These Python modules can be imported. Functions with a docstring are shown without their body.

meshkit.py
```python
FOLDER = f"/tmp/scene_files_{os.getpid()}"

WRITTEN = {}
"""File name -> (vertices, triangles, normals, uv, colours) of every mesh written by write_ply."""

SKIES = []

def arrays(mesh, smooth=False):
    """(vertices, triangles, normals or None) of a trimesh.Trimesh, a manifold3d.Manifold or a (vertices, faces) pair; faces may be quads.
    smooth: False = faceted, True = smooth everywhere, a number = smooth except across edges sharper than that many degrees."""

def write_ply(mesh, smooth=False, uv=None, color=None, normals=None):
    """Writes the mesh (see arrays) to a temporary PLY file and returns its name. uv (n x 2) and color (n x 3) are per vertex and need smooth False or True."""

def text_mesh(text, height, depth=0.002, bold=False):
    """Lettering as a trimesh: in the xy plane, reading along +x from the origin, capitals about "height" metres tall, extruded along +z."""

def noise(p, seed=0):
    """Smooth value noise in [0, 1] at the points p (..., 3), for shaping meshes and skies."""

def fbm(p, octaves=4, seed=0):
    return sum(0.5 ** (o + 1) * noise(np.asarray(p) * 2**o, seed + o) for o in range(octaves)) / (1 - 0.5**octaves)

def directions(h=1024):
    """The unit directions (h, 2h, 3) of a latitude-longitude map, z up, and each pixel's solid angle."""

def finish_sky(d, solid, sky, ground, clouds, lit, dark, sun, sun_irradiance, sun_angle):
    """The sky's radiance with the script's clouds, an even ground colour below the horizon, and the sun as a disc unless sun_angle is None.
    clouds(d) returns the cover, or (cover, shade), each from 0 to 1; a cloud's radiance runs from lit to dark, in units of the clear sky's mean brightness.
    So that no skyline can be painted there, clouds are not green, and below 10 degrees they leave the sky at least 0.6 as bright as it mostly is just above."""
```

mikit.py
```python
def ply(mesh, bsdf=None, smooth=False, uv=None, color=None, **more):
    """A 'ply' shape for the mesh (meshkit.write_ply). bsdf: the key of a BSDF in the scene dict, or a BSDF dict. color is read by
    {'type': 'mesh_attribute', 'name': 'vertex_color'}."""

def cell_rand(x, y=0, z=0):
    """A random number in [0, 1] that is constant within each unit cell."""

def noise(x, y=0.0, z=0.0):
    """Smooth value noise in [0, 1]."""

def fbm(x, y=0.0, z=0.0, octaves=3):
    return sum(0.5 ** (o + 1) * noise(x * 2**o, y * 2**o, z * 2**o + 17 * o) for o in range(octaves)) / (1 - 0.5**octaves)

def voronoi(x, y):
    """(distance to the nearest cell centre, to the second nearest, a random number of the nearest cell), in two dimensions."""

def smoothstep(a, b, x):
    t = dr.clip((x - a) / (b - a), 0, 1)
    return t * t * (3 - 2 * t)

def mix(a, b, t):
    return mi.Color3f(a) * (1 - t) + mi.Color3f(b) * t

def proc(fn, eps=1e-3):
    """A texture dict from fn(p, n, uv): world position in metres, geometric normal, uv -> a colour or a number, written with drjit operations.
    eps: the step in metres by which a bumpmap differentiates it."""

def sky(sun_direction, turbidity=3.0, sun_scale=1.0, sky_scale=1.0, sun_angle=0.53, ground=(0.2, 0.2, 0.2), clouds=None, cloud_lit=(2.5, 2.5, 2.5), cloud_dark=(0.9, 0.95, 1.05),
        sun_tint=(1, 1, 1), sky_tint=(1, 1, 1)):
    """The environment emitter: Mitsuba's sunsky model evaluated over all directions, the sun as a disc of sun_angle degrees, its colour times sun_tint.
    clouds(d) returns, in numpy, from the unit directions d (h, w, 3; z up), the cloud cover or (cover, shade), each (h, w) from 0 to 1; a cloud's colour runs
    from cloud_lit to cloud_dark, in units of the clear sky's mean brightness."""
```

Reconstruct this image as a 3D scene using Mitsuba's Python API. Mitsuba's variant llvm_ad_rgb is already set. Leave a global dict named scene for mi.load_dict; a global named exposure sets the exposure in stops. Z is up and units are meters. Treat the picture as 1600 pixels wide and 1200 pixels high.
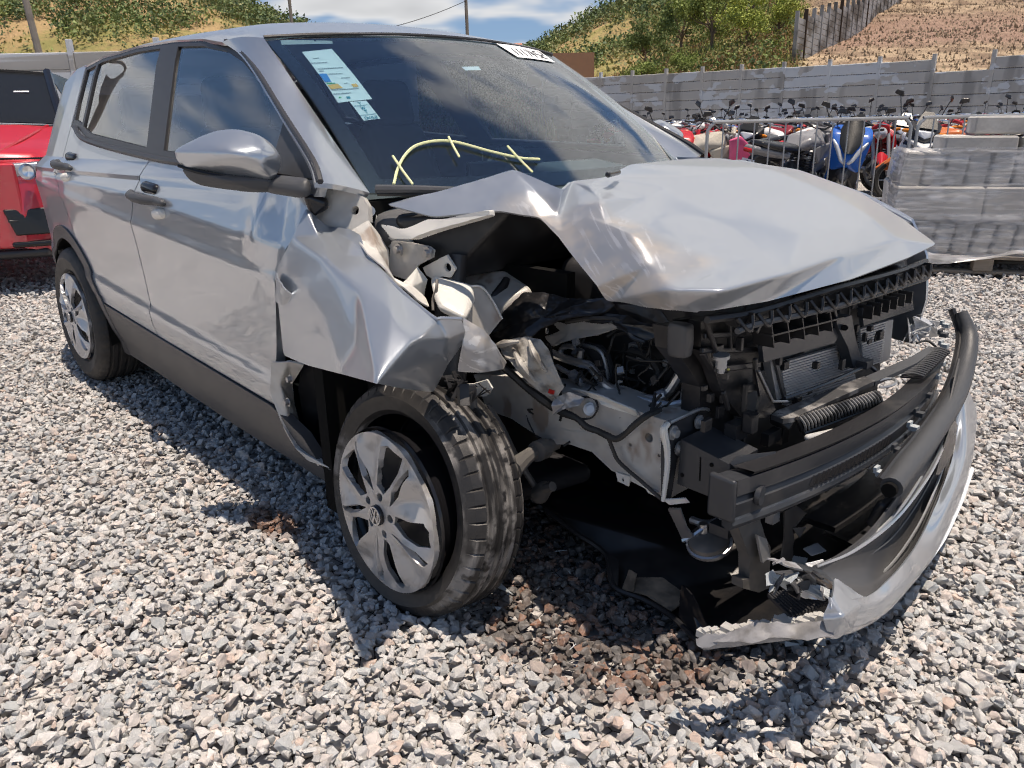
import math, random
import numpy as np, trimesh, shapely
from shapely.geometry import Polygon, Point, LineString, box as sbox
from shapely.ops import unary_union
from scipy.spatial import Delaunay
import scipy.sparse as sp
import manifold3d as m3
import drjit as dr, mitsuba as mi
import mikit, meshkit
from mikit import proc, noise, fbm, voronoi, cell_rand, smoothstep, mix

# ------------------------------------------------------------------ camera, sky, exposure
scene, labels = {}, {}
T = mi.ScalarTransform4f
V3 = lambda *a: np.array(a, float)
CAM = V3(1.4772, -1.8747, 1.1666)
scene['camera'] = {'type': 'perspective', 'fov_axis': 'x', 'fov': 66.593, 'near_clip': 0.05, 'far_clip': 3000.0,
                   'to_world': T().look_at(origin=[1.4772, -1.8747, 1.1666], target=[-1.9639, 1.3869, -0.4211], up=[-0.21519, 0.23444, 0.94801])}
exposure = 1.45


def clouds(d):
    """broken cumulus: flat-based puffs on a layer overhead, one field over the whole sky"""
    z = np.maximum(d[..., 2], 0.02)
    p = np.stack([d[..., 0] / (z + 0.12) * 1.15, d[..., 1] / (z + 0.12) * 1.15, z * 1.5], -1) + [-26.02, -50.10, -15.81]
    big = meshkit.fbm(p * 0.9 + 3.7, 5, 11)
    fine = meshkit.fbm(p * 3.1 + 1.3, 4, 5)
    f = big * 0.78 + fine * 0.22
    low = np.clip(1 - d[..., 2] / 0.35, 0, 1)
    cover = np.clip((f - 0.52 + 0.055 * low) / 0.10, 0, 1)
    shade = np.clip((f - 0.58) / 0.20, 0, 1) * 0.75 + 0.25 * meshkit.fbm(p * 2.2 + 9.1, 3, 8)
    return cover * cover * (3 - 2 * cover), np.clip(shade, 0, 1)


scene['sky'] = mikit.sky((0.17, 0.02, 1.0), turbidity=3.0, sun_scale=1.35, sky_scale=0.85, sun_tint=(0.965, 0.983, 1.045), sky_tint=(0.93, 0.98, 1.06), clouds=clouds, cloud_lit=(3.0, 3.02, 3.05), cloud_dark=(1.5, 1.54, 1.62), ground=(0.3, 0.29, 0.27))

# ------------------------------------------------------------------ helpers
COUNT = {}


def numbered(name):
    n = COUNT.get(name, -1) + 1
    COUNT[name] = n
    return name if n == 0 else f'{name}_{n:03d}'


def thing(name, label=None, cat=None, group=None, kind=None):
    k = numbered(name)
    e = {}
    if label: e['label'] = label
    if cat: e['category'] = cat
    if group: e['group'] = group
    if kind: e['kind'] = kind
    labels[k] = e
    return k


def put(parent, name, mesh, mat, smooth=35, label=None, kind=None, to_world=None, color=None):
    """one part: mesh may also be a shape dict made by mikit.ply"""
    k = numbered(f'{parent}__{name}')
    d = dict(mesh) if isinstance(mesh, dict) else mikit.ply(mesh, mat, smooth=smooth, color=color)
    if to_world is not None: d['to_world'] = to_world
    scene[k] = d
    e = {}
    if label: e['label'] = label
    if kind: e['kind'] = kind
    if e: labels[k] = e
    return k


def solo(key, mesh, mat, smooth=35, color=None, to_world=None):
    d = dict(mesh) if isinstance(mesh, dict) else mikit.ply(mesh, mat, smooth=smooth, color=color)
    if to_world is not None: d['to_world'] = to_world
    scene[key] = d


def TM(v, f):
    return trimesh.Trimesh(np.asarray(v, float), np.asarray(f, int), process=False)


def cat(*ms):
    ms = [m for m in ms if m is not None]
    return trimesh.util.concatenate(ms) if len(ms) > 1 else ms[0]


def rot(axis, deg):
    return trimesh.transformations.rotation_matrix(math.radians(deg), axis)


def bx(c, s, R=None, ch=0.0):
    """box with optional chamfer ch; c centre, s size, R 3x3"""
    s = np.asarray(s, float)
    if ch > 0:
        h = s / 2
        pts = []
        for sx in (-1, 1):
            for sy in (-1, 1):
                for sz in (-1, 1):
                    for k in range(3):
                        q = h - ch
                        q[k] = h[k]
                        pts.append(q * (sx, sy, sz))
        m = trimesh.convex.convex_hull(np.array(pts))
    else:
        m = trimesh.creation.box(s)
    if R is not None:
        M = np.eye(4); M[:3, :3] = R
        m.apply_transform(M)
    m.apply_translation(c)
    return m


def beam(a, b, w, h, up=(0, 0, 1), ch=0.0, ext=0.0):
    """rectangular bar from a to b: w sideways, h along up"""
    a, b = V3(*a), V3(*b)
    d = b - a; L = np.linalg.norm(d); d /= L
    s = np.cross(up, d); s /= np.linalg.norm(s)
    u = np.cross(d, s)
    return bx((a + b) / 2, (L + 2 * ext, w, h), np.stack([d, s, u], 1), ch)


def spline(pts, n=6):
    p = np.asarray(pts, float)
    if len(p) < 3 or n <= 1: return p
    q = np.vstack([2 * p[0] - p[1], p, 2 * p[-1] - p[-2]])
    out = []
    for i in range(1, len(q) - 2):
        for t in np.arange(n) / n:
            a, b, c, d = q[i - 1], q[i], q[i + 1], q[i + 2]
            out.append(0.5 * (2 * b + (c - a) * t + (2 * a - 5 * b + 4 * c - d) * t * t + (3 * b - a - 3 * c + d) * t ** 3))
    out.append(p[-1])
    return np.array(out)


def tube(pts, r, n=5, sides=8, cap=True):
    p = spline(pts, n)
    r = np.interp(np.linspace(0, 1, len(p)), np.linspace(0, 1, len(np.atleast_1d(r))), np.atleast_1d(r))
    t = np.gradient(p, axis=0); t /= np.linalg.norm(t, axis=1, keepdims=True) + 1e-12
    a = np.zeros_like(t)
    ref = V3(0, 0, 1) if abs(t[0, 2]) < 0.9 else V3(1, 0, 0)
    a[0] = np.cross(t[0], ref); a[0] /= np.linalg.norm(a[0])
    for i in range(1, len(p)):
        v = a[i - 1] - t[i] * (a[i - 1] @ t[i]); a[i] = v / (np.linalg.norm(v) + 1e-12)
    b = np.cross(t, a)
    ang = np.arange(sides) * 2 * np.pi / sides
    v = (p[:, None] + r[:, None, None] * (np.cos(ang)[None, :, None] * a[:, None] + np.sin(ang)[None, :, None] * b[:, None])).reshape(-1, 3)
    i, j = np.meshgrid(np.arange(len(p) - 1), np.arange(sides), indexing='ij')
    q = np.stack([i * sides + j, i * sides + (j + 1) % sides, (i + 1) * sides + (j + 1) % sides, (i + 1) * sides + j], -1).reshape(-1, 4)
    f = np.vstack([q[:, [0, 1, 2]], q[:, [0, 2, 3]]])
    if cap:
        n0 = len(v); v = np.vstack([v, p[0], p[-1]]); jj = np.arange(sides); L = (len(p) - 1) * sides
        f = np.vstack([f, np.stack([(jj + 1) % sides, jj, jj * 0 + n0], 1), np.stack([L + jj, L + (jj + 1) % sides, jj * 0 + n0 + 1], 1)])
    return TM(v, f)


def cyl(a, b, r, sides=14, r2=None):
    return tube([a, b], [r, r if r2 is None else r2], 1, sides)


def lathe(prof, sides=32, closed=False):
    """profile (r, y) turned round the y axis"""
    p = np.asarray(prof, float)
    if closed: p = np.vstack([p, p[:1]])
    ang = np.arange(sides) * 2 * np.pi / sides
    v = np.stack([p[:, None, 0] * np.cos(ang), np.broadcast_to(p[:, None, 1], (len(p), sides)), p[:, None, 0] * np.sin(ang)], -1).reshape(-1, 3)
    i, j = np.meshgrid(np.arange(len(p) - 1), np.arange(sides), indexing='ij')
    q = np.stack([i * sides + j, (i + 1) * sides + j, (i + 1) * sides + (j + 1) % sides, i * sides + (j + 1) % sides], -1).reshape(-1, 4)
    return TM(v, np.vstack([q[:, [0, 1, 2]], q[:, [0, 2, 3]]]))


ICO = {s: np.array(trimesh.creation.icosphere(subdivisions=s).vertices) for s in (0, 1, 2)}


def hull(balls, s=1):
    """convex hull of balls (x, y, z, r)"""
    return trimesh.convex.convex_hull(np.vstack([ICO[s] * b[3] + np.array(b[:3]) for b in balls]))


def grid(P):
    """mesh of a grid of points (n, m, 3)"""
    P = np.asarray(P, float); n, m = P.shape[:2]
    i, j = np.meshgrid(np.arange(n - 1), np.arange(m - 1), indexing='ij')
    q = np.stack([i * m + j, (i + 1) * m + j, (i + 1) * m + j + 1, i * m + j + 1], -1).reshape(-1, 4)
    return TM(P.reshape(-1, 3), np.vstack([q[:, [0, 1, 2]], q[:, [0, 2, 3]]]))


def boundary(f):
    e = np.vstack([f[:, [0, 1]], f[:, [1, 2]], f[:, [2, 0]]])
    key = np.sort(e, 1)
    _, inv, cnt = np.unique(key, axis=0, return_inverse=True, return_counts=True)
    return e[cnt[inv.ravel()] == 1]


def vnormals(v, f):
    n = np.zeros_like(v); fn = np.cross(v[f[:, 1]] - v[f[:, 0]], v[f[:, 2]] - v[f[:, 0]])
    for k in range(3): np.add.at(n, f[:, k], fn)
    return n / (np.linalg.norm(n, axis=1, keepdims=True) + 1e-15)


def shell(m, t):
    """give an open sheet a thickness t against its normal"""
    v, f = np.array(m.vertices), np.array(m.faces)
    w = v - vnormals(v, f) * t
    e = boundary(f); n = len(v)
    side = np.vstack([np.stack([e[:, 0], e[:, 0] + n, e[:, 1]], 1), np.stack([e[:, 1], e[:, 0] + n, e[:, 1] + n], 1)])
    return TM(np.vstack([v, w]), np.vstack([f, f[:, ::-1] + n, side]))


def relax(m, it=3, lam=0.5, edge=0.5, keep=None):
    v, f = np.array(m.vertices), np.array(m.faces)
    n = len(v)
    e = np.unique(np.sort(np.vstack([f[:, [0, 1]], f[:, [1, 2]], f[:, [2, 0]]]), 1), axis=0)
    A = sp.coo_matrix((np.ones(2 * len(e)), (np.r_[e[:, 0], e[:, 1]], np.r_[e[:, 1], e[:, 0]])), (n, n)).tocsr()
    b = boundary(f); on = np.zeros(n, bool); on[b.ravel()] = True
    B = sp.coo_matrix((np.ones(2 * len(b)), (np.r_[b[:, 0], b[:, 1]], np.r_[b[:, 1], b[:, 0]])), (n, n)).tocsr()
    da, db = np.asarray(A.sum(1)).ravel(), np.asarray(B.sum(1)).ravel()
    for _ in range(it):
        a = A @ v / np.maximum(da, 1)[:, None]
        bb = B @ v / np.maximum(db, 1)[:, None]
        w = v + lam * (a - v)
        w[on] = v[on] + lam * edge * (bb[on] - v[on])
        if keep is not None: w[keep] = v[keep]
        v = w
    return TM(v, f)


def rough(m, amp, freq, seed=0, octaves=3):
    """push the vertices along the normals by noise"""
    v, f = np.array(m.vertices), np.array(m.faces)
    n = vnormals(v, f)
    return TM(v + n * ((meshkit.fbm(v * freq + seed * 7.3, octaves, seed) - 0.5) * 2 * amp)[:, None], f)


def facets(V, polys, sub=4, it=3, edge=0.5, lam=0.5):
    """a sheet of bent metal: named corner points V, facets as strings of names; creases are rounded by it steps"""
    names = list(V); idx = {k: i for i, k in enumerate(names)}
    v = [V3(*V[k]) for k in names]; f = []
    for p in polys:
        ids = [idx[k] for k in p.split()]
        if len(ids) == 3: f.append(ids)
        elif len(ids) == 4: f += [[ids[0], ids[1], ids[2]], [ids[0], ids[2], ids[3]]]
        else:
            c = len(v); v.append(np.mean([v[i] for i in ids], 0))
            f += [[ids[i], ids[(i + 1) % len(ids)], c] for i in range(len(ids))]
    v, f = np.array(v), np.array(f)
    for _ in range(sub): v, f = trimesh.remesh.subdivide(v, f)
    m = trimesh.Trimesh(v, f, process=True)
    return relax(TM(m.vertices, m.faces), it, lam, edge)


def dense(poly, step):
    """triangulated sheet over a shapely polygon: (points2d, faces)"""
    polys = list(getattr(poly, 'geoms', [poly])); P, F, n = [], [], 0
    for g in polys:
        if g.area < step * step * 0.2: continue
        pts = []
        for ring in [g.exterior, *g.interiors]:
            c = np.array(ring.coords)[:-1]
            for a, b in zip(c, np.roll(c, -1, 0)):
                k = max(1, int(math.ceil(np.linalg.norm(b - a) / step)))
                pts += [a + (b - a) * t / k for t in range(k)]
        x0, y0, x1, y1 = g.bounds
        inner = g.buffer(-0.45 * step)
        gx, gy = np.meshgrid(np.arange(x0, x1 + step, step), np.arange(y0, y1 + step, step * 0.87))
        gx[1::2] += step / 2
        q = np.stack([gx.ravel(), gy.ravel()], 1)
        q = q[shapely.contains_xy(inner, q[:, 0], q[:, 1])]
        p = np.vstack([np.array(pts), q])
        d = Delaunay(p).simplices
        c = p[d].mean(1)
        d = d[shapely.contains_xy(g, c[:, 0], c[:, 1])]
        a, b, cc = p[d[:, 0]], p[d[:, 1]], p[d[:, 2]]
        cr = (b[:, 0] - a[:, 0]) * (cc[:, 1] - a[:, 1]) - (b[:, 1] - a[:, 1]) * (cc[:, 0] - a[:, 0])
        d = d[np.abs(cr) > 1e-10]; cr = cr[np.abs(cr) > 1e-10]
        d[cr < 0] = d[cr < 0][:, ::-1]
        P.append(p); F.append(d + n); n += len(p)
    return np.vstack(P), np.vstack(F)


def prism(pts2, depth, frame=None):
    """2-D outline extruded; frame 4x4 puts (x, y, z=extrusion) into the world"""
    m = trimesh.creation.extrude_polygon(Polygon(pts2) if not hasattr(pts2, 'geom_type') else pts2, depth, engine='earcut')
    if frame is not None: m.apply_transform(frame)
    return m


def slab(pts, t, hole=None):
    """flat plate: coplanar-ish outline of 3-D points, thickness t against the outline's normal"""
    p = np.asarray(pts, float); c = p.mean(0)
    n = np.zeros(3)
    for a, b in zip(p, np.roll(p, -1, 0)): n += np.cross(a - c, b - c)
    n /= np.linalg.norm(n)
    if n @ V3(0.45, -0.75, 0.45) < 0: n = -n           # outer face towards the car's front right; the thickness goes inward
    x = p[1] - p[0]; x -= n * (x @ n); x /= np.linalg.norm(x); y = np.cross(n, x)
    q = np.stack([(p - c) @ x, (p - c) @ y], 1)
    g = Polygon(q).buffer(0)
    for h in hole or []:
        hc = V3(*h[:3]) - c
        g = g.difference(Point(hc @ x, hc @ y).buffer(h[3], 8))
    M = np.eye(4); M[:3, 0], M[:3, 1], M[:3, 2], M[:3, 3] = x, y, n, c - n * t
    return cat(*[prism(k, t, M) for k in getattr(g, 'geoms', [g])])


def frame(o, x, y):
    """4x4 with axes x, y (made square) and x cross y at o"""
    x = V3(*x); x /= np.linalg.norm(x); y = V3(*y); y -= x * (x @ y); y /= np.linalg.norm(y)
    M = np.eye(4); M[:3, 0], M[:3, 1], M[:3, 2], M[:3, 3] = x, y, np.cross(x, y), o
    return M


def moved(m, M):
    m = m.copy(); m.apply_transform(M); return m


FW, RT = V3(-0.726, 0.688, 0), V3(0.688, 0.726, 0)      # the yard's axes: away from the lane, and along it


def at(d, s, z=0.0):
    """a point of the yard: d metres in, s along, z up"""
    return V3(1.477, -1.875, 0) + FW * d + RT * s + V3(0, 0, z)


# ------------------------------------------------------------------ materials
def rgb(*c): return {'type': 'rgb', 'value': list(map(float, c if len(c) == 3 else (c[0],) * 3))}


def mat(name, color, rough=0.5, metal=0.0, spec=0.5, two=True, **kw):
    c = color if isinstance(color, dict) else rgb(*np.atleast_1d(color))
    b = {'type': 'principled', 'base_color': c, 'roughness': rough, 'metallic': metal, 'specular': spec, **kw}
    scene[name] = {'type': 'twosided', 'b': b} if two else b
    return name


VC = {'type': 'mesh_attribute', 'name': 'vertex_color'}


def lacquer(name, color, rough, mirror, metal=0.75):
    """metallic flake under a clear coat"""
    c = color if isinstance(color, dict) else rgb(*color)
    scene[name] = {'type': 'twosided', 'b': {'type': 'blendbsdf', 'weight': mirror,
                   'a': {'type': 'principled', 'base_color': c, 'roughness': rough, 'metallic': metal, 'specular': 0.5},
                   'b': {'type': 'principled', 'base_color': rgb(0.9, 0.92, 0.95), 'roughness': 0.045, 'metallic': 1.0}}}
    return name


def dusty(base, dust, scale=6.0, lo=0.45, hi=0.75, mixmax=0.6):
    def fn(p, n, uv):
        a = smoothstep(lo, hi, fbm(p.x * scale, p.y * scale, p.z * scale, 4))
        return mix(base, dust, a * mixmax)
    return proc(fn)


lacquer('silver_paint', (0.365, 0.398, 0.442), 0.29, 0.24, 0.58)
lacquer('creased_paint', (0.365, 0.398, 0.442), 0.30, 0.12, 0.6)        # the same paint where bending has crazed and dulled the lacquer


def scuff_color(p, n, uv):
    a = fbm(p.x * 14, p.y * 14, p.z * 14, 4)
    b = fbm(p.x * 9 + p.z * 14, p.y * 40 + p.x * 30, p.z * 110 + p.x * 60, 4)
    s = smoothstep(0.42, 0.68, a)
    line = smoothstep(0.57, 0.63, b) * smoothstep(0.35, 0.6, fbm(p.x * 20, p.y * 20, p.z * 20, 2))
    return mix(mix((0.36, 0.37, 0.39), (0.47, 0.44, 0.41), s), (0.66, 0.67, 0.69), line * 0.45)


mat('scuffed_paint', proc(scuff_color), 0.38, 0.55)
lacquer('bonnet_coat', (0.365, 0.398, 0.442), 0.33, 0.17, 0.5)


def bonnet_mask(p, n, uv):
    a = smoothstep(-0.47, -0.56, p.y + 0.05 * (fbm(p.x * 9, p.y * 9, p.z * 9, 3) - 0.5) + 0.03 * n.y)
    return a * smoothstep(0.66, 0.60, p.x) * smoothstep(1.02, 0.99, p.z) * smoothstep(0.05, 0.12, p.x)


scene['bonnet_paint'] = {'type': 'blendbsdf', 'weight': proc(bonnet_mask), 'a': {'type': 'ref', 'id': 'bonnet_coat'}, 'b': {'type': 'ref', 'id': 'scuffed_paint'}}
lacquer('red_paint', (0.50, 0.02, 0.035), 0.35, 0.07, 0.25)
mat('black_plastic', dusty((0.018, 0.018, 0.02), (0.085, 0.08, 0.075), 9.0, 0.52, 0.85, 0.4), 0.36)
mat('gloss_black', (0.012, 0.012, 0.014), 0.16)
mat('grey_cladding', dusty((0.050, 0.051, 0.055), (0.12, 0.115, 0.11), 3.0, 0.45, 0.85, 0.5), 0.42)
mat('soft_grey', (0.055, 0.058, 0.064), 0.5)
mat('dark_trim', (0.03, 0.03, 0.033), 0.38)
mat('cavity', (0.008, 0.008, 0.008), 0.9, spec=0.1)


def primer_color(p, n, uv):
    a = fbm(p.x * 11, p.y * 11, p.z * 11, 4)
    rust = smoothstep(0.60, 0.72, fbm(p.x * 16 + 4, p.y * 16, p.z * 7, 4))
    return mix(mix((0.52, 0.51, 0.48), (0.40, 0.385, 0.36), smoothstep(0.35, 0.7, a)), (0.20, 0.12, 0.07), rust * 0.6)


mat('primer', proc(primer_color), 0.42)
mat('pale_primer', (0.62, 0.61, 0.57), 0.35)
mat('alu', (0.62, 0.63, 0.65), 0.28, 0.9)
mat('steel', (0.45, 0.45, 0.46), 0.35, 0.85)
mat('dark_steel', dusty((0.04, 0.043, 0.05), (0.13, 0.12, 0.11), 12.0, 0.52, 0.85, 0.4), 0.34, 0.2)
mat('cast_grey', dusty((0.11, 0.105, 0.10), (0.22, 0.20, 0.18), 14.0, 0.4, 0.75, 0.6), 0.5, 0.2)


def tyre_color(p, n, uv):
    a = fbm(p.x * 5, p.y * 5, p.z * 5, 3)
    d = fbm(p.x * 50, p.y * 50, p.z * 50, 3)
    return mix((0.017, 0.017, 0.018), (0.085, 0.075, 0.064), smoothstep(0.35, 0.75, a) * (0.35 + 0.5 * d))


def muddy_color(p, n, uv):
    band = fbm(p.y * 46 - p.z * 7, p.x * 5, p.z * 6, 4)
    a = fbm(p.x * 6 + 2, p.y * 6, p.z * 6, 4)
    d = fbm(p.x * 45, p.y * 45, p.z * 45, 3)
    k = smoothstep(0.49, 0.62, band * 0.6 + a * 0.4) * smoothstep(0.25, 0.55, d)
    fine = mix((0.011, 0.011, 0.012), (0.028, 0.026, 0.025), d)
    return mix(fine, (0.24, 0.23, 0.22), k * smoothstep(0.10, 0.55, n.x) * 0.85)


mat('muddy_tyre', proc(muddy_color), 0.5)


mat('tyre_rubber', proc(tyre_color), 0.62)
mat('rubber', dusty((0.02, 0.02, 0.02), (0.08, 0.075, 0.07), 8.0, 0.45, 0.8, 0.6), 0.6)


def cover_color(p, n, uv):
    a = fbm(p.x * 26, p.y * 26, p.z * 26, 4)
    return mix((0.46, 0.45, 0.44), (0.27, 0.255, 0.24), smoothstep(0.5, 0.75, a) * 0.7)


mat('wheel_paint', proc(cover_color), 0.36, 0.4)
mat('wheel_silver', (0.50, 0.51, 0.53), 0.32, 0.6)
mat('white_plastic', dusty((0.42, 0.42, 0.41), (0.25, 0.23, 0.21), 9.0, 0.4, 0.8, 0.6), 0.35)
mat('oily_floor', dusty((0.008, 0.008, 0.009), (0.035, 0.03, 0.026), 10.0, 0.5, 0.8, 0.7), 0.42)
mat('mud', dusty((0.085, 0.07, 0.055), (0.20, 0.16, 0.12), 30.0, 0.35, 0.7, 0.9), 0.8)
mat('mud_white', dusty((0.36, 0.345, 0.315), (0.12, 0.105, 0.09), 22.0, 0.42, 0.7, 0.9), 0.5)
mat('brown_black', dusty((0.03, 0.026, 0.023), (0.09, 0.075, 0.062), 8.0, 0.4, 0.75, 0.8), 0.7)
mat('sheen_black', dusty((0.014, 0.014, 0.015), (0.085, 0.075, 0.068), 16.0, 0.5, 0.75, 0.5), 0.25)
mat('blue_black', dusty((0.022, 0.027, 0.036), (0.07, 0.07, 0.07), 10.0, 0.5, 0.8, 0.4), 0.3)
mat('chalky_black', dusty((0.05, 0.05, 0.052), (0.30, 0.29, 0.28), 26.0, 0.4, 0.65, 0.7), 0.45)
mat('dark_fin', (0.05, 0.05, 0.052), 0.6)
mat('fin_silver', (0.60, 0.60, 0.60), 0.35, 0.5)
mat('bottle_blue', (0.25, 0.32, 0.42), 0.3)
mat('lip_grey', dusty((0.24, 0.24, 0.25), (0.10, 0.095, 0.09), 30.0, 0.42, 0.7, 0.8), 0.45)
mat('rust', (0.20, 0.085, 0.035), 0.8)
mat('paper_white', (0.72, 0.74, 0.76), 0.5)
mat('print_black', (0.02, 0.02, 0.02), 0.6)
mat('print_teal', (0.02, 0.22, 0.30), 0.6)
mat('print_blue', (0.02, 0.20, 0.55), 0.6)
mat('print_green', (0.05, 0.35, 0.12), 0.6)
mat('print_orange', (0.75, 0.42, 0.10), 0.6)
mat('print_grey', (0.35, 0.38, 0.4), 0.6)
mat('cord_yellow', (0.72, 0.74, 0.42), 0.5)
mat('interior_dark', (0.085, 0.088, 0.095), 0.7)
mat('interior_grey', (0.11, 0.11, 0.115), 0.7)
mat('seat_fabric', (0.13, 0.135, 0.15), 0.85)
mat('chrome', (0.8, 0.8, 0.82), 0.08, 1.0)
mat('lamp_red', (0.35, 0.01, 0.01), 0.15)
mat('lamp_amber', (0.6, 0.2, 0.02), 0.15)
scene['screen_glass'] = {'type': 'thindielectric', 'int_ior': 1.85, 'specular_transmittance': rgb(0.60, 0.76, 0.80)}
scene['tint_glass'] = {'type': 'thindielectric', 'int_ior': 1.9, 'specular_transmittance': rgb(0.06, 0.075, 0.10)}
scene['lens_glass'] = {'type': 'thindielectric', 'int_ior': 1.5, 'specular_transmittance': rgb(0.92, 0.94, 0.95)}
mat('lens_body', (0.55, 0.57, 0.6), 0.2, 0.4)

# bikes
for nm, c in dict(bike_red=(0.42, 0.012, 0.02), bike_blue=(0.015, 0.10, 0.42), bike_black=(0.015, 0.015, 0.017), bike_white=(0.62, 0.62, 0.62), bike_grey=(0.20, 0.20, 0.21),
                  bike_pink=(0.62, 0.10, 0.22), bike_orange=(0.50, 0.13, 0.03), bike_yellow=(0.45, 0.42, 0.10), bike_wine=(0.20, 0.02, 0.03), bike_beige=(0.42, 0.39, 0.33)).items():
    mat(nm, c, 0.25, clearcoat=0.6)
mat('smoke_screen', (0.014, 0.016, 0.019), 0.22, spec=0.25)

# yard


def wall_color(p, n, uv):
    base = mix((0.43, 0.42, 0.405), (0.35, 0.345, 0.335), fbm(p.x * 0.9, p.y * 0.9, p.z * 2.0, 4))
    streak = smoothstep(0.55, 0.75, fbm((p.x - p.y) * 2.2, p.z * 0.5, 3.0, 3))
    base = mix(base, (0.12, 0.12, 0.12), streak * 0.5)
    big = fbm((p.x - p.y) * 0.22, p.z * 0.35, 1.0, 3)
    chip = fbm((p.x - p.y) * 1.5, p.z * 2.6, 5.0, 4)
    white = smoothstep(0.50, 0.53, chip * 0.62 + big * 0.42 + (cell_rand((p.x - p.y) * 0.4, p.z * 2.2) - 0.5) * 0.12)
    return mix(base, (0.50, 0.53, 0.57), white * 0.85)


mat('wall_concrete', proc(wall_color), 0.85, spec=0.2)


def old_wall(p, n, uv):
    a = fbm(p.x * 0.5, p.y * 0.5, p.z * 1.0, 4)
    return mix((0.30, 0.30, 0.30), (0.12, 0.11, 0.10), smoothstep(0.35, 0.65, a))


mat('hill_wall_concrete', proc(old_wall), 0.9, spec=0.1)
mat('hill_wall_dark', (0.06, 0.045, 0.035), 0.9, spec=0.1)


def block_color(p, n, uv):
    a = fbm(p.x * 5, p.y * 5, p.z * 5, 4)
    b = fbm(p.x * 60, p.y * 60, p.z * 60, 2)
    return mix((0.46, 0.45, 0.43), (0.35, 0.34, 0.325), smoothstep(0.3, 0.7, a)) * (0.9 + 0.2 * b)


mat('block_concrete', proc(block_color), 0.9, spec=0.15)


def wood_color(p, n, uv):
    g = fbm(p.x * 5 + p.z * 30, p.y * 5, p.z * 90, 3)
    return mix((0.34, 0.29, 0.23), (0.20, 0.165, 0.13), g)


mat('pallet_wood', proc(wood_color), 0.85, spec=0.15)


def film_weight(p, n, uv):
    a = fbm(p.x * 3 + p.y * 3, p.z * 40, 2.0, 4)
    b = fbm(p.x * 9 - p.y * 5, p.z * 14, 7.0, 3)
    return 0.26 + 0.24 * smoothstep(0.5, 0.75, a) + 0.25 * smoothstep(0.58, 0.75, b)


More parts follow.
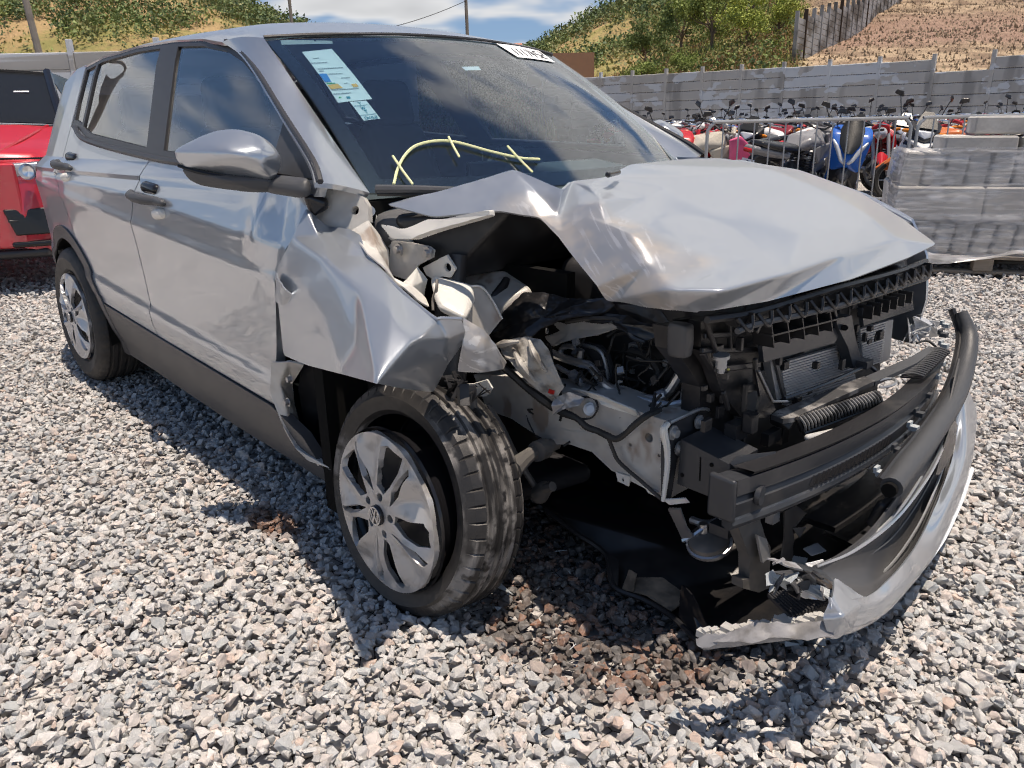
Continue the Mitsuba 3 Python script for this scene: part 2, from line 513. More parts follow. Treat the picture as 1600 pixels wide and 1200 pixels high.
scene['plastic_film'] = {'type': 'blendbsdf', 'weight': proc(film_weight),
                         'a': {'type': 'thindielectric', 'int_ior': 1.5},
                         'b': {'type': 'twosided', 'b': {'type': 'principled', 'base_color': rgb(0.72, 0.72, 0.73), 'roughness': 0.22, 'specular': 0.6}}}
mat('galvanised', (0.36, 0.37, 0.38), 0.4, 0.6)
mat('pole_wood', dusty((0.21, 0.19, 0.17), (0.12, 0.11, 0.10), 2.0), 0.85)
mat('roof_tile', (0.42, 0.17, 0.09), 0.8)
mat('house_wall', (0.30, 0.17, 0.11), 0.85)
mat('wire_black', (0.03, 0.03, 0.03), 0.6)


def grit(p, n, uv):
    return 0.45 * smoothstep(0.40, 0.72, fbm(p.x * 95, p.y * 95, p.z * 95, 3))


def grit_bump(p, n, uv):
    return fbm(p.x * 70, p.y * 70, p.z * 70, 3)


scene['stone'] = {'type': 'twosided', 'b': {'type': 'bumpmap', 'arbitrary': proc(grit_bump, 0.002), 'scale': 0.005, 'b': {'type': 'blendbsdf', 'weight': proc(grit),
                  'a': {'type': 'diffuse', 'reflectance': VC}, 'b': {'type': 'diffuse', 'reflectance': rgb(0.33, 0.32, 0.31)}}}}
mat('leaf', VC, 0.6, spec=0.2)
mat('bark', (0.12, 0.09, 0.065), 0.9)


def ground_color(p, n, uv):
    a = fbm(p.x * 2, p.y * 2, 0.0, 4)
    f1, f2, r = voronoi(p.x * 26, p.y * 26)
    c = mix((0.38, 0.37, 0.36), (0.52, 0.50, 0.485), r)
    return mix(c, (0.30, 0.285, 0.27), smoothstep(0.5, 0.8, a) * 0.5) * smoothstep(0.0, 0.12, f2 - f1)


def ground_bump(p, n, uv):
    f1, f2, r = voronoi(p.x * 26, p.y * 26)
    return smoothstep(0, 0.3, f2 - f1) * (0.4 + 0.6 * r)


scene['ground_gravel'] = {'type': 'twosided', 'b': {'type': 'bumpmap', 'arbitrary': proc(ground_bump, 0.004), 'scale': 0.012,
                          'b': {'type': 'principled', 'base_color': proc(ground_color), 'roughness': 0.9, 'specular': 0.2}}}


def hill_color(p, n, uv):
    q = (p.x - 1.477) * 0.688 + (p.y + 1.875) * 0.726
    d = (p.x - 1.477) * -0.726 + (p.y + 1.875) * 0.688
    t = q / d
    a = fbm(p.x * 0.12, p.y * 0.12, p.z * 0.2, 4)
    b = fbm(p.x * 0.9, p.y * 0.9, p.z * 1.5, 4)
    grass = mix((0.20, 0.19, 0.075), (0.30, 0.22, 0.11), smoothstep(0.35, 0.65, a * 0.6 + b * 0.4))
    dry = mix((0.31, 0.24, 0.165), (0.17, 0.125, 0.09), smoothstep(0.38, 0.58, b * 0.6 + a * 0.4))
    zone = smoothstep(4.4, 5.6, p.z + 2.2 * (a - 0.5)) * smoothstep(9.6, 7.6, p.z + 2.2 * (a - 0.5))
    dry = mix(dry, mix((0.165, 0.105, 0.08), (0.27, 0.19, 0.15), fbm(p.x * 1.6, p.y * 1.6, p.z * 2.0, 3)), zone * 0.85)
    c = mix(grass, dry, smoothstep(0.335, 0.37, t) * smoothstep(150.0, 110.0, d))
    clay = smoothstep(0.56, 0.62, fbm(p.x * 0.05 + 3, p.y * 0.05, 0.0, 3))
    return mix(c, (0.36, 0.24, 0.14), clay * smoothstep(0.3, 0.0, t) * 0.6)


mat('hill_soil', proc(hill_color), 0.95, spec=0.05)

# ------------------------------------------------------------------ ground, gravel
rng = np.random.default_rng(7)
k = thing('ground', kind='structure', label='wide yard floor of crushed stone', cat='ground')
gq = [[at(d, s, -0.022) for s in (-400, -60, -12, 12, 60, 400)] for d in (-300, -20, 0, 15, 45, 500)]
solo(k, grid(gq), 'ground_gravel', smooth=False)


def stone_shapes(n, npts, seed):
    r = np.random.default_rng(seed); out = []
    for _ in range(n):
        p = r.normal(size=(npts, 3)); p /= np.linalg.norm(p, axis=1, keepdims=True)
        p *= r.uniform(0.75, 1.12, (npts, 1)) * np.array([1.0, r.uniform(0.6, 0.9), r.uniform(0.42, 0.72)])
        h = trimesh.convex.convex_hull(p)
        out.append((np.array(h.vertices), np.array(h.faces)))
    return out


def scatter(pos, size, shapes, cols, r, tilt=0.36):
    """many stones as one mesh with vertex colours"""
    which = r.integers(0, len(shapes), len(pos)); V, F, Cc, n = [], [], [], 0
    for k, (sv, sf) in enumerate(shapes):
        ids = np.nonzero(which == k)[0]
        if not len(ids): continue
        a = r.uniform(0, 2 * np.pi, len(ids)); tx, ty = r.normal(0, tilt, (2, len(ids)))
        ca, sa = np.cos(a), np.sin(a); cx, sx, cy, sy = np.cos(tx), np.sin(tx), np.cos(ty), np.sin(ty)
        Rz = np.stack([np.stack([ca, -sa, 0 * a], -1), np.stack([sa, ca, 0 * a], -1), np.stack([0 * a, 0 * a, 1 + 0 * a], -1)], -2)
        Rx = np.stack([np.stack([1 + 0 * a, 0 * a, 0 * a], -1), np.stack([0 * a, cx, -sx], -1), np.stack([0 * a, sx, cx], -1)], -2)
        Ry = np.stack([np.stack([cy, 0 * a, sy], -1), np.stack([0 * a, 1 + 0 * a, 0 * a], -1), np.stack([-sy, 0 * a, cy], -1)], -2)
        M = Rx @ Ry @ Rz * size[ids, None, None]
        v = np.einsum('kij,nj->kni', M, sv) + pos[ids, None]
        V.append(v.reshape(-1, 3)); F.append((sf[None] + (np.arange(len(ids)) * len(sv))[:, None, None] + n).reshape(-1, 3))
        Cc.append(np.repeat(cols[ids], len(sv), 0)); n += len(ids) * len(sv)
    return TM(np.vstack(V), np.vstack(F)), np.vstack(Cc)


PAL = 1.20 * np.array([(0.43, 0.42, 0.41), (0.385, 0.39, 0.39), (0.46, 0.425, 0.40), (0.48, 0.47, 0.455), (0.345, 0.36, 0.365), (0.45, 0.40, 0.37), (0.405, 0.40, 0.39), (0.29, 0.295, 0.30), (0.46, 0.37, 0.32)])
PW = np.array([.24, .2, .13, .09, .11, .09, .09, .03, .02]); PW /= PW.sum()


def stone_cols(pos, r):
    c = PAL[r.choice(len(PAL), len(pos), p=PW)] * r.uniform(0.86, 1.12, (len(pos), 1))
    # oil and coolant have soaked the stones under the broken engine
    n = meshkit.fbm(pos * 2.3 + 5, 3, 3)
    d = np.hypot((pos[:, 0] - 0.38) / 0.62, (pos[:, 1] + 0.44) / 0.46) + (n - 0.5) * 0.7
    wet = np.clip((1.02 - d) / 0.25, 0, 1)[:, None]
    red = c * np.where(r.random((len(pos), 1)) < 0.3, [[0.44, 0.29, 0.23]], [[0.24, 0.22, 0.21]])
    c = c * (1 - wet) + red * wet
    dd = np.hypot((pos[:, 0] + 0.62) / 0.16, (pos[:, 1] + 0.93) / 0.07) + (n - 0.5) * 0.8      # small rusty stain beside the sill
    w2 = np.clip((1 - dd) / 0.3, 0, 1)[:, None]
    return c * (1 - w2) + c * [[0.42, 0.28, 0.22]] * w2


def field(d0, d1, t0, t1, dens, smin, smax, shapes, r, zlo=-0.012, zhi=0.014):
    a0, a1 = math.atan(t0), math.atan(t1)
    n = int(0.5 * (a1 - a0) * (d1 ** 2 - d0 ** 2) * dens)
    rad = np.sqrt(r.uniform(d0 ** 2, d1 ** 2, n)); a = r.uniform(a0, a1, n)
    base = V3(1.477, -1.875, 0)
    pos = base + FW * (rad * np.cos(a))[:, None] + RT * (rad * np.sin(a))[:, None]
    u = r.random(n)
    pos[:, 2] = r.uniform(zlo, zhi, n)
    size = smin + (smax - smin) * u ** 2.2
    return scatter(pos, size, shapes, stone_cols(pos, r), r)


GS = stone_shapes(60, 14, 1); GL = stone_shapes(24, 8, 2)
parts = [field(0.45, 2.6, -1.15, 1.15, 4600, 0.008, 0.0245, GS, rng), field(2.6, 4.6, -0.95, 0.95, 2700, 0.010, 0.026, GS, rng),
         field(4.6, 8.5, -0.8, 0.8, 900, 0.015, 0.032, GL, rng), field(8.5, 14, -0.75, 0.75, 150, 0.025, 0.05, GL, rng)]
V = np.vstack([p[0].vertices for p in parts]); off = np.cumsum([0] + [len(p[0].vertices) for p in parts])
F = np.vstack([np.array(p[0].faces) + o for p, o in zip(parts, off)])
k = thing('gravel', 'loose grey and pinkish crushed stone covering the yard', 'gravel', kind='stuff')
solo(k, TM(V, F), 'stone', smooth=False, color=np.vstack([p[1] for p in parts]))
del parts, V, F

# ------------------------------------------------------------------ hills


def hill(d, t):
    """height of the land at d metres in, on the bearing t = along / in"""
    near = np.interp(t, [-1.2, -0.5, -0.15, 0.05, 0.16, 0.30, 0.45, 1.2], [0.02, 0.03, 0.01, 0.03, 0.085, 0.17, 0.20, 0.20])
    z = np.interp(t, [-0.4, 0.1, 0.3, 1], [0.0, 0.8, 2.6, 2.8]) * np.clip((d - 36) / 3.0, 0, 1) + near * np.clip(d - 38, 0, 62)
    far = np.interp(t, [-1.2, -0.62, -0.45, -0.33, -0.25, -0.15, -0.05, 0.02, 0.06, 0.10, 0.16, 0.3, 1.2], [32, 31, 30, 25, 19.5, 13, 10.5, 12.5, 15.5, 19, 23.5, 32, 36])
    s = np.clip((d - 70) / 105, 0, 1)
    z = np.maximum(z, far * s * s * (3 - 2 * s) + 0.0)
    front = (t > 0.06) & (d * (1 + 1.0214 * t) < 48.6)          # the yard itself, this side of the panel wall
    return np.where((d > 30) & ~front, z, -0.3)


ds_ = np.r_[np.linspace(29, 60, 40), np.linspace(61, 110, 50), np.linspace(112, 210, 50), 260, 400]
ts_ = np.linspace(-1.25, 1.25, 240)
D, Tt = np.meshgrid(ds_, ts_, indexing='ij')
Z = hill(D, Tt) + (meshkit.fbm(np.stack([D * 0.10, D * Tt * 0.10, D * 0], -1), 4, 2) - 0.5) * np.clip((D - 38) / 30, 0, 1) * 2.2
hp = V3(1.477, -1.875, 0) + FW * D[..., None] + RT * (D * Tt)[..., None] + V3(0, 0, 1) * Z[..., None]
k = thing('hillside', 'grassy hills rising behind the yard', 'hill', kind='structure')
solo(k, grid(hp), 'hill_soil', smooth=True)


def land(d, t):
    return float(hill(np.array(float(d)), np.array(float(t))) + (meshkit.fbm(np.array([d * 0.10, d * t * 0.10, 0.0]), 4, 2) - 0.5) * np.clip((d - 38) / 30, 0, 1) * 2.2)


def leaf_cloud(cen, rad, n, size, colors, r, flat=0.8):
    """n leaf-clump triangles about each centre; returns verts, faces, colours"""
    cen = np.repeat(cen, n, 0); rr = np.repeat(rad, n); sz = np.repeat(size, n)
    N = len(cen)
    q = r.normal(size=(N, 3)); q /= np.linalg.norm(q, axis=1, keepdims=True); q *= (r.random((N, 1)) ** 0.5) * rr[:, None]; q[:, 2] *= flat
    c = cen + q
    a = r.normal(size=(N, 3)); a /= np.linalg.norm(a, axis=1, keepdims=True); b = np.cross(a, r.normal(size=(N, 3))); b /= np.linalg.norm(b, axis=1, keepdims=True)
    s = (sz * r.uniform(0.6, 1.4, N))[:, None]
    v = np.stack([c + a * s, c - a * s * 0.5 + b * s * 0.8, c - a * s * 0.5 - b * s * 0.8], 1).reshape(-1, 3)
    col = np.repeat(np.repeat(colors, n, 0) * r.uniform(0.75, 1.25, (N, 1)), 3, 0)
    return v, np.arange(3 * N).reshape(-1, 3), col


GREEN = 1.9 * np.array([(0.060, 0.085, 0.026), (0.082, 0.11, 0.032), (0.105, 0.13, 0.036), (0.048, 0.07, 0.028), (0.125, 0.125, 0.046)])
DRY = np.array([(0.24, 0.17, 0.075), (0.30, 0.20, 0.10), (0.17, 0.125, 0.055), (0.15, 0.14, 0.05), (0.21, 0.12, 0.07)])


def place_clumps(n, d0, d1, t0, t1, r, keep):
    d = np.sqrt(r.uniform(d0 ** 2, d1 ** 2, n)); t = r.uniform(t0, t1, n)
    z = hill(d, t) + (meshkit.fbm(np.stack([d * 0.10, d * t * 0.10, d * 0], -1), 4, 2) - 0.5) * np.clip((d - 38) / 30, 0, 1) * 2.2
    p = V3(1.477, -1.875, 0) + FW * d[:, None] + RT * (d * t)[:, None]; p[:, 2] = z
    m = keep(d, t, meshkit.fbm(p * 0.07, 3, 9), r.random(n)) & (z > 0.0)
    return p[m], d[m], t[m]


# far woods on the two ridges
pw, dw, tw = place_clumps(9000, 95, 190, -1.0, 0.40, rng, lambda d, t, n, u: ((n > 0.47) & (d > 118)) | (u < 0.16) | ((d > 150) & (u < 0.85)))
rw = rng.uniform(1.0, 2.4, len(pw)); pw[:, 2] += rw * 0.6
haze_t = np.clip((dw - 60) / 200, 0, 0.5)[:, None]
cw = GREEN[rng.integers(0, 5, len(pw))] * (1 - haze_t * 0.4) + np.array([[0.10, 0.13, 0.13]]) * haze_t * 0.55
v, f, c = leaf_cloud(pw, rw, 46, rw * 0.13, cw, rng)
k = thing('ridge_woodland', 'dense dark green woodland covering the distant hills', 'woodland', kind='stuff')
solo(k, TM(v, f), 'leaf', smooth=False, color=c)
# bushes and tall dry grass on the near slopes
pb, db, tb = place_clumps(7000, 40, 105, -0.9, 0.40, rng, lambda d, t, n, u: ((n > 0.47) & (t < 0.345)) | (u < 0.10) & (t < 0.345))
rb = rng.uniform(0.4, 1.1, len(pb)); pb[:, 2] += rb * 0.4
v, f, c = leaf_cloud(pb, rb, 46, rb * 0.10, np.where(rng.random((len(pb), 1)) < 0.62, GREEN[rng.integers(0, 5, len(pb))], DRY[rng.integers(0, 5, len(pb))]), rng, 0.7)
k = thing('hillside_scrub', 'low green scrub scattered over the slope behind the wall', 'scrub', kind='stuff')
solo(k, TM(v, f), 'leaf', smooth=False, color=c)
pg, dg, tg = place_clumps(130000, 30, 110, -0.75, 0.75, rng, lambda d, t, n, u: u < np.where(t > 0.35, 0.5, 0.85))
n = len(pg); a = rng.uniform(0, 2 * np.pi, n); hgt = rng.uniform(0.10, 0.70, n) ** 1.2 * np.where(tg > 0.35, 0.34, 1.1); w = rng.uniform(0.03, 0.11, n)
sx = np.stack([np.cos(a), np.sin(a), 0 * a], 1) * w[:, None]; lean = np.stack([rng.normal(0, 0.2, n), rng.normal(0, 0.2, n), np.ones(n)], 1) * hgt[:, None]
v = np.stack([pg - sx, pg + sx, pg + lean], 1).reshape(-1, 3)
gcol = np.where((tg > 0.35)[:, None], np.array([(0.34, 0.27, 0.18), (0.29, 0.22, 0.145), (0.38, 0.31, 0.21), (0.26, 0.19, 0.13), (0.32, 0.26, 0.17)])[rng.integers(0, 5, n)], DRY[rng.integers(0, 5, n)] * 1.25)
gcol = np.where(((tg < 0.35) & (meshkit.fbm(pg * 0.12, 3, 4) > 0.52))[:, None], GREEN[rng.integers(1, 5, n)] * 1.3, gcol)
k = thing('dry_grass', 'tall straw coloured grass on the slope behind the wall', 'grass', kind='stuff')
solo(k, TM(v, np.arange(3 * n).reshape(-1, 3)), 'leaf', smooth=False, color=np.repeat(gcol, 3, 0))


def tree(d, t, h, spread, seed, label, tone, dens=1.0):
    h, spread, tone = h * .8, spread * .82, tone * 1.2
    r = np.random.default_rng(seed); k = thing('hill_tree', label, 'tree')
    base = V3(1.477, -1.875, 0) + FW * d + RT * d * t; base[2] = land(d, t) - 0.2
    ms = [tube([base, base + (r.normal(0, .1), r.normal(0, .1), h * .35), base + (r.normal(0, .2), r.normal(0, .2), h * .7)], [h * .03, h * .022, h * .01], 3, 6)]
    cen = []
    for i in range(9):
        a = r.uniform(0, 6.28); hh = r.uniform(0.4, 0.92) * h
        rad = spread * r.uniform(0.35, 1.0) * (1.1 - abs(hh / h - 0.6))
        e = base + V3(math.cos(a) * rad, math.sin(a) * rad, hh)
        ms.append(tube([base + V3(0, 0, h * r.uniform(.25, .5)), (base + e) / 2 + V3(0, 0, h * .15), e], [h * .013, h * .008, h * .003], 3, 5))
        for j in range(4): cen.append(e + r.normal(0, spread * 0.16, 3))
    put(k, 'trunk', cat(*ms), 'bark')
    cen = np.array(cen)
    v, f, c = leaf_cloud(cen, np.full(len(cen), spread * 0.34), int(130 * dens), np.full(len(cen), spread * 0.045), tone * r.uniform(0.8, 1.25, (len(cen), 1)), r)
    put(k, 'crown', TM(v, f), 'leaf', smooth=False, color=c)


LIME, DEEP, MID = np.array([[0.26, 0.30, 0.07]]), np.array([[0.10, 0.135, 0.045]]), np.array([[0.17, 0.21, 0.06]])
for a in ((58, 0.285, 5.0, 2.3, 1, 'bright lime green tree standing just left of the wall that climbs the slope', LIME),
          (66, 0.245, 6.2, 2.9, 2, 'broad mid green tree left of the lime green tree on the slope', MID),
          (74, 0.29, 7.5, 3.2, 3, 'tall dark tree at the top edge behind the lime green tree', DEEP),
          (78, 0.21, 6.5, 2.8, 4, 'dark rounded tree upslope, fourth tree from the slope wall', DEEP),
          (60, 0.325, 4.6, 1.9, 5, 'yellow green tree touching the lower end of the slope wall', LIME),
          (88, 0.165, 6.0, 2.6, 6, 'dark tree standing on the ridge above the bare patch', DEEP),
          (56, 0.165, 2.6, 1.5, 7, 'low spreading bush tree in the dry grass halfway up the slope', MID),
          (52, 0.215, 2.2, 1.2, 8, 'small scrubby tree close behind the precast wall', MID),
          (92, -0.34, 7.0, 3.0, 9, 'dark tree on the left hill beside the thin pole above the car roof', DEEP),
          (86, -0.46, 6.0, 2.8, 10, 'mid green tree on the left hill to the right of the leaning pole', MID),
          (80, -0.58, 5.0, 2.4, 11, 'green tree near the left edge just left of the leaning pole', MID),
          (96, 0.38, 4.0, 1.8, 12, 'lone dark bush on top of the brown dry slope', DEEP)):
    tree(*a)

# ------------------------------------------------------------------ precast walls
HP = 0.415
w = thing('precast_wall', 'long grey precast concrete panel wall with flaking white paint behind the motorcycles', 'wall')
ply_panel = {}
for i in range(-2, 13):
    d, s = 42.891 - 1.429 * i, 4.911 + 1.399 * i
    p = at(d, s); dirw = (RT * 1.399 - FW * 1.429) / 2.0; nrm = V3(dirw[1], -dirw[0], 0)
    top = 3.30 - 0.028 * i if i < 8 else 3.06
    R = np.stack([dirw, nrm, V3(0, 0, 1)], 1)
    put(w, 'post', hull([(p[0] + a * dirw[0] + b * nrm[0], p[1] + a * dirw[1] + b * nrm[1], z, 0.01) for a in (-.06, .06) for b in (-.07, .06) for z in (-0.2, top + 0.22)], 0), 'wall_concrete', smooth=False)
    if i == 12: break
    nrow = 8
    put(w, 'backing', bx(p + dirw * 1.0 + V3(0, 0, top / 2 - (.25 if i == 8 else 0.02)), (1.9, 0.03, top - (.45 if i == 8 else 0.06)), R), 'hill_wall_dark', smooth=False)
    for j in range(nrow):
        if i == 8 and j == nrow - 1: continue            # the bay whose top panel is missing
        zt = top - (nrow - 1 - j) * HP
        m = bx((0, 0, 0), (1.89, 0.09, HP - 0.016), ch=0.02)
        M = np.eye(4); M[:3, :3] = R; M[:3, 3] = p + dirw * 1.0 + nrm * rng.uniform(-.006, .006) + V3(0, 0, zt - HP / 2)
        put(w, 'panel', moved(m, M), 'wall_concrete', smooth=False)
w = thing('yard_end_wall', 'pale patchy precast wall behind the red car', 'wall')
for i in range(9):
    p = at(21.5, -22 + 2.2 * i)
    R = np.stack([RT, -FW, V3(0, 0, 1)], 1)
    put(w, 'post', bx(p + V3(0, 0, 1.6), (0.13, 0.13, 3.6), R, 0.01), 'wall_concrete', smooth=False)
    for j in range(7):
        put(w, 'panel', bx(p + RT * 1.1 + V3(0, 0, 0.2 + HP * (j + .5)), (2.07, 0.06, HP - .002), R, 0.02), 'wall_concrete', smooth=False)
# the older wall that climbs the slope in steps
w = thing('slope_wall', 'old stained panel wall stepping up the brown slope behind the yard', 'wall')
P0, P1 = np.array([44.5, 15.3]), np.array([96.0, 47.0])
nb = 30; ms, mp = [], []
for i in range(nb):
    a = P0 + (P1 - P0) * i / nb; b = P0 + (P1 - P0) * (i + 1) / nb
    z = land(a[0], a[1] / a[0]) - 0.3; ht = 2.55
    pa, pb_ = at(*a), at(*b); dv = pb_ - pa; L = np.linalg.norm(dv); dv /= L; nv = V3(dv[1], -dv[0], 0); R = np.stack([dv, nv, V3(0, 0, 1)], 1)
    put(w, 'post', bx(pa + V3(0, 0, z + ht / 2 + .1), (0.16, 0.2, ht + .3), R), 'hill_wall_dark' if i in (1, 6, 11) else 'hill_wall_concrete', smooth=False)
    for j in range(8): mp.append(bx((pa + pb_) / 2 + V3(0, 0, z + ht / 8 * (j + .5)), (L - .16, 0.06, ht / 8 - .03), R))
put(w, 'panels', cat(*mp), 'hill_wall_concrete', smooth=False, kind='stuff', label='stacked weathered concrete panels')

# ------------------------------------------------------------------ poles, wires, far house
for (d, s, h, lx, r, lab) in ((34.0, -18.4, 9.0, -0.55, 0.16, 'thick leaning utility pole at the far left'), (70.0, -17.3, 16.0, -0.1, 0.16, 'dark pole rising behind the car roof, second from the left'),
                              (62.0, -2.62, 11.8, -0.1, 0.15, 'slim concrete pole with a cross arm standing alone against the clouds')):
    k = thing('utility_pole', lab, 'pole', 'utility poles behind the yard')
    del labels[k]['group']
    b = at(d, s, -0.2); t_ = b + RT * lx + V3(0, 0, h)
    put(k, 'shaft', tube([b, t_], [r, r * 0.72], 2, 10), 'pole_wood')
    put(k, 'cross_arm', beam(t_ - RT * 0.7 - V3(0, 0, .9), t_ + RT * 0.7 - V3(0, 0, .9), 0.1, 0.1), 'pole_wood')
    for x in (-.6, 0.6): put(k, 'insulator', cyl(t_ + RT * x - V3(0, 0, .85), t_ + RT * x - V3(0, 0, .6), .05, 8), 'pole_wood')
for (a, b, sag, lab) in ((at(62, -2.62, 10.6), at(75, -34, 14.2), 1.0, 'upper overhead wire running left from the slim pole'), (at(62, -2.62, 9.6), at(50, -12, 6.0), 0.5, 'slack wire dropping left from the slim pole'),
                         (at(62, -2.62, 10.4), at(110, 22, 19.0), 1.0, 'overhead wire running right from the slim pole across the sky'), (at(34, -18.9, 8.0), at(62, -2.62, 10.9), 0.9, 'overhead wire between the leaning pole and the slim pole')):
    k = thing('overhead_wire', lab, 'wire')
    solo(k, tube([a + (b - a) * t - V3(0, 0, sag * 4 * t * (1 - t)) for t in np.linspace(0, 1, 9)], 0.022, 2, 5), 'wire_black')
# a pole on the other side of the lane, mirrored in the car's side glass
k = thing('lane_pole', 'pole behind the viewer seen only as a reflection in the rear door window', 'pole')
put(k, 'shaft', tube([V3(-16.5, -4.15, -0.2), V3(-16.2, -3.4, 2.8), V3(-15.95, -2.78, 5.6)], [0.075, 0.055], 3, 10), 'pole_wood')
put(k, 'lamp_arm', tube([V3(-15.95, -2.78, 5.55), V3(-15.95, -2.7, 5.7), V3(-15.9, -2.45, 5.75)], 0.03, 3, 6), 'pole_wood')
k = thing('hill_house', 'rust red tiled roof of a house at the foot of the far hill', 'house')
hc = at(96, 6.2); z0 = 5.7; R = np.stack([RT, -FW, V3(0, 0, 1)], 1)
put(k, 'wall', bx(hc + V3(0, 0, z0 + 1.0), (7.5, 5, 3.4), R), 'house_wall', smooth=False)
rf = prism([(-2.9, 0), (2.9, 0), (0, 1.3)], 8.4, frame(hc + V3(0, 0, z0 + 2.7) - RT * 4.2, -FW, (0, 0, 1)))
put(k, 'roof', rf, 'roof_tile', smooth=False)
k = thing('hill_house', 'small bright orange roofed hut left of the rust red house', 'house')
hc = at(96, 3.6)
put(k, 'wall', bx(hc + V3(0, 0, z0 + 1.0), (1.8, 3, 3.0), R), 'house_wall', smooth=False)
put(k, 'roof', prism([(-1.8, 0), (1.8, 0), (0, 1.1)], 2.4, frame(hc + V3(0, 0, z0 + 2.5) - RT * 1.2, -FW, (0, 0, 1))), 'roof_tile', smooth=False)

# ------------------------------------------------------------------ the wrecked car: x forward, y to its left, its nose sagging
CARK = thing('crashed_car', 'silver compact crossover with its front right corner torn open, standing on the gravel', 'car')
ZN = np.array([0.02, 0.13, 0.20, 0.30, 0.355, 0.365, 0.42, 0.435, 0.455, 0.56, 0.68, 0.755, 0.767, 0.785, 0.85, 0.861, 0.872, 0.92, 0.98, 1.03, 1.20, 1.40, 1.50, 1.56])
WN = np.array([.770, .795, .825, .850, .857, .862, .868, .867, .858, .862, .869, .876, .877, .871, .8665, .868, .863, .850, .832, .815, .735, .640, .590, .555])


def W(x, z):
    x, z = np.asarray(x, float), np.asarray(z, float)
    zn = z + 0.076 * (x + 0.5) * np.clip((1.06 - z) / 0.1, 0.0, 1.0)
    zn = np.where(z > 1.0, z - 0.012 + (0.076 * (x + 0.5) + 0.012) * np.clip((1.06 - z) / 0.06, 0, 1), zn)
    w = np.interp(zn, ZN, WN)
    t = np.interp(x, [-3.42, -3.32, -3.2, -3.0, -2.8, -2.4, -1.5, -0.4, 0.2, 0.5, 0.8], [.60, .78, .88, .945, .975, .995, 1., 1., .985, .95, .84])
    # the wide dent at the front door's top corner and the wave over the rear wheel
    w = w + 0.012 * np.exp(-((x + 0.62) / .06) ** 2 - ((z - .92) / .12) ** 2) - 0.008 * np.exp(-((x + 0.50) / .05) ** 2 - ((z - .95) / .1) ** 2)
    w = w + 0.0008 * np.sin(x * 11 + z * 5) * np.sin(z * 13 - x * 2) * np.clip((-x - 1.4), 0, 1)
    return w * t


def skin(poly, off=0.0, step=0.035, t=0.012, left=False, wob=0.0):
    """a piece of the body side over an outline in (x, z); off pushes it outward"""
    p, f = dense(poly, step)
    y = W(p[:, 0], p[:, 1]) + off
    v = np.stack([p[:, 0], -y, p[:, 1]], 1)
    m = TM(v, f)
    if vnormals(v, f)[:, 1].mean() > 0: m = TM(v, f[:, ::-1])
    m = shell(m, t)
    if left:
        m = TM(np.array(m.vertices) * [1, -1, 1], np.array(m.faces)[:, ::-1])
    return m


GAP = [(-0.294, 1.037), (-0.371, 1.088), (-0.597, 1.200), (-0.826, 1.317), (-0.986, 1.385), (-1.139, 1.430), (-1.35, 1.462), (-1.65, 1.482), (-2.0, 1.490), (-2.40, 1.480), (-2.66, 1.455)]
BELT = [(-2.60, 1.20), (-2.53, 1.195), (-2.29, 1.14), (-1.515, 1.082), (-0.9, 1.060), (-0.30, 1.034)]
rear_arch = Point(-2.60, 0.33).buffer(0.372, 32)
arch_clad = Point(-2.60, 0.33).buffer(0.432, 32)
cut = lambda g, *h: g.difference(unary_union(h))
front_door = Polygon([(-0.34, 1.036), (-0.385, .93), (-0.455, .861), (-0.518, .767), (-0.59, .55), (-0.622, .467), (-0.65, .364), (-1.58, .418), (-1.595, .85), (-1.55, .95), (-1.50, 1.081), (-0.9, 1.060)])
rear_door = Polygon([(-1.507, 1.081), (-1.557, .95), (-1.602, .85), (-1.587, .419), (-2.335, .470), (-2.35, .62), (-2.44, .86), (-2.52, .98), (-2.59, 1.06), (-2.60, 1.19), (-2.53, 1.193), (-2.29, 1.138)])
rear_door = cut(rear_door, arch_clad)
quarter = cut(Polygon([(-2.66, 1.46), (-2.80, 1.45), (-3.0, 1.40), (-3.14, 1.30), (-3.24, 1.15), (-3.34, .98), (-3.36, .80), (-3.38, .55), (-3.30, .42), (-2.3, .42), (-2.3, .5), (-2.357, .62), (-2.447, .865), (-2.527, .985), (-2.597, 1.062), (-2.607, 1.19), (-2.63, 1.3)]), arch_clad, rear_door.buffer(.004))
quarter = max(getattr(quarter, 'geoms', [quarter]), key=lambda g: g.area)
sill = cut(Polygon([(-0.40, .145), (-0.50, .30), (-0.67, .358), (-1.5, .410), (-2.34, .464), (-2.30, .21), (-1.9, .20), (-1.1, .155)]), rear_arch)
clad_ring = cut(arch_clad, rear_arch, Polygon([(-4, .24), (-1, .18), (-1, -1), (-4, -1)]))
rear_clad = Polygon([(-2.97, .415), (-3.30, .415), (-3.30, .26), (-2.965, .26)])
dlo = Polygon(GAP[1:] + [(-2.64, 1.30)] + BELT)
sail = Polygon([(-0.60, 1.185), (-0.592, 1.052), (-0.33, 1.04), (-0.40, 1.085)])
inner = dlo.buffer(-0.022)
win_f = inner.intersection(Polygon([(-0.612, .9), (-0.612, 1.6), (-1.62, 1.6), (-1.56, 1.4), (-1.372, 1.0)]))
win_r = inner.intersection(Polygon([(-1.53, 1.0), (-1.74, 1.4), (-1.78, 1.6), (-2.47, 1.6), (-2.47, 1.4), (-2.37, 1.0)]))
win_q = inner.intersection(Polygon([(-2.40, 1.0), (-2.50, 1.4), (-2.50, 1.6), (-2.8, 1.6), (-2.8, 1.0)]))
frame_p = cut(dlo.buffer(0.002), win_f, win_r, win_q)
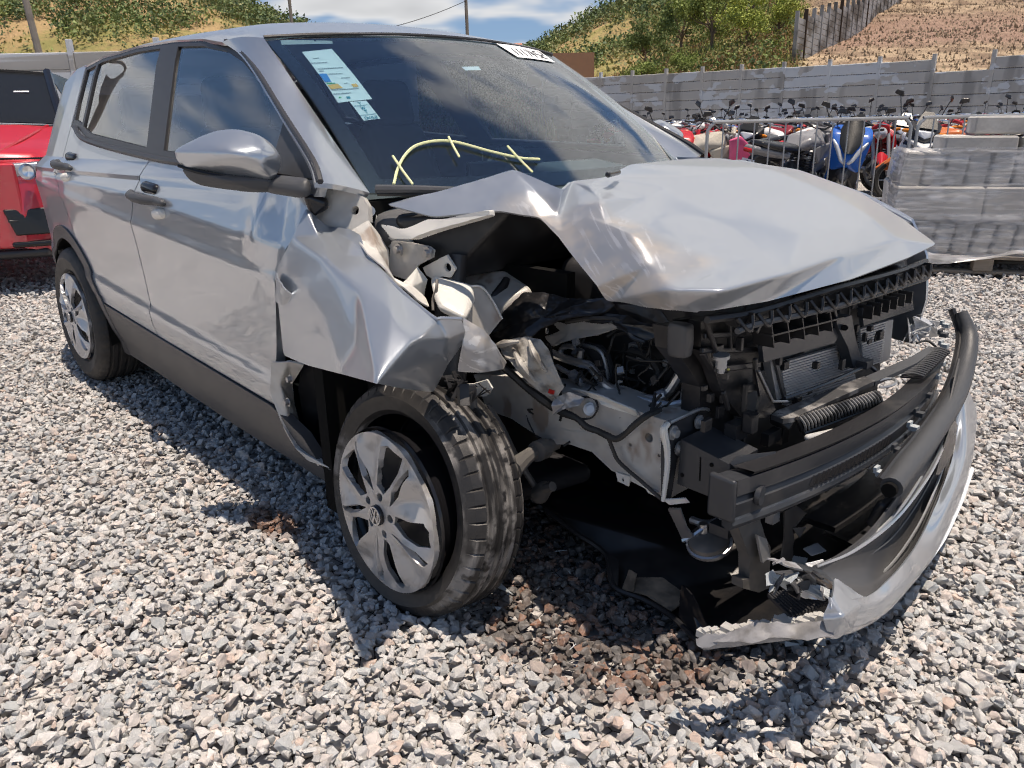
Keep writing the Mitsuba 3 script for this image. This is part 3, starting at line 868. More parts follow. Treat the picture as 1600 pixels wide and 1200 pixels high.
for left in (False, True):
    st = 0.018 if not left else 0.05
    sm_ = 11
    a = put(CARK, 'front_door', skin(front_door, 0, st, .03, left), 'silver_paint', sm_, label=None if left else 'front door with bent front edge and dusty flank')
    b = put(CARK, 'rear_door', skin(rear_door, 0, st, .03, left), 'silver_paint', sm_)
    q = put(CARK, 'quarter_panel', skin(quarter, 0, st, .02, left), 'silver_paint', sm_)
    put(CARK, 'sill_cladding', skin(sill, 0.006, 0.05, .03, left), 'grey_cladding', 40, label='dusty dark grey sill cladding')
    put(CARK, 'arch_cladding', skin(clad_ring, 0.008, 0.03, .03, left), 'grey_cladding', 40)
    put(q, 'lower_cladding', skin(rear_clad, 0.004, 0.05, .02, left), 'grey_cladding', 40)
    put(CARK, 'window_frame', skin(frame_p, -0.004, 0.04, .02, left), 'dark_trim', 40)
    for nm, g, par in (('window', win_f, a), ('window', win_r, b), ('quarter_glass', win_q, q)):
        p, f = dense(g, 0.05)
        v = np.stack([p[:, 0], -(W(p[:, 0], p[:, 1]) - 0.012), p[:, 1]], 1)
        if left: v[:, 1] *= -1
        put(par, nm, TM(v, f), 'tint_glass', True)
    put(a, 'mirror_sail', skin(sail, 0.006, 0.05, .02, left), 'grey_cladding')
    sg = -1 if not left else 1
    # waist line strip under the glass, and the pull handles
    wl = [V3(x, sg * (W(x, z) + .004), z) for x, z in [(-0.55, 1.047), (-0.9, 1.056), (-1.515, 1.078), (-2.29, 1.135), (-2.52, 1.188)]]
    put(CARK, 'belt_moulding', tube(wl, 0.012, 5, 6), 'dark_trim')
    for (x0, x1, z0, z1, par) in ((-1.545, -1.265, .958, .936, a), (-2.55, -2.30, 1.044, 1.024, b)):
        pts = []
        for t in np.linspace(0, 1, 6):
            x, z = x0 + (x1 - x0) * t, z0 + (z1 - z0) * t
            pts.append((x, sg * (W(x, z) + 0.012 + 0.03 * math.sin(math.pi * min(t * 1.25, 1)) ** 0.6), z, 0.012 + .006 * math.sin(math.pi * t)))
        h = cat(*[hull([pts[i], pts[i + 1]]) for i in range(5)])
        hk = put(par, 'handle', hull([pts[0], pts[1], pts[2]]) if False else h, 'soft_grey', 50)
        xm, zm = x0 + (x1 - x0) * .45, z0 + (z1 - z0) * .45 + 0.03
        put(par, 'handle_recess', hull([(xm - .04, sg * (W(xm, zm) - .004), zm, .022), (xm + .05, sg * (W(xm, zm) - .004), zm - .005, .020)]), 'gloss_black')
        put(par, 'key_cover', hull([(x1 - .02, sg * (W(x1, z1 - .035) + .004), z1 - .035, .018), (x1 - .07, sg * (W(x1, z1 - .04) + .002), z1 - .04, .02)]), 'pale_primer')


# roof, pillars
def zc(x): return np.interp(x, [-3.3, -3.12, -2.9, -2.4, -1.8, -1.35, -1.1, -0.95, -0.80], [1.38, 1.452, 1.50, 1.535, 1.548, 1.541, 1.518, 1.487, 1.452])


RS = [(-0.89, .633, 1.426), (-1.0, .642, 1.430), (-1.139, .650, 1.433)] + [(x, float(W(x, z)) + .002, z) for x, z in GAP[6:]] + [(-2.9, float(W(-2.9, 1.44)), 1.44), (-3.12, float(W(-3.12, 1.36)), 1.36)]
RS = np.array(RS)
rows = []
for tt in np.linspace(-1, 1, 41):
    row = []
    for s in np.linspace(0, 1, 46):
        xf = -0.89 + 0.09 * (1 - abs(tt) ** 2.2)
        x = xf + (-3.12 + .02 * tt * tt - xf) * s
        ye = np.interp(-x, -RS[:, 0], RS[:, 1]); ze = np.interp(-x, -RS[:, 0], RS[:, 2])
        u = abs(tt)
        prof = (1 - u ** 3.2) ** 0.8
        z = ze + (zc(x) - 0.012 * u * u - ze) * prof
        row.append((x, ye * tt, z))
    rows.append(row)
roof = shell(grid(rows), -0.012) if vnormals(np.array(rows).reshape(-1, 3), np.array(grid(rows).faces))[:, 2].mean() < 0 else shell(grid(rows), 0.012)
rk = put(CARK, 'roof', roof, 'silver_paint', 40)
put(rk, 'roof_aerial', hull([(-2.85, 0, 1.515, .02), (-2.98, 0, 1.51, .022), (-2.99, 0, 1.56, .006)]), 'gloss_black')
SCR = lambda t: V3(-.281 + (-.89 + .281) * t, .703 + (.633 - .703) * t, 1.002 + (1.426 - 1.002) * t)
for sg in (-1, 1):
    Pl = []
    gx = [(-.294, .852, 1.037), (-.371, .823, 1.088), (-.597, .767, 1.20), (-.826, .709, 1.317), (-.986, .672, 1.387), (-1.139, .650, 1.433)]
    g = spline(gx, 4)
    for i, q in enumerate(g):
        t = i / (len(g) - 1); s0 = SCR(t); row = []
        for u in np.linspace(0, 1, 9):
            m = q * (1 - u) + s0 * u
            bul = 4 * u * (1 - u) * 0.016
            nrm = V3(0.45, 0.75, 0.45)
            m = m + nrm * bul
            row.append((m[0], sg * m[1], m[2]))
        Pl.append(row)
    m = grid(Pl)
    if vnormals(np.array(m.vertices), np.array(m.faces))[:, 1].mean() * sg < 0: m = TM(m.vertices, np.array(m.faces)[:, ::-1])
    pk = put(CARK, 'windscreen_pillar', shell(m, 0.015), 'silver_paint', 60)
    put(pk, 'weather_strip', tube([(a[0] + .012, sg * (a[1] - .008), a[2] + .002) for a in gx], 0.0085, 3, 6), 'dark_trim')


# windscreen
def screen(u, v, off=0.0):
    """u across 0 (right) .. 1 (left), v up 0..1"""
    s = SCR(v); y = (2 * u - 1) * s[1]; b = 1 - (2 * u - 1) ** 2
    x = s[0] + b * (0.155 * (1 - v) + 0.085 * v) + 0.02 * math.sin(math.pi * v) * 0.6
    z = s[2] + b * (-0.012 * (1 - v) + 0.026 * v) + 0.02 * math.sin(math.pi * v)
    return V3(x + off * .55, y, z + off * .83)


sc = grid([[screen(u, v) for v in np.linspace(0, 1, 15)] for u in np.linspace(0, 1, 31)])
wk = put(CARK, 'windscreen', sc, 'screen_glass', True, label='unbroken windscreen with paper sheets stuck inside')
band = []
for (u0, u1, v0, v1) in ((0, .035, 0, 1), (.965, 1, 0, 1), (.03, .97, 0, .075), (.03, .97, .965, 1)):
    m = grid([[screen(u, v, -.006) for v in np.linspace(v0, v1, 12)] for u in np.linspace(u0, u1, 12)])
    band.append(m)
put(wk, 'screen_border', cat(*band), 'gloss_black', True)
put(CARK, 'header_trim', tube([screen(u, 1.0, .003) for u in np.linspace(0, 1, 12)], 0.006, 2, 6), 'dark_trim')


def on_screen(c, off):
    """quad of four (u, v) corners laid on the glass"""
    c = np.array(c, float)
    q = [[(c[0] * (1 - a) + c[1] * a) * (1 - b) + (c[3] * (1 - a) + c[2] * a) * b for b in np.linspace(0, 1, 5)] for a in np.linspace(0, 1, 5)]
    return grid([[screen(x[0], x[1], off) for x in r] for r in q])





# STK0
put(wk, 'paper_sheet', on_screen([(0.0607, 0.8804), (0.1365, 0.8983), (0.1257, 0.5195), (0.0489, 0.5015)], -0.006), 'paper_white', True)
put(wk, 'print_block', on_screen([(0.0544, 0.7019), (0.0719, 0.6999), (0.0674, 0.6417), (0.0539, 0.6388)], -0.0045), 'print_blue', True)
put(wk, 'print_bar', on_screen([(0.0544, 0.6322), (0.0730, 0.6330), (0.0729, 0.6271), (0.0542, 0.6258)], -0.0045), 'print_green', True)
put(wk, 'print_block', on_screen([(0.0537, 0.6179), (0.0770, 0.6262), (0.0815, 0.5957), (0.0545, 0.5879)], -0.0045), 'print_orange', True)
put(wk, 'print_block', on_screen([(0.1059, 0.6209), (0.1180, 0.6226), (0.1174, 0.6015), (0.1051, 0.5989)], -0.0045), 'print_orange', True)
put(wk, 'print_block', on_screen([(0.0735, 0.5373), (0.0815, 0.5381), (0.0806, 0.5248), (0.0726, 0.5236)], -0.0045), 'print_teal', True)
put(wk, 'print_block', on_screen([(0.0576, 0.5363), (0.0625, 0.5373), (0.0619, 0.5294), (0.0569, 0.5279)], -0.0045), 'print_green', True)
put(wk, 'print_line', on_screen([(0.0581, 0.7871), (0.0961, 0.7898), (0.0956, 0.7844), (0.0577, 0.7817)], -0.0045), 'print_grey', True)
put(wk, 'print_line', on_screen([(0.0701, 0.8222), (0.0863, 0.8252), (0.0857, 0.8197), (0.0696, 0.8167)], -0.0045), 'print_grey', True)
put(wk, 'print_line', on_screen([(0.0617, 0.7402), (0.1207, 0.7458), (0.1202, 0.7406), (0.0613, 0.7350)], -0.0045), 'print_grey', True)
put(wk, 'print_line', on_screen([(0.0758, 0.7001), (0.1069, 0.7009), (0.1064, 0.6959), (0.0753, 0.6950)], -0.0045), 'print_grey', True)
put(wk, 'print_line', on_screen([(0.0948, 0.6674), (0.1159, 0.6711), (0.1154, 0.6661), (0.0944, 0.6625)], -0.0045), 'print_grey', True)
put(wk, 'print_line', on_screen([(0.0518, 0.5579), (0.0913, 0.5645), (0.0910, 0.5599), (0.0515, 0.5534)], -0.0045), 'print_grey', True)
put(wk, 'print_line', on_screen([(0.0608, 0.7229), (0.0710, 0.7240), (0.0705, 0.7189), (0.0604, 0.7178)], -0.0045), 'print_grey', True)
put(wk, 'print_line', on_screen([(0.0922, 0.6285), (0.1008, 0.6299), (0.1004, 0.6251), (0.0918, 0.6237)], -0.0045), 'print_grey', True)
put(wk, 'print_line', on_screen([(0.0552, 0.5857), (0.1152, 0.5933), (0.1148, 0.5887), (0.0549, 0.5811)], -0.0045), 'print_grey', True)
put(wk, 'plate_label', on_screen([(0.0738, 0.5041), (0.1104, 0.5108), (0.1111, 0.3975), (0.0743, 0.3882)], -0.006), 'paper_white', True)
put(wk, 'print_line', on_screen([(0.0748, 0.4756), (0.1088, 0.4824), (0.1086, 0.4800), (0.0747, 0.4727)], -0.0045), 'print_teal', True)
put(wk, 'print_line', on_screen([(0.0736, 0.4177), (0.1093, 0.4264), (0.1092, 0.4241), (0.0735, 0.4150)], -0.0045), 'print_teal', True)
put(wk, 'auction_sticker', on_screen([(0.6925, 0.9829), (0.9144, 1.0081), (0.9096, 0.8658), (0.7084, 0.8540)], 0.004), 'paper_white', True)
put(wk, 'small_label', on_screen([(0.4428, 0.7490), (0.5037, 0.7580), (0.4984, 0.7274), (0.4421, 0.7205)], -0.006), 'paper_white', True)
put(wk, 'clear_strip', on_screen([(0.0369, 0.9902), (0.1569, 0.9657), (0.1513, 0.9407), (0.0302, 0.9483)], -0.006), 'print_grey', True)
put(wk, 'letter', cat(*[on_screen(q, -0.0045) for q in ([(0.0877, 0.4981), (0.0905, 0.4897), (0.0920, 0.4931), (0.0892, 0.5016)], [(0.0943, 0.5019), (0.0907, 0.4921), (0.0917, 0.4907), (0.0953, 0.5005)], [(0.0904, 0.4904), (0.0900, 0.4813), (0.0917, 0.4834), (0.0920, 0.4924)],)]), 'print_teal', True)
put(wk, 'letter', cat(*[on_screen(q, -0.0045) for q in ([(0.0861, 0.4704), (0.0873, 0.4507), (0.0889, 0.4533), (0.0877, 0.4731)], [(0.0888, 0.4523), (0.0919, 0.4695), (0.0904, 0.4688), (0.0873, 0.4516)], [(0.0903, 0.4678), (0.0917, 0.4521), (0.0933, 0.4548), (0.0920, 0.4705)], [(0.0933, 0.4540), (0.0966, 0.4753), (0.0951, 0.4743), (0.0918, 0.4530)],)]), 'print_teal', True)
put(wk, 'letter', cat(*[on_screen(q, -0.0045) for q in ([(0.0879, 0.4440), (0.0953, 0.4462), (0.0961, 0.4501), (0.0887, 0.4478)], [(0.0912, 0.4461), (0.0902, 0.4259), (0.0918, 0.4278), (0.0928, 0.4480)],)]), 'print_teal', True)
put(wk, 'lettering', cat(*[on_screen(q, -0.0045) for q in ([(0.0792, 0.3926), (0.0843, 0.3935), (0.0849, 0.3961), (0.0798, 0.3952)], [(0.0852, 0.3955), (0.0854, 0.4090), (0.0843, 0.4075), (0.0841, 0.3941)], [(0.0851, 0.4096), (0.0800, 0.4086), (0.0794, 0.4060), (0.0846, 0.4069)], [(0.0792, 0.4066), (0.0790, 0.3932), (0.0801, 0.3946), (0.0803, 0.4080)], [(0.0871, 0.3959), (0.0874, 0.4093), (0.0863, 0.4079), (0.0860, 0.3945)], [(0.0868, 0.4002), (0.0921, 0.4086), (0.0919, 0.4106), (0.0866, 0.4022)], [(0.0873, 0.4015), (0.0913, 0.3949), (0.0922, 0.3974), (0.0882, 0.4040)], [(0.0995, 0.4123), (0.0943, 0.4113), (0.0937, 0.4086), (0.0989, 0.4096)], [(0.0935, 0.4092), (0.0933, 0.4025), (0.0944, 0.4039), (0.0946, 0.4107)], [(0.0936, 0.4019), (0.0988, 0.4029), (0.0994, 0.4055), (0.0942, 0.4045)], [(0.0985, 0.4035), (0.0984, 0.3968), (0.0995, 0.3982), (0.0996, 0.4049)], [(0.0992, 0.3988), (0.0940, 0.3978), (0.0935, 0.3952), (0.0986, 0.3962)], [(0.1010, 0.4100), (0.1062, 0.4109), (0.1068, 0.4136), (0.1015, 0.4126)], [(0.1059, 0.4116), (0.1058, 0.4048), (0.1069, 0.4062), (0.1071, 0.4130)], [(0.1066, 0.4068), (0.1014, 0.4059), (0.1008, 0.4032), (0.1060, 0.4042)], [(0.1005, 0.4038), (0.1004, 0.3971), (0.1015, 0.3985), (0.1017, 0.4053)], [(0.1007, 0.3965), (0.1059, 0.3975), (0.1065, 0.4001), (0.1012, 0.3992)],)]), 'print_teal', True)
put(wk, 'lettering', cat(*[on_screen(q, 0.0055) for q in ([(0.7328, 0.8821), (0.7384, 0.9506), (0.7341, 0.9458), (0.7287, 0.8777)], [(0.7543, 0.8822), (0.7605, 0.9517), (0.7560, 0.9468), (0.7500, 0.8777)], [(0.7767, 0.8829), (0.7837, 0.9535), (0.7790, 0.9483), (0.7722, 0.8782)], [(0.7958, 0.9495), (0.8111, 0.9512), (0.8157, 0.9574), (0.8003, 0.9555)], [(0.8109, 0.9517), (0.7941, 0.8793), (0.7988, 0.8839), (0.8160, 0.9568)], [(0.8207, 0.9528), (0.8156, 0.9089), (0.8207, 0.9142), (0.8260, 0.9584)], [(0.8159, 0.9086), (0.8317, 0.9103), (0.8364, 0.9164), (0.8204, 0.9146)], [(0.8301, 0.9395), (0.8233, 0.8812), (0.8284, 0.8864), (0.8355, 0.9451)], [(0.8705, 0.9663), (0.8529, 0.9630), (0.8478, 0.9564), (0.8651, 0.9595)], [(0.8475, 0.9568), (0.8426, 0.9193), (0.8481, 0.9249), (0.8532, 0.9627)], [(0.8429, 0.9189), (0.8598, 0.9214), (0.8650, 0.9279), (0.8478, 0.9252)], [(0.8595, 0.9217), (0.8546, 0.8845), (0.8602, 0.8901), (0.8653, 0.9276)], [(0.8599, 0.8904), (0.8432, 0.8883), (0.8384, 0.8823), (0.8549, 0.8842)], [(0.8765, 0.9617), (0.8953, 0.9657), (0.9012, 0.9730), (0.8821, 0.9687)], [(0.8949, 0.9661), (0.8888, 0.9268), (0.8951, 0.9330), (0.9015, 0.9727)], [(0.8948, 0.9334), (0.8762, 0.9298), (0.8709, 0.9232), (0.8891, 0.9265)], [(0.8706, 0.9235), (0.8654, 0.8859), (0.8712, 0.8916), (0.8765, 0.9295)], [(0.8657, 0.8856), (0.8835, 0.8882), (0.8889, 0.8948), (0.8709, 0.8919)],)]), 'print_black', True)
CD = put(CARK, 'trim_cord', tube([(-0.263, -0.638, 1.020), (-0.295, -0.598, 1.058), (-0.322, -0.549, 1.092), (-0.335, -0.497, 1.114), (-0.328, -0.429, 1.123), (-0.306, -0.373, 1.116), (-0.260, -0.299, 1.091), (-0.220, -0.216, 1.069), (-0.205, -0.147, 1.062)], .0042, 5, 6), 'cord_yellow', label='thin pale yellow strip arched over the windscreen')
put(CD, 'tie', tube([(-0.322, -0.593, 1.089), (-0.277, -0.596, 1.052), (-0.236, -0.596, 1.018)], .0035, 3, 6), 'cord_yellow')
put(CD, 'tie', tube([(-0.323, -0.395, 1.133), (-0.289, -0.405, 1.104), (-0.259, -0.412, 1.079)], .0035, 3, 6), 'cord_yellow')
put(CD, 'tie', tube([(-0.255, -0.230, 1.103), (-0.207, -0.227, 1.065), (-0.164, -0.219, 1.030)], .0035, 3, 6), 'cord_yellow')
# STK1


# inside: dash, seats, wheel, floor, rear bulkhead
put(CARK, 'dashboard', rough(hull([(-.25, -.66, .90, .05), (-.25, .66, .90, .05), (-.62, -.64, .93, .06), (-.62, .64, .93, .06), (-.62, -.64, .72, .06), (-.62, .64, .72, .06), (-.1, -.55, .93, .03), (-.1, .55, .93, .03)], 1), .0, 1), 'interior_dark')
dk = f'{CARK}__dashboard'
put(dk, 'instrument_hood', hull([(-.55, .22, 1.0, .03), (-.55, .52, 1.0, .03), (-.40, .25, .98, .03), (-.40, .5, .98, .03), (-.6, .22, .94, .02), (-.6, .52, .94, .02)]), 'interior_dark')
put(dk, 'screen_unit', bx((-.58, .02, .98), (.02, .26, .13), ch=.005), 'gloss_black')
ring = [V3(-.80, .37, .90) + rot((0, 1, 0), -24)[:3, :3] @ V3(0, math.cos(a) * .185, math.sin(a) * .185) for a in np.linspace(0, 2 * np.pi, 25)]
sw = put(CARK, 'steering_wheel', tube(ring, .014, 1, 8), 'interior_dark')
put(sw, 'hub', hull([(-.79, .37, .90, .07), (-.74, .37, .88, .05)]), 'interior_dark')
put(sw, 'spokes', cat(tube([V3(-.8, .20, .91), V3(-.79, .54, .91)], .012, 1, 6), tube([V3(-.79, .37, .9), V3(-.77, .37, .74)], .014, 1, 6)), 'interior_dark')
for (x, y, w_) in ((-1.25, .37, .23), (-1.25, -.37, .23), (-2.15, -.38, .28), (-2.15, .38, .28)):
    s_ = put(CARK, 'seat', hull([(x + .3, y - w_ + .05, .52, .06), (x + .3, y + w_ - .05, .52, .06), (x - .15, y - w_ + .05, .48, .06), (x - .15, y + w_ - .05, .48, .06)]), 'seat_fabric')
    put(s_, 'backrest', hull([(x - .2, y - w_ + .04, .55, .05), (x - .2, y + w_ - .04, .55, .05), (x - .40, y - w_ + .07, 1.05, .05), (x - .40, y + w_ - .07, 1.05, .05), (x - .42, y - .12, 1.13, .05), (x - .42, y + .12, 1.13, .05)]), 'seat_fabric')
    put(s_, 'headrest', hull([(x - .43, y - .09, 1.20, .045), (x - .43, y + .09, 1.20, .045), (x - .45, y - .08, 1.32, .045), (x - .45, y + .08, 1.32, .045)]), 'seat_fabric')
put(CARK, 'floor_pan', bx((-1.65, 0, .27), (3.1, 1.5, .06)), 'cavity')
put(CARK, 'rear_bulkhead', slab([(-3.0, -.72, .3), (-3.0, .72, .3), (-2.75, .66, 1.05), (-2.75, -.66, 1.05)], .02), 'interior_dark')
tg = []
for z in np.linspace(.30, 1.36, 12):
    x = np.interp(z, [.3, .55, .95, 1.1, 1.36], [-3.36, -3.40, -3.36, -3.28, -3.13]); w_ = np.interp(z, [.3, .9, 1.36], [.62, .60, .55])
    tg.append([(x - .05 * (1 - a * a), w_ * a * 1.02, z) for a in np.linspace(-1, 1, 11)])
put(CARK, 'tailgate', shell(grid(tg), .02), 'silver_paint', 40)
put(CARK, 'rear_window', grid([[(p[0] - .06, p[1] * .92, p[2]) for p in r] for r in tg[8:]]), 'tint_glass', True)
for sg in (-1, 1):
    tl = [[(x, sg * (W(x, z) + .004), z) for x in np.linspace(-3.37, -3.10, 8)] for z in np.linspace(.93, 1.05, 5)]
    put(CARK, 'tail_lamp', grid(tl), 'lamp_red', True)
# wheel housings keep daylight out from under the body
for sg in (-1, 1):
    ho = lathe([(.37, -.04), (.37, .28), (.01, .28)], 28); ho.apply_transform(rot((0, 0, 1), 180 if sg > 0 else 0))
    hv = np.array(ho.vertices); keepf = hv[np.array(ho.faces)].mean(1)[:, 2] > -0.05
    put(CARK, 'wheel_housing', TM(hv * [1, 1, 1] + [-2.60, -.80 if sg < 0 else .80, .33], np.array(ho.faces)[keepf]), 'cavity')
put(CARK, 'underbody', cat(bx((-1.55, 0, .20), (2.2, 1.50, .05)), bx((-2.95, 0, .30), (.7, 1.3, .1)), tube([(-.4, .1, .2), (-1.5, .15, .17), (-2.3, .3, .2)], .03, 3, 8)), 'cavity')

# door mirrors (the left one is the right one turned over)
def turned(m, sg):
    return m if sg < 0 else TM(np.array(m.vertices) * [1, -1, 1], np.array(m.faces)[:, ::-1])


def blob(balls, edge=.012, it=14, s=2):
    h = hull(balls, s)
    q = m3.Manifold(m3.Mesh(np.array(h.vertices, np.float32), np.array(h.faces, np.uint32))).refine_to_length(edge).to_mesh()
    m = trimesh.Trimesh(q.vert_properties[:, :3], q.tri_verts, process=True)
    return relax(TM(m.vertices, m.faces), it, .6)


def rounded(balls, n=1):
    h = hull(balls, 1)
    return TM(*trimesh.remesh.subdivide_loop(h.vertices, h.faces, iterations=n))


for sg in (-1, 1):
    cap = [(-0.655, -1.048, 1.113) + (.004,), (-0.620, -1.009, 1.137) + (.006,), (-0.575, -0.943, 1.162) + (.008,), (-0.520, -0.900, 1.157) + (.008,), (-0.480, -0.867, 1.130) + (.008,), (-0.460, -0.847, 1.088) + (.006,), (-0.465, -0.872, 1.039) + (.004,), (-0.560, -0.954, 1.047) + (.004,), (-0.640, -1.035, 1.074) + (.004,),
           (-0.500, -0.981, 1.109) + (.02,), (-0.450, -0.922, 1.099) + (.02,), (-0.580, -1.013, 1.109) + (.012,), (-0.600, -0.930, 1.146) + (.01,), (-0.680, -0.986, 1.123) + (.006,), (-0.540, -0.837, 1.119) + (.008,), (-0.540, -0.856, 1.045) + (.006,), (-0.680, -0.992, 1.082) + (.006,)]
    k_ = put(CARK, 'mirror', turned(blob(cap, .008, 26), sg), 'silver_paint', 60, label=None if sg > 0 else 'intact silver mirror housing over a black foot')
    foot = [(-0.640, -1.031, 1.067) + (.008,), (-0.630, -1.012, 1.035) + (.006,), (-0.550, -0.937, 1.016) + (.006,), (-0.470, -0.870, 1.034) + (.010,), (-0.480, -0.882, 1.011) + (.006,), (-0.520, -0.965, 1.041) + (.01,), (-0.500, -0.834, 1.017) + (.01,)]
    put(k_, 'foot', turned(cat(blob(foot, .012, 14), blob([(-0.500, -0.871, 1.023) + (.02,), (-0.360, -0.847, 1.016) + (.022,), (-0.360, -0.839, 1.036) + (.01,), (-0.500, -0.850, 1.038) + (.012,), (-0.370, -0.851, 1.008) + (.01,)], .015, 6)), sg), 'soft_grey', 50)
    put(k_, 'side_indicator', turned(tube([(-0.645, -1.043, 1.079), (-0.595, -1.013, 1.064), (-0.545, -0.978, 1.052), (-0.535, -0.964, 1.045)], [.004, .007, .006, .003], 3, 8), sg), 'smoke_screen')
    put(k_, 'mirror_glass', turned(slab([(-0.700, -0.978, 1.119), (-0.570, -0.831, 1.122), (-0.570, -0.840, 1.055), (-0.700, -0.984, 1.080)], .003), sg), 'chrome')


# ------------------------------------------------------------------ wheels
def spokes_cover(R=0.205, n=5):
    """wheel cover with five wide windows, five slits and five nut holes between twisted spokes, drawn in the wheel's plane (x, z)"""
    pol = lambda r, th: (r * math.cos(th), r * math.sin(th))
    hol = []
    for i in range(n):
        a = 2 * math.pi * i / n
        hol.append(Polygon([pol(.066, a - .16), pol(.105, a - .33), pol(.150, a - .34), pol(.182, a - .27), pol(.191, a - .02), pol(.182, a + .08), pol(.130, a + .07), pol(.080, a + .14)]).buffer(.003).buffer(-.001))
        b = a + .66
        hol.append(Polygon([pol(.062, b - .12), pol(.11, b - .05), pol(.15, b + .03), pol(.186, b + .05), pol(.191, b + .12), pol(.15, b + .15), pol(.10, b + .10)]).buffer(.002).buffer(-.001))
        hol.append(Point(*pol(.050, a)).buffer(.0105, 8))
    return Point(0, 0).buffer(R, 48).difference(unary_union(hol))


def wheel_cover(paint):
    g = spokes_cover()
    p, f = dense(g, 0.008)
    r = np.hypot(p[:, 0], p[:, 1]); a = np.arctan2(p[:, 1], p[:, 0])
    ph = np.mod(a + .33, 2 * np.pi / 5) / (2 * np.pi / 5)
    h = 0.018 * np.cos(np.clip(r / .205, 0, 1) * 1.45) + 0.020 * (np.abs(np.mod(ph * 2 + r * 2.2, 1.0) - .5) * 2 - .5) * np.clip(r / .08 - .6, 0, 1) * np.clip((.202 - r) / .02, 0, 1)
    m = TM(np.stack([p[:, 0], -h, p[:, 1]], 1), f)
    if vnormals(np.array(m.vertices), np.array(m.faces))[:, 1].mean() > 0: m = TM(m.vertices, np.array(m.faces)[:, ::-1])
    return mikit.ply(shell(m, 0.014), paint, smooth=24)


def emblem():
    """round badge: a ring with a V standing over a W"""
    s = 0.021; bars = []
    def st(pts): bars.append(LineString(pts).buffer(.0021, cap_style=2, join_style=2))
    st([(-.42 * s, .92 * s), (0, .08 * s), (.42 * s, .92 * s)])
    st([(-.80 * s, .58 * s), (-.42 * s, -.72 * s), (0, .02 * s), (.42 * s, -.72 * s), (.80 * s, .58 * s)])
    g = unary_union(bars + [Point(0, 0).buffer(s * 1.12).difference(Point(0, 0).buffer(s * .97))]).intersection(Point(0, 0).buffer(s * 1.12))
    return cat(*[trimesh.creation.extrude_polygon(q, .002, engine='earcut') for q in getattr(g, 'geoms', [g])])


def tyre_mesh(R, Rb, wd, cut=5, sides=220):
    """lathe with bulged sidewalls, rain grooves and shoulder cuts; axis y, outer face at y = 0, inner at y = wd"""
    gr = []
    for k_ in range(4):
        yc = wd * (0.24 + 0.175 * k_); gr += [(R - .001, yc - .008), (R - .008, yc - .005), (R - .008, yc + .005), (R - .001, yc + .008)]
    prof = [(Rb, .022), (Rb + .012, .008), (Rb + .035, .001), (Rb + (R - Rb) * .55, -.004), (R - .030, .004), (R - .013, .014), (R - .004, .030)] + gr + [(R - .004, wd - .030), (R - .013, wd - .014), (R - .03, wd - .004), (Rb + (R - Rb) * .55, wd + .004), (Rb + .03, wd), (Rb, wd - .022)]
    m = lathe(prof, sides); v = np.array(m.vertices); nP = len(prof)
    idx = np.arange(len(v)); ring = idx // sides; k_ = idx % sides
    # shoulder blocks: every third slice is cut back a little
    sh = np.isin(ring, [5, 6, 7, nP - 8, nP - 7, nP - 6]) & (k_ % cut == 0)
    r = np.hypot(v[:, 0], v[:, 2]); s_ = np.where(sh, (r - .005) / r, 1)
    v[:, 0] *= s_; v[:, 2] *= s_
    return TM(v, m.faces)


def rim_mesh(Rb, wd):
    return lathe([(Rb + .004, .012), (Rb + .006, .02), (Rb - .006, .03), (Rb - .012, .05), (Rb - .03, .10), (Rb - .03, wd - .03), (Rb + .002, wd - .01)], 40)


TY = mikit.ply(tyre_mesh(.325, .212, .205), 'tyre_rubber', smooth=28)
RM = mikit.ply(rim_mesh(.208, .19), 'gloss_black', smooth=40)
DISC = mikit.ply(cat(lathe([(.195, .045), (.06, .06), (.01, .06)], 32), lathe([(.14, .10), (.14, .12), (.02, .12)], 28)), 'dark_steel', smooth=40)
CV1, CV2 = wheel_cover('wheel_paint'), wheel_cover('wheel_silver')
HUBM = cat(lathe([(.0005, -.028), (.022, -.028), (.026, -.024), (.027, -.01)], 24))
NUT = cat(*[moved(lathe([(.0005, -.012), (.011, -.012), (.013, -.008), (.014, .01)], 10), trimesh.transformations.translation_matrix((math.cos(a) * .055, 0, math.sin(a) * .055))) for a in np.arange(5) * 2 * np.pi / 5])


def frame_axis(c, n, spin=0.0):
    """places a wheel built with its outer face towards -y so that this face looks along n"""
    n = V3(*n); n /= np.linalg.norm(n); y = -n
    x = np.cross(y, (0, 0, 1)); x /= np.linalg.norm(x); z = np.cross(x, y)
    M = np.eye(4); M[:3, 0], M[:3, 1], M[:3, 2], M[:3, 3] = x, y, z, c
    return M @ rot((0, 1, 0), spin)


def wheel(label, c, n, cover, tyre=None, tyre_M=None, spin=0.0, flip=False):
    M = frame_axis(c, n, spin); w_ = put(CARK, 'wheel', dict(RM), None, to_world=T(M), label=label)
    put(w_, 'tyre', dict(tyre or TY), None, to_world=T(M if tyre_M is None else tyre_M))
    put(w_, 'brake_disc', dict(DISC), None, to_world=T(M))
    cM = M @ trimesh.transformations.translation_matrix((0, -.002, 0))
    put(w_, 'cover', dict(cover), None, to_world=T(cM))
    put(w_, 'cap', HUBM, 'gloss_black', to_world=T(cM))
    e = moved(emblem(), cM @ np.array([[1, 0, 0, 0], [0, 0, -1, -.0275], [0, 1, 0, 0], [0, 0, 0, 1.]]) )
    put(w_, 'emblem', e, 'alu', smooth=False)
    put(w_, 'nuts', NUT, 'dark_steel', to_world=T(cM @ trimesh.transformations.translation_matrix((0, .004, 0))), kind='stuff')
    return w_


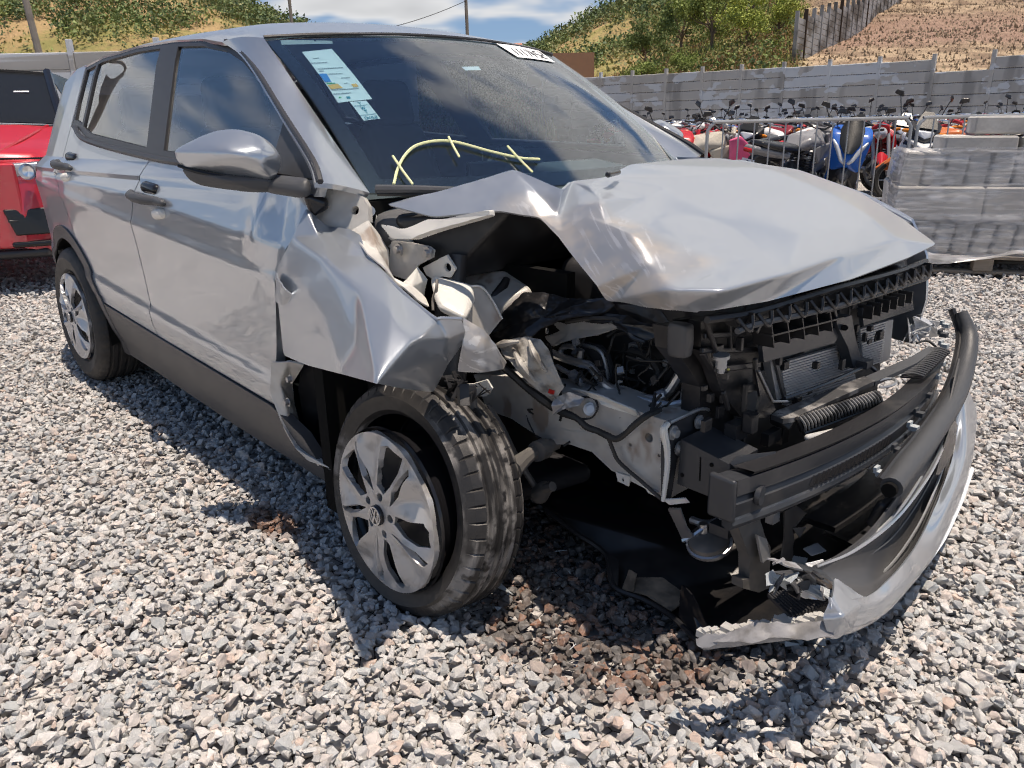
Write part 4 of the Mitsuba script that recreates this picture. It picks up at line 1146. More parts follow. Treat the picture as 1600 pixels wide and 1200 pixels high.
wheel('rear wheel with clean silver cover', (-2.60, -.872, .335), (0, -1, .02), CV2, spin=20)
wheel(None, (-2.60, .86, .335), (0, 1, .02), CV2, spin=50)
wheel(None, (0.02, .84, .31), (0.05, 1, 0), CV2, spin=10)
TYF = mikit.ply(rough(tyre_mesh(.301, .216, .180, sides=480, cut=10), .0014, 7, 3), 'muddy_tyre', smooth=28)
wheel('front wheel with scuffed cover and unseated dirty tyre', (0.004, -.920, .262), (-0.016, -.999, .037), CV1, tyre=TYF, tyre_M=frame_axis((.004, -.892, .282), (0.02, -.985, .15), 0), spin=-8)

# ------------------------------------------------------------------ crushed front: fender, bonnet, bumper
FV = dict(a=(-0.363, -0.845, 0.971), b=(-0.347, -0.800, 0.922), c=(-0.251, -0.790, 0.920), d=(-0.206, -0.790, 0.909), e=(-0.139, -0.820, 0.867), f=(0.054, -0.870, 0.822), g=(0.195, -0.880, 0.777), h=(0.232, -0.840, 0.776), i=(0.233, -0.830, 0.746), j=(0.211, -0.820, 0.711),
          k=(0.156, -0.820, 0.652), l=(0.096, -0.820, 0.572), m=(0.174, -0.955, 0.632), n=(0.286, -1.100, 0.706), o=(0.015, -1.012, 0.645), p=(-0.222, -0.965, 0.605), q=(-0.432, -0.920, 0.580), r=(-0.453, -0.907, 0.713), s=(-0.462, -0.893, 0.814), t=(-0.376, -0.885, 0.897),
          u=(-0.167, -0.915, 0.864), v=(0.009, -0.945, 0.825), w=(0.172, -0.975, 0.791), x=(0.243, -0.972, 0.758), y=(0.069, -0.995, 0.717), z=(-0.155, -0.953, 0.745), aa=(-0.029, -0.848, 0.845), bb=(-0.166, -0.862, 0.870), cc=(0.200, -0.872, 0.694), dd=(0.219, -0.972, 0.693))
fm = facets(FV, ['a b bb u t', 'b c d e bb', 'bb e aa v u', 'aa f w v', 't u z r s', 'u v y z', 'v w n y', 'z y o p', 'z p q r', 'y n o', 'f g x w', 'w x n', 'g h i j k cc x', 'x cc dd n', 'cc k l dd', 'dd l m n'], 4, 11, .25)
fm = rough(fm, .0012, 7, 4)
if vnormals(np.array(fm.vertices), np.array(fm.faces))[:, 1].mean() > 0: fm = TM(fm.vertices, np.array(fm.faces)[:, ::-1])
FD = put(CARK, 'fender', shell(fm, .004), 'creased_paint', 50, label='front fender crumpled into a pointed fold over the wheel')
put(FD, 'fold_lip', tube([(0.236, -0.840, 0.775), (0.204, -0.870, 0.777), (0.195, -0.880, 0.777), (0.125, -0.876, 0.798), (0.054, -0.870, 0.822), (-0.039, -0.845, 0.843), (-0.136, -0.820, 0.867)], .004, 3, 6), 'creased_paint')
put(FD, 'torn_tip', shell(rough(facets(dict(a=(0.188, -0.800, 0.761), b=(0.216, -0.760, 0.725), c=(0.231, -0.740, 0.694), d=(0.244, -0.720, 0.653), e=(0.230, -0.720, 0.635), f=(0.230, -0.780, 0.643), g=(0.189, -0.820, 0.643), h=(0.220, -0.830, 0.711), i=(0.233, -0.790, 0.693)), ['a b i h', 'b c i', 'c d e i', 'e f i', 'f g h i'], 3, 1), .014, 22, 2, 4), .003), 'scuffed_paint', 25, label='shredded scratched tip of the fender')
put(FD, 'edge_tear', shell(rough(facets(dict(a=(-0.449, -0.905, 0.804), b=(-0.367, -0.930, 0.779), c=(-0.345, -0.905, 0.741), d=(-0.419, -0.915, 0.720), e=(-0.475, -0.900, 0.721)), ['a b d e', 'b c d'], 3, 1), .006, 30, 5), .003), 'creased_paint', 25)
shr = []
r5 = np.random.default_rng(5)
for i in range(26):
    a = V3(*(0.102, -0.780, 0.584)) + V3(*r5.uniform((-.10, -.03, -.03), (.10, .06, .035)))
    d_ = r5.normal(size=3) * (.035, .02, .03) + (0, 0, -.03)
    shr.append(rough(beam(a, a + d_, r5.uniform(.006, .022), .002), .002, 40, i))
put(FD, 'liner_shreds', cat(*shr), 'black_plastic', 20, kind='stuff', label='torn black liner shreds hanging from the fender tip')

HV = dict(A=(0.445, -0.616, 0.805), B=(0.618, -0.639, 0.815), C=(0.678, -0.587, 0.815), D=(0.718, -0.440, 0.815), E=(0.743, -0.113, 0.815), F=(0.723, 0.279, 0.812), G=(0.686, 0.584, 0.808),
          B2=(0.635, -0.671, 0.865), C2=(0.731, -0.624, 0.868), D2=(0.746, -0.426, 0.872), E2=(0.717, -0.094, 0.868), F2=(0.678, 0.319, 0.850),
          L1=(.55, .665, .865), L2=(.40, .69, .935), L3=(.18, .705, .998), L4=(-.12, .70, 1.030), R1=(-.02, .35, 1.045), R2=(.02, .0, 1.045), R3=(0.178, -0.305, 1.032), N3=(0.098, -0.340, 1.022),
          r1=(0.220, -0.414, 1.022), r2=(0.247, -0.340, 1.006), r3=(0.306, -0.305, 0.988), r4=(0.408, -0.379, 0.966), r5=(0.538, -0.469, 0.920), r6=(0.663, -0.565, 0.882),
          T1=(.22, .40, 1.022), T2=(.22, .02, 1.020), T3=(.42, .38, .965), T4=(.45, .0, .962), T5=(.60, .30, .905), T6=(.62, -.10, .912), T7=(.28, -.20, 1.004), T8=(.52, -.30, .944), T9=(.655, -.36, .902),
          N1=(0.051, -0.500, 1.058), N2=(0.218, -0.500, 1.016), e1=(0.127, -0.535, 1.013), e2=(0.195, -0.560, 0.957), e3=(0.275, -0.585, 0.925), e4=(0.346, -0.610, 0.887), e5=(0.439, -0.640, 0.841),
          i1=(0.225, -0.525, 0.956), i2=(0.341, -0.510, 0.999), i3=(0.325, -0.545, 0.967), i4=(0.279, -0.575, 0.935), i5=(0.381, -0.545, 0.964), i6=(0.486, -0.585, 0.946), i7=(0.555, -0.615, 0.896), i8=(0.264, -0.500, 0.988),
          K1=(-0.216, -0.700, 0.977), K2=(-0.068, -0.665, 0.951), K3=(0.095, -0.600, 0.971), K4=(-0.072, -0.600, 1.017))
hm = facets(HV, ['A B B2', 'B C C2 B2', 'C D D2 C2', 'D E E2 D2', 'E F F2 E2', 'F G F2', 'G L1 F2', 'A B2 i7 e5', 'B2 C2 r6 i7', 'i7 r6 r5 i6', 'i6 r5 r4 i5', 'i5 r4 r3 i2', 'i2 r3 r2 r1', 'i7 i6 e4 e5', 'i6 i5 i3 e4',
                 'i5 i2 i3', 'i3 i4 e3 e4', 'i3 i2 i8 i1 i4', 'i2 r1 N3 i8', 'i4 i1 e2 e3', 'i1 N2 N1 e1 e2', 'i1 i8 N3 N2', 'N1 K4 K1 K2 K3 e1', 'e1 K3 e2',
                 'C2 D2 T9 r6', 'D2 E2 T6 T9', 'E2 F2 T5 T6', 'F2 L1 T5', 'T5 L1 L2 T3', 'T3 L2 L3 T1', 'T1 L3 L4 R1', 'T5 T3 T4 T6', 'T3 T1 T2 T4', 'T1 R1 R2 T2', 'T6 T4 T8 T9', 'T4 T2 T7 T8', 'T2 R2 R3 T7', 'T9 T8 r5 r6', 'T8 T7 r4 r5', 'T7 R3 r2', 'T7 r2 r3', 'T7 r3 r4', 'R3 N3 r1 r2'], 4, 9, .25)
v_ = np.array(hm.vertices)
d_ = np.exp(-((v_[:, 1] + .56) / .14) ** 2) * (v_[:, 0] < .66)
hm = TM(v_ + vnormals(v_, np.array(hm.faces)) * ((meshkit.fbm(v_ * 10, 3, 3) - .5) * .016 * d_)[:, None], hm.faces)
if vnormals(np.array(hm.vertices), np.array(hm.faces))[:, 2].mean() < 0: hm = TM(hm.vertices, np.array(hm.faces)[:, ::-1])
# split the scraped face from the clean paint
cen = np.array(hm.vertices)[np.array(hm.faces)].mean(1)
fn = np.cross(np.array(hm.vertices)[np.array(hm.faces)[:, 1]] - np.array(hm.vertices)[np.array(hm.faces)[:, 0]], np.array(hm.vertices)[np.array(hm.faces)[:, 2]] - np.array(hm.vertices)[np.array(hm.faces)[:, 0]])
HD = put(CARK, 'bonnet', shell(hm, .006), 'bonnet_paint', 50, label='buckled bonnet with a scraped torn right edge')
put(CARK, 'hinge_arm', shell(rough(facets(dict(a=(-0.222, -0.700, 0.923), b=(-0.135, -0.690, 0.912), c=(-0.067, -0.660, 0.941), d=(0.106, -0.620, 0.976), e=(0.109, -0.620, 0.960), f=(-0.026, -0.660, 0.921), g=(-0.097, -0.690, 0.896), h=(-0.173, -0.700, 0.891)), ['a b g h', 'b c f g', 'c d e f'], 3, 2), .002, 20), .02), 'pale_primer', 30)
put(CARK, 'cowl', hull([(-.20, -.66, .93, .02), (-.20, .66, .93, .02), (.02, -.5, .955, .02), (.02, .5, .955, .02), (-.10, -.6, .80, .02), (-.10, .6, .80, .02)], 1), 'black_plastic')
WP = put(CARK, 'wiper', tube([(-0.240, -0.709, 1.013), (-0.160, -0.644, 1.012), (-0.100, -0.513, 1.003), (-0.060, -0.402, 1.009)], [.012, .010, .009, .006], 3, 8), 'soft_grey', label='folded wiper lying at the foot of the windscreen')
put(WP, 'blade', tube([(-0.235, -0.710, 1.002), (-0.150, -0.632, 0.998), (-0.090, -0.523, 0.993)], .006, 3, 6), 'rubber')
put(CARK, 'wiper', tube([(-.05, .10, 1.015), (-.06, .33, 1.02), (-.16, .58, 1.02)], [.012, .010, .006], 3, 8), 'soft_grey')
put(CARK, 'washer_jet', hull([(0.253, -0.385, 1.045)+(.007,), (0.214, -0.298, 1.045)+(.007,)], 1), 'gloss_black')

# left fender and what is left of the lamp on that side
lf = cut(Polygon([(-.42, 1.0), (-.10, 1.02), (.15, .985), (.38, .92), (.54, .85), (.60, .74), (.62, .60), (.60, .45), (-.40, .45), (-.40, .75)]), Point(0.02, .33).buffer(.385))
lf = max(getattr(lf, 'geoms', [lf]), key=lambda g: g.area)
put(CARK, 'fender', skin(lf, 0.0, .05, .01, True), 'silver_paint', 40)
put(CARK, 'fender_shelf', shell(TM(*(lambda g: (g.vertices, g.faces))(grid([[(x, y_, z - .012 * k) for k, y_ in enumerate((.71, .76, .81, float(W(x, z - .02)) + .001))] for x, z in [(-.35, 1.032), (-.1, 1.028), (.15, .99), (.38, .925), (.54, .855)]]))), .006), 'silver_paint', 40)
put(CARK, 'headlamp', rough(hull([(.45, .62, .72, .04), (.58, .58, .70, .04), (.50, .80, .72, .03), (.40, .82, .70, .03), (.55, .60, .60, .03), (.45, .80, .60, .03)], 2), .012, 14, 3), 'black_plastic', label='broken black remains of the left headlamp')
put(CARK, 'lamp_shards', cat(*[slab([V3(*(0.620, 0.769, 0.510)) + r5.uniform(-.05, .05, 3) for _ in range(3)], .002) for _ in range(14)]), 'lens_body', smooth=False, kind='stuff')

# bumper cover: hangs at its left end, its middle on the ground
BT = spline([(0.725, 0.779, 0.576), (0.765, 0.758, 0.501), (0.800, 0.631, 0.424), (0.830, 0.458, 0.385), (0.872, 0.146, 0.371), (0.890, -0.011, 0.370), (0.905, -0.149, 0.361)], 6)
BM = put(CARK, 'bumper_cover', tube(BT, [.018, .026, .028, .028, .028, .027, .025], 1, 12), 'soft_grey', label='front bumper cover torn off on one side, its middle dropped to the stones')
put(BM, 'upper_rail', tube(BT + V3(-.028, 0, .006), .011, 1, 8), 'black_plastic')


def loft(curves, n=40, bul=0.0, t=.004, sub=7):
    """sheet through a few 3-D curves; bul rounds it outward between the first and last"""
    cs = []
    for c in curves:
        s = spline(c, 8); L = np.r_[0, np.cumsum(np.linalg.norm(np.diff(s, axis=0), axis=1))]
        cs.append(np.stack([np.interp(np.linspace(0, L[-1], n), L, s[:, k]) for k in range(3)], 1))
    cs = np.array(cs)
    out = np.stack([spline(cs[:, i], sub) for i in range(n)], 0)
    m = grid(out)
    if bul: m = TM(np.array(m.vertices), m.faces)
    if vnormals(np.array(m.vertices), np.array(m.faces))[:, 0].mean() < 0: m = TM(m.vertices, np.array(m.faces)[:, ::-1])
    return shell(m, t)


silver = [[(0.800, 0.602, 0.319), (0.845, 0.505, 0.249), (0.900, 0.241, 0.208), (0.955, -0.081, 0.199), (0.975, -0.341, 0.218), (0.990, -0.518, 0.285), (0.985, -0.622, 0.336)],
          [(0.785, 0.728, 0.355), (0.870, 0.536, 0.235), (0.930, 0.241, 0.197), (0.965, -0.028, 0.158), (0.990, -0.339, 0.199), (1.000, -0.519, 0.258), (1.000, -0.642, 0.316)],
          [(0.790, 0.884, 0.228), (0.840, 0.730, 0.132), (0.915, 0.370, 0.115), (0.965, 0.018, 0.125), (0.990, -0.291, 0.157), (1.000, -0.492, 0.211), (1.000, -0.638, 0.269)],
          [(0.770, 0.973, 0.093), (0.820, 0.765, 0.070), (0.890, 0.384, 0.060), (0.930, 0.102, 0.055), (0.965, -0.229, 0.108), (0.980, -0.448, 0.170), (0.980, -0.601, 0.235)]]
put(BM, 'skin', rough(loft(silver, 60, t=.004), .0022, 12, 2), 'silver_paint', 45, label='silver painted outer skin of the bumper')
dark = [[(0.800, 0.574, 0.486), (0.868, 0.274, 0.353), (0.900, -0.060, 0.322), (0.910, -0.255, 0.294), (0.910, -0.415, 0.302), (0.900, -0.505, 0.313)],
        [(0.800, 0.590, 0.403), (0.855, 0.330, 0.266), (0.885, 0.060, 0.212), (0.910, -0.198, 0.218), (0.920, -0.404, 0.264), (0.910, -0.511, 0.296)],
        [(0.790, 0.657, 0.301), (0.840, 0.466, 0.217), (0.880, 0.231, 0.145), (0.920, -0.090, 0.148), (0.945, -0.366, 0.223), (0.945, -0.515, 0.282)],
        [(0.795, 0.646, 0.281), (0.840, 0.516, 0.211), (0.890, 0.250, 0.190), (0.945, -0.060, 0.184), (0.965, -0.321, 0.201), (0.975, -0.508, 0.271), (0.970, -0.586, 0.309)]]
put(BM, 'fold', shell(rough(facets(dict(a=(0.985, -0.614, 0.333), b=(0.985, -0.429, 0.233), c=(1.000, -0.540, 0.229), d=(1.000, -0.640, 0.266), e=(0.990, -0.654, 0.309), f=(0.950, -0.535, 0.318), g=(1.020, -0.641, 0.323)), ['a b g', 'b c g', 'c d g', 'd e g', 'e a g', 'a f b'], 4, 4), .005, 16, 3), .004), 'creased_paint', 40, label='creased silver corner where the bumper is torn')
put(BM, 'dark_insert', loft(dark, 50, t=.004), 'grey_cladding', 45, label='dark grey grille surround of the bumper')
put(BM, 'grille_strip', tube([(0.820, 0.547, 0.339), (0.885, 0.207, 0.306), (0.910, -0.015, 0.288), (0.910, -0.161, 0.269), (0.910, -0.350, 0.283), (0.905, -0.499, 0.312)], [.004, .007, .007, .007, .006, .004], 5, 6), 'alu')
put(BM, 'grille_strip', tube([(0.905, 0.048, 0.321), (0.915, -0.090, 0.297), (0.910, -0.209, 0.275), (0.880, -0.301, 0.233)], [.003, .004, .004, .003], 5, 6), 'galvanised')
put(BM, 'fog_trim', rough(loft([[(0.845, 0.441, 0.355), (0.880, 0.265, 0.313), (0.900, 0.173, 0.282)], [(0.840, 0.518, 0.302), (0.875, 0.379, 0.266), (0.900, 0.205, 0.271)]], 14, t=.004), .001, 10), 'gloss_black', 40)
put(BM, 'edge_moulding', tube([(0.850, 0.706, 0.104), (0.900, 0.432, 0.117), (0.940, 0.183, 0.120), (0.955, 0.023, 0.110)], [.006, .010, .010, .006], 4, 6), 'paper_white', label='loose white edge moulding along the bumper')
put(BM, 'moulding_seal', tube([V3(*(0.850, 0.693, 0.082)) - (0.004, 0, .008), V3(*(0.900, 0.430, 0.097)) - (.004, 0, .008), V3(*(0.940, 0.165, 0.108)) - (.004, 0, .008), V3(*(0.950, 0.050, 0.089)) - (.004, 0, .006)], .005, 4, 6), 'gloss_black')
# clips along the torn upper edge
clipsrc = [(0.715, 0.755, 0.533), (0.730, 0.700, 0.516), (0.745, 0.671, 0.490), (0.770, 0.582, 0.459), (0.785, 0.508, 0.440), (0.810, 0.378, 0.421), (0.835, 0.256, 0.404), (0.850, 0.179, 0.391), (0.870, 0.032, 0.379), (0.885, -0.108, 0.369)]
for q in clipsrc:
    q = V3(*q) + (-.02, 0, 0)
    put(BM, 'clip', cat(bx(q, (.02, .022, .012)), bx(q + (-.012, .0, .008), (.008, .022, .014))), 'print_grey' if r5.random() < .5 else 'soft_grey', smooth=False)
# tube end
put(BM, 'tube_mouth', cyl(V3(*(0.905, -0.149, 0.361)) + (-.0, -.004, -.001), V3(*(0.906, -0.159, 0.362)) + (0, -.008, -.002), .017, 10), 'cavity')
put(BM, 'end_bracket', rough(hull([(0.890, -0.066, 0.304)+(.012,), (0.880, -0.111, 0.292)+(.014,), (0.870, -0.034, 0.190)+(.010,), (0.860, -0.113, 0.243)+(.012,), (0.900, -0.058, 0.263)+(.008,)], 1), .004, 20), 'dark_trim')
# torn lower lip on the stones and the splintered end
lip = facets(dict(a=(0.990, -0.620, 0.284), b=(1.000, -0.637, 0.265), c=(0.945, -0.690, 0.257), d=(0.880, -0.732, 0.234), e=(0.810, -0.751, 0.197), f=(0.800, -0.741, 0.205), g=(0.835, -0.725, 0.234), h=(0.875, -0.703, 0.252), i=(0.930, -0.677, 0.274)), ['a b c i', 'i c d h', 'h d e g', 'g e f'], 3, 1)
put(BM, 'lower_lip', shell(rough(lip, .006, 30, 2, 4), .02), 'lip_grey', 25, label='grey torn lower lip lying across the stones')
teeth = []
for i in range(34):
    t = (i + .5) / 34; a = V3(*(0.980, -0.595, 0.266)) * (1 - t) + V3(*(0.800, -0.722, 0.200)) * t
    teeth.append(rough(bx(a + (-.012, 0, r5.uniform(0, .012)), (r5.uniform(.008, .03), r5.uniform(.006, .03), r5.uniform(.004, .018)), rot((0, 0, 1), r5.uniform(-25, 25))[:3, :3]), .002, 50, i))
put(BM, 'broken_edge', cat(*teeth), 'white_plastic', smooth=False, kind='stuff', label='pale broken plastic teeth along the torn edge')
sp_ = [([(0.880, -0.671, 0.360), (0.900, -0.592, 0.324), (0.960, -0.552, 0.302), (0.960, -0.578, 0.299), (0.900, -0.599, 0.296)], 'print_grey'), ([(0.890, -0.577, 0.346), (0.920, -0.510, 0.311), (0.955, -0.504, 0.284), (0.950, -0.559, 0.305)], 'gloss_black'),
       ([(0.870, -0.625, 0.340), (0.900, -0.534, 0.320), (0.940, -0.491, 0.283), (0.930, -0.572, 0.311)], 'grey_cladding'), ([(0.870, -0.479, 0.294), (0.890, -0.444, 0.297), (0.900, -0.442, 0.282), (0.880, -0.478, 0.286)], 'paper_white'), ([(0.830, -0.243, 0.181), (0.860, -0.186, 0.199), (0.870, -0.153, 0.176), (0.850, -0.216, 0.163)], 'paper_white'),
       ([(0.910, -0.586, 0.323), (0.965, -0.564, 0.306), (0.985, -0.413, 0.221), (0.985, -0.424, 0.215), (0.980, -0.581, 0.297)], 'print_grey'), ([(0.880, -0.616, 0.324), (0.960, -0.578, 0.296), (0.930, -0.594, 0.294), (0.890, -0.607, 0.306)], 'alu')]
for pts, mt in sp_:
    put(BM, 'splinter', shell(rough(facets({chr(97 + i): q for i, q in enumerate(pts)}, [' '.join(chr(97 + i) for i in range(len(pts)))], 3, 0), .006, 30, 3), .003), mt, 20)
put(BM, 'lower_mesh', cat(*[beam(V3(*(0.920, -0.629, 0.262)) + (V3(*(0.970, -0.572, 0.295)) - V3(*(0.920, -0.629, 0.262))) * t, V3(*(0.880, -0.586, 0.250)) + (V3(*(0.940, -0.560, 0.286)) - V3(*(0.880, -0.586, 0.250))) * t + (-.03, 0, .01), .004, .008) for t in np.linspace(0, 1, 14)]), 'dark_trim', smooth=False, kind='stuff')

r8 = np.random.default_rng(8)
A_, B_ = V3(*(0.880, -0.647, 0.359)), V3(*(0.970, -0.561, 0.304))
for i in range(12):
    c = A_ + (B_ - A_) * r8.uniform(0, 1) + r8.normal(0, 1, 3) * (.012, .012, .012); L_ = r8.uniform(.03, .09); d_ = V3(.25, -.8, .15) + r8.normal(0, .3, 3); d_ /= np.linalg.norm(d_)
    w_ = np.cross(d_, r8.normal(size=3)); w_ /= np.linalg.norm(w_)
    m_ = facets(dict(a=c, b=c + w_ * .022, c=c + d_ * L_ * .6 + w_ * .02, d=c + d_ * L_, e=c + d_ * L_ * .5 - w_ * .004), ['a b c d e'], 2, 0)
    put(BM, 'splinter', shell(rough(m_, .004, 40, i), .003), ('print_grey', 'gloss_black', 'grey_cladding', 'lip_grey')[i % 4], 20)
put(BM, 'insert_line', tube([(0.815, 0.578, 0.305), (0.872, 0.326, 0.247), (0.905, 0.101, 0.182), (0.925, -0.146, 0.163), (0.930, -0.342, 0.205)], .0035, 5, 6), 'galvanised')
put(BM, 'insert_line', tube([(0.865, 0.348, 0.292), (0.890, 0.122, 0.236), (0.905, -0.092, 0.213), (0.910, -0.305, 0.235)], .003, 5, 6), 'soft_grey')

# ------------------------------------------------------------------ the open engine bay


def plate(name, parent, pts, t, m, hole=None, bend=0.0, seed=0, label=None, smooth=30):
    s_ = slab(pts, t, hole)
    if bend:
        for _ in range(2): s_ = trimesh.Trimesh(*trimesh.remesh.subdivide(s_.vertices, s_.faces), process=True)
        s_ = rough(TM(s_.vertices, s_.faces), bend, 16, seed)
    return put(parent, name, s_, m, smooth, label=label)


def crushed(name, pts, t, m, amp, freq, seed=0, sub=4, it=1, label=None, parent=None, pull=0.0):
    """outline of 3-D points, pulled out in the middle and crumpled"""
    d = {f'p{i}': q for i, q in enumerate(pts)}
    sh = facets(d, [' '.join(d)], sub, it, .2)
    v, f = np.array(sh.vertices), np.array(sh.faces)
    if vnormals(v, f)[:, 1].mean() > 0: f = f[:, ::-1]
    c = v.mean(0); R = np.linalg.norm(v - c, axis=1).max()
    v = v + V3(.35, -.85, .3) * (pull * np.clip(1 - np.linalg.norm(v - c, axis=1) / R, 0, 1))[:, None]
    return put(parent or CARK, name, shell(rough(TM(v, f), amp, freq, seed, 4), t), m, 25, label=label)


# dark masses that close the bay
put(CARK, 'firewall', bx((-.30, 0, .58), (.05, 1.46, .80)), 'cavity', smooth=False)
put(CARK, 'engine_block', rough(cat(hull([(.02, -.22, .38, .06), (.02, .30, .38, .06), (.38, -.18, .36, .06), (.38, .30, .36, .06), (.02, -.22, .76, .05), (.02, .3, .76, .05), (.34, -.16, .72, .05), (.34, .3, .72, .05)], 2),
                                    hull([(.10, .30, .40, .08), (.10, .52, .42, .06), (.35, .30, .38, .08), (.35, .5, .42, .06), (.2, .4, .6, .05)], 2)), .012, 12, 2), 'dark_trim')
put(f'{CARK}__engine_block', 'engine_cover', hull([(.02, -.15, .83, .03), (.02, .3, .83, .03), (.30, -.10, .80, .03), (.30, .28, .80, .03)], 2), 'black_plastic')
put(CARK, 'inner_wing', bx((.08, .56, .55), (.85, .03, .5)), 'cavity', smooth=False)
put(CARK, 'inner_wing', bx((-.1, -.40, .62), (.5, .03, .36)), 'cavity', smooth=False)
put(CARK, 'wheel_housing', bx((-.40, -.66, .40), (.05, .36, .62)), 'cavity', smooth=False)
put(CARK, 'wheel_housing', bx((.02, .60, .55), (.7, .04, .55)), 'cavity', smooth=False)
# oily undertray, fallen to the stones
UT = dict(a=(0.101, -0.452, 0.130), b=(0.214, -0.450, 0.100), c=(0.310, -0.437, 0.070), d=(0.387, -0.501, 0.030), e=(0.472, -0.486, 0.030), f=(0.564, -0.497, 0.030), g=(0.687, -0.553, 0.035), h=(.86, -.42, .10), i=(.88, -.1, .10), j=(.84, .35, .12), k=(.45, .45, .16), l=(-.05, .35, .17), m=(-.25, -.10, .17), n=(-.15, -.42, .17),
          o=(.45, -.35, .11), p=(.65, -.25, .08), q=(.3, 0, .15), r=(.15, -.45, .13))
um = facets(UT, ['n a r', 'a b r', 'b c o r', 'c d e o', 'e f p o', 'f g h p', 'h i p', 'i j k q p', 'k l q', 'l m q', 'm n r q', 'q r o', 'q o p'], 4, 2)
if vnormals(np.array(um.vertices), np.array(um.faces))[:, 2].mean() < 0: um = TM(um.vertices, np.array(um.faces)[:, ::-1])
TR = put(CARK, 'undertray', shell(rough(um, .008, 9, 3), .006), 'oily_floor', 40, label='oil blackened undertray dropped onto the stones')
put(TR, 'mud_patch', shell(rough(facets(dict(a=(0.433, -0.512, 0.045), b=(0.436, -0.473, 0.060), c=(0.495, -0.437, 0.070), d=(0.554, -0.437, 0.060), e=(0.573, -0.474, 0.050), f=(0.569, -0.504, 0.045), g=(0.490, -0.495, 0.045)), ['a b c d e f g'], 4, 1), .01, 22, 1), .004), 'mud', 25, label='mud caked on the fallen tray')
put(TR, 'standing_shard', shell(rough(facets(dict(a=(0.596, -0.500, 0.130), b=(0.640, -0.519, 0.130), c=(0.708, -0.532, 0.050), d=(0.691, -0.549, 0.040), e=(0.598, -0.511, 0.050)), ['a b c d e'], 4, 1), .006, 20, 6), .004), 'gloss_black', 25)
put(TR, 'hanging_strip', shell(rough(facets(dict(a=(0.326, -0.456, 0.085), b=(0.381, -0.467, 0.090), c=(0.415, -0.513, 0.050), d=(0.381, -0.499, 0.030)), ['a b c d'], 4, 1), .004, 20, 4), .004), 'black_plastic', 25)
put(TR, 'hanging_strip', shell(rough(facets(dict(a=(0.429, -0.484, 0.090), b=(0.453, -0.486, 0.090), c=(0.460, -0.508, 0.050), d=(0.426, -0.508, 0.040)), ['a b c d'], 4, 1), .004, 20, 5), .004), 'mud', 25)
put(TR, 'edge_rib', tube([(0.120, -0.471, 0.140), (0.237, -0.474, 0.115), (0.332, -0.464, 0.085), (0.401, -0.516, 0.045), (0.485, -0.505, 0.040), (0.575, -0.513, 0.040), (0.697, -0.564, 0.045)], .007, 4, 6), 'black_plastic')
put(TR, 'part_label', slab([(0.716, -0.146, 0.125), (0.728, -0.094, 0.125), (0.762, -0.115, 0.125), (0.747, -0.163, 0.125)], .002), 'paper_white', smooth=False)
put(TR, 'part_label', slab([(0.715, -0.194, 0.125), (0.745, -0.181, 0.125), (0.760, -0.224, 0.125), (0.725, -0.226, 0.125)], .002), 'print_grey', smooth=False)

# frame rail on the near side, with its flange, holes and runs of rust
railo = [(-0.131, -0.500, 0.490), (0.002, -0.500, 0.514), (0.119, -0.500, 0.518), (0.214, -0.500, 0.519), (0.330, -0.500, 0.537), (0.437, -0.500, 0.528), (0.532, -0.500, 0.524), (0.538, -0.500, 0.328), (0.500, -0.500, 0.335), (0.433, -0.500, 0.343), (0.374, -0.500, 0.352), (0.312, -0.500, 0.383), (0.237, -0.500, 0.382), (0.180, -0.500, 0.364), (0.110, -0.500, 0.375), (0.024, -0.500, 0.395), (-0.081, -0.500, 0.396)]
RL = plate('frame_rail', CARK, railo, .10, 'primer', [(0.483, -0.500, 0.470) + (.0115,), (0.430, -0.500, 0.437) + (.004,), (0.273, -0.500, 0.435) + (.003,), (0.513, -0.500, 0.434) + (.004,)], .0022, 4, label='pale grey frame rail laid bare, streaked with rust', smooth=25)
put(RL, 'rail_flange', shell(rough(facets(dict(a=(0.233, -0.490, 0.533), b=(0.346, -0.520, 0.551), c=(0.455, -0.520, 0.538), d=(0.455, -0.500, 0.516), e=(0.353, -0.515, 0.523), f=(0.320, -0.500, 0.528)), ['a b f', 'b c d e f'], 3, 1), .003, 30), .004), 'pale_primer', 25)
for i, pts in enumerate(([(0.392, -0.505, 0.355), (0.437, -0.505, 0.357), (0.432, -0.505, 0.330), (0.412, -0.505, 0.332), (0.399, -0.505, 0.333)], [(0.475, -0.505, 0.350), (0.518, -0.505, 0.343), (0.511, -0.505, 0.331), (0.489, -0.505, 0.333)])):
    put(RL, 'tab', slab(pts, .004, [tuple(np.mean([V3(*q) for q in pts], 0)) + (.004,)]), 'pale_primer', smooth=False)
put(RL, 'stud', cat(cyl((0.308, -0.505, 0.498), (0.330, -0.530, 0.510), .010, 10), cyl((0.306, -0.503, 0.497), (0.311, -0.508, 0.499), .017, 12)), 'steel')
WL_ = put(CARK, 'wiring_loom', tube([(0.209, -0.530, 0.487), (0.255, -0.540, 0.484), (0.298, -0.540, 0.480), (0.324, -0.535, 0.464), (0.356, -0.530, 0.460), (0.386, -0.530, 0.456), (0.413, -0.530, 0.456), (0.439, -0.530, 0.478), (0.461, -0.530, 0.503), (0.488, -0.520, 0.531), (0.498, -0.480, 0.538)], [.012, .011, .008, .009, .008, .009, .008, .007, .008, .008, .006], 4, 7), 'rubber', label='black wiring loom draped over the frame rail')
put(WL_, 'branch', tube([(0.386, -0.530, 0.455), (0.399, -0.525, 0.421), (0.411, -0.520, 0.396), (0.444, -0.515, 0.375), (0.477, -0.515, 0.362), (0.534, -0.515, 0.337)], .005, 4, 6), 'rubber')
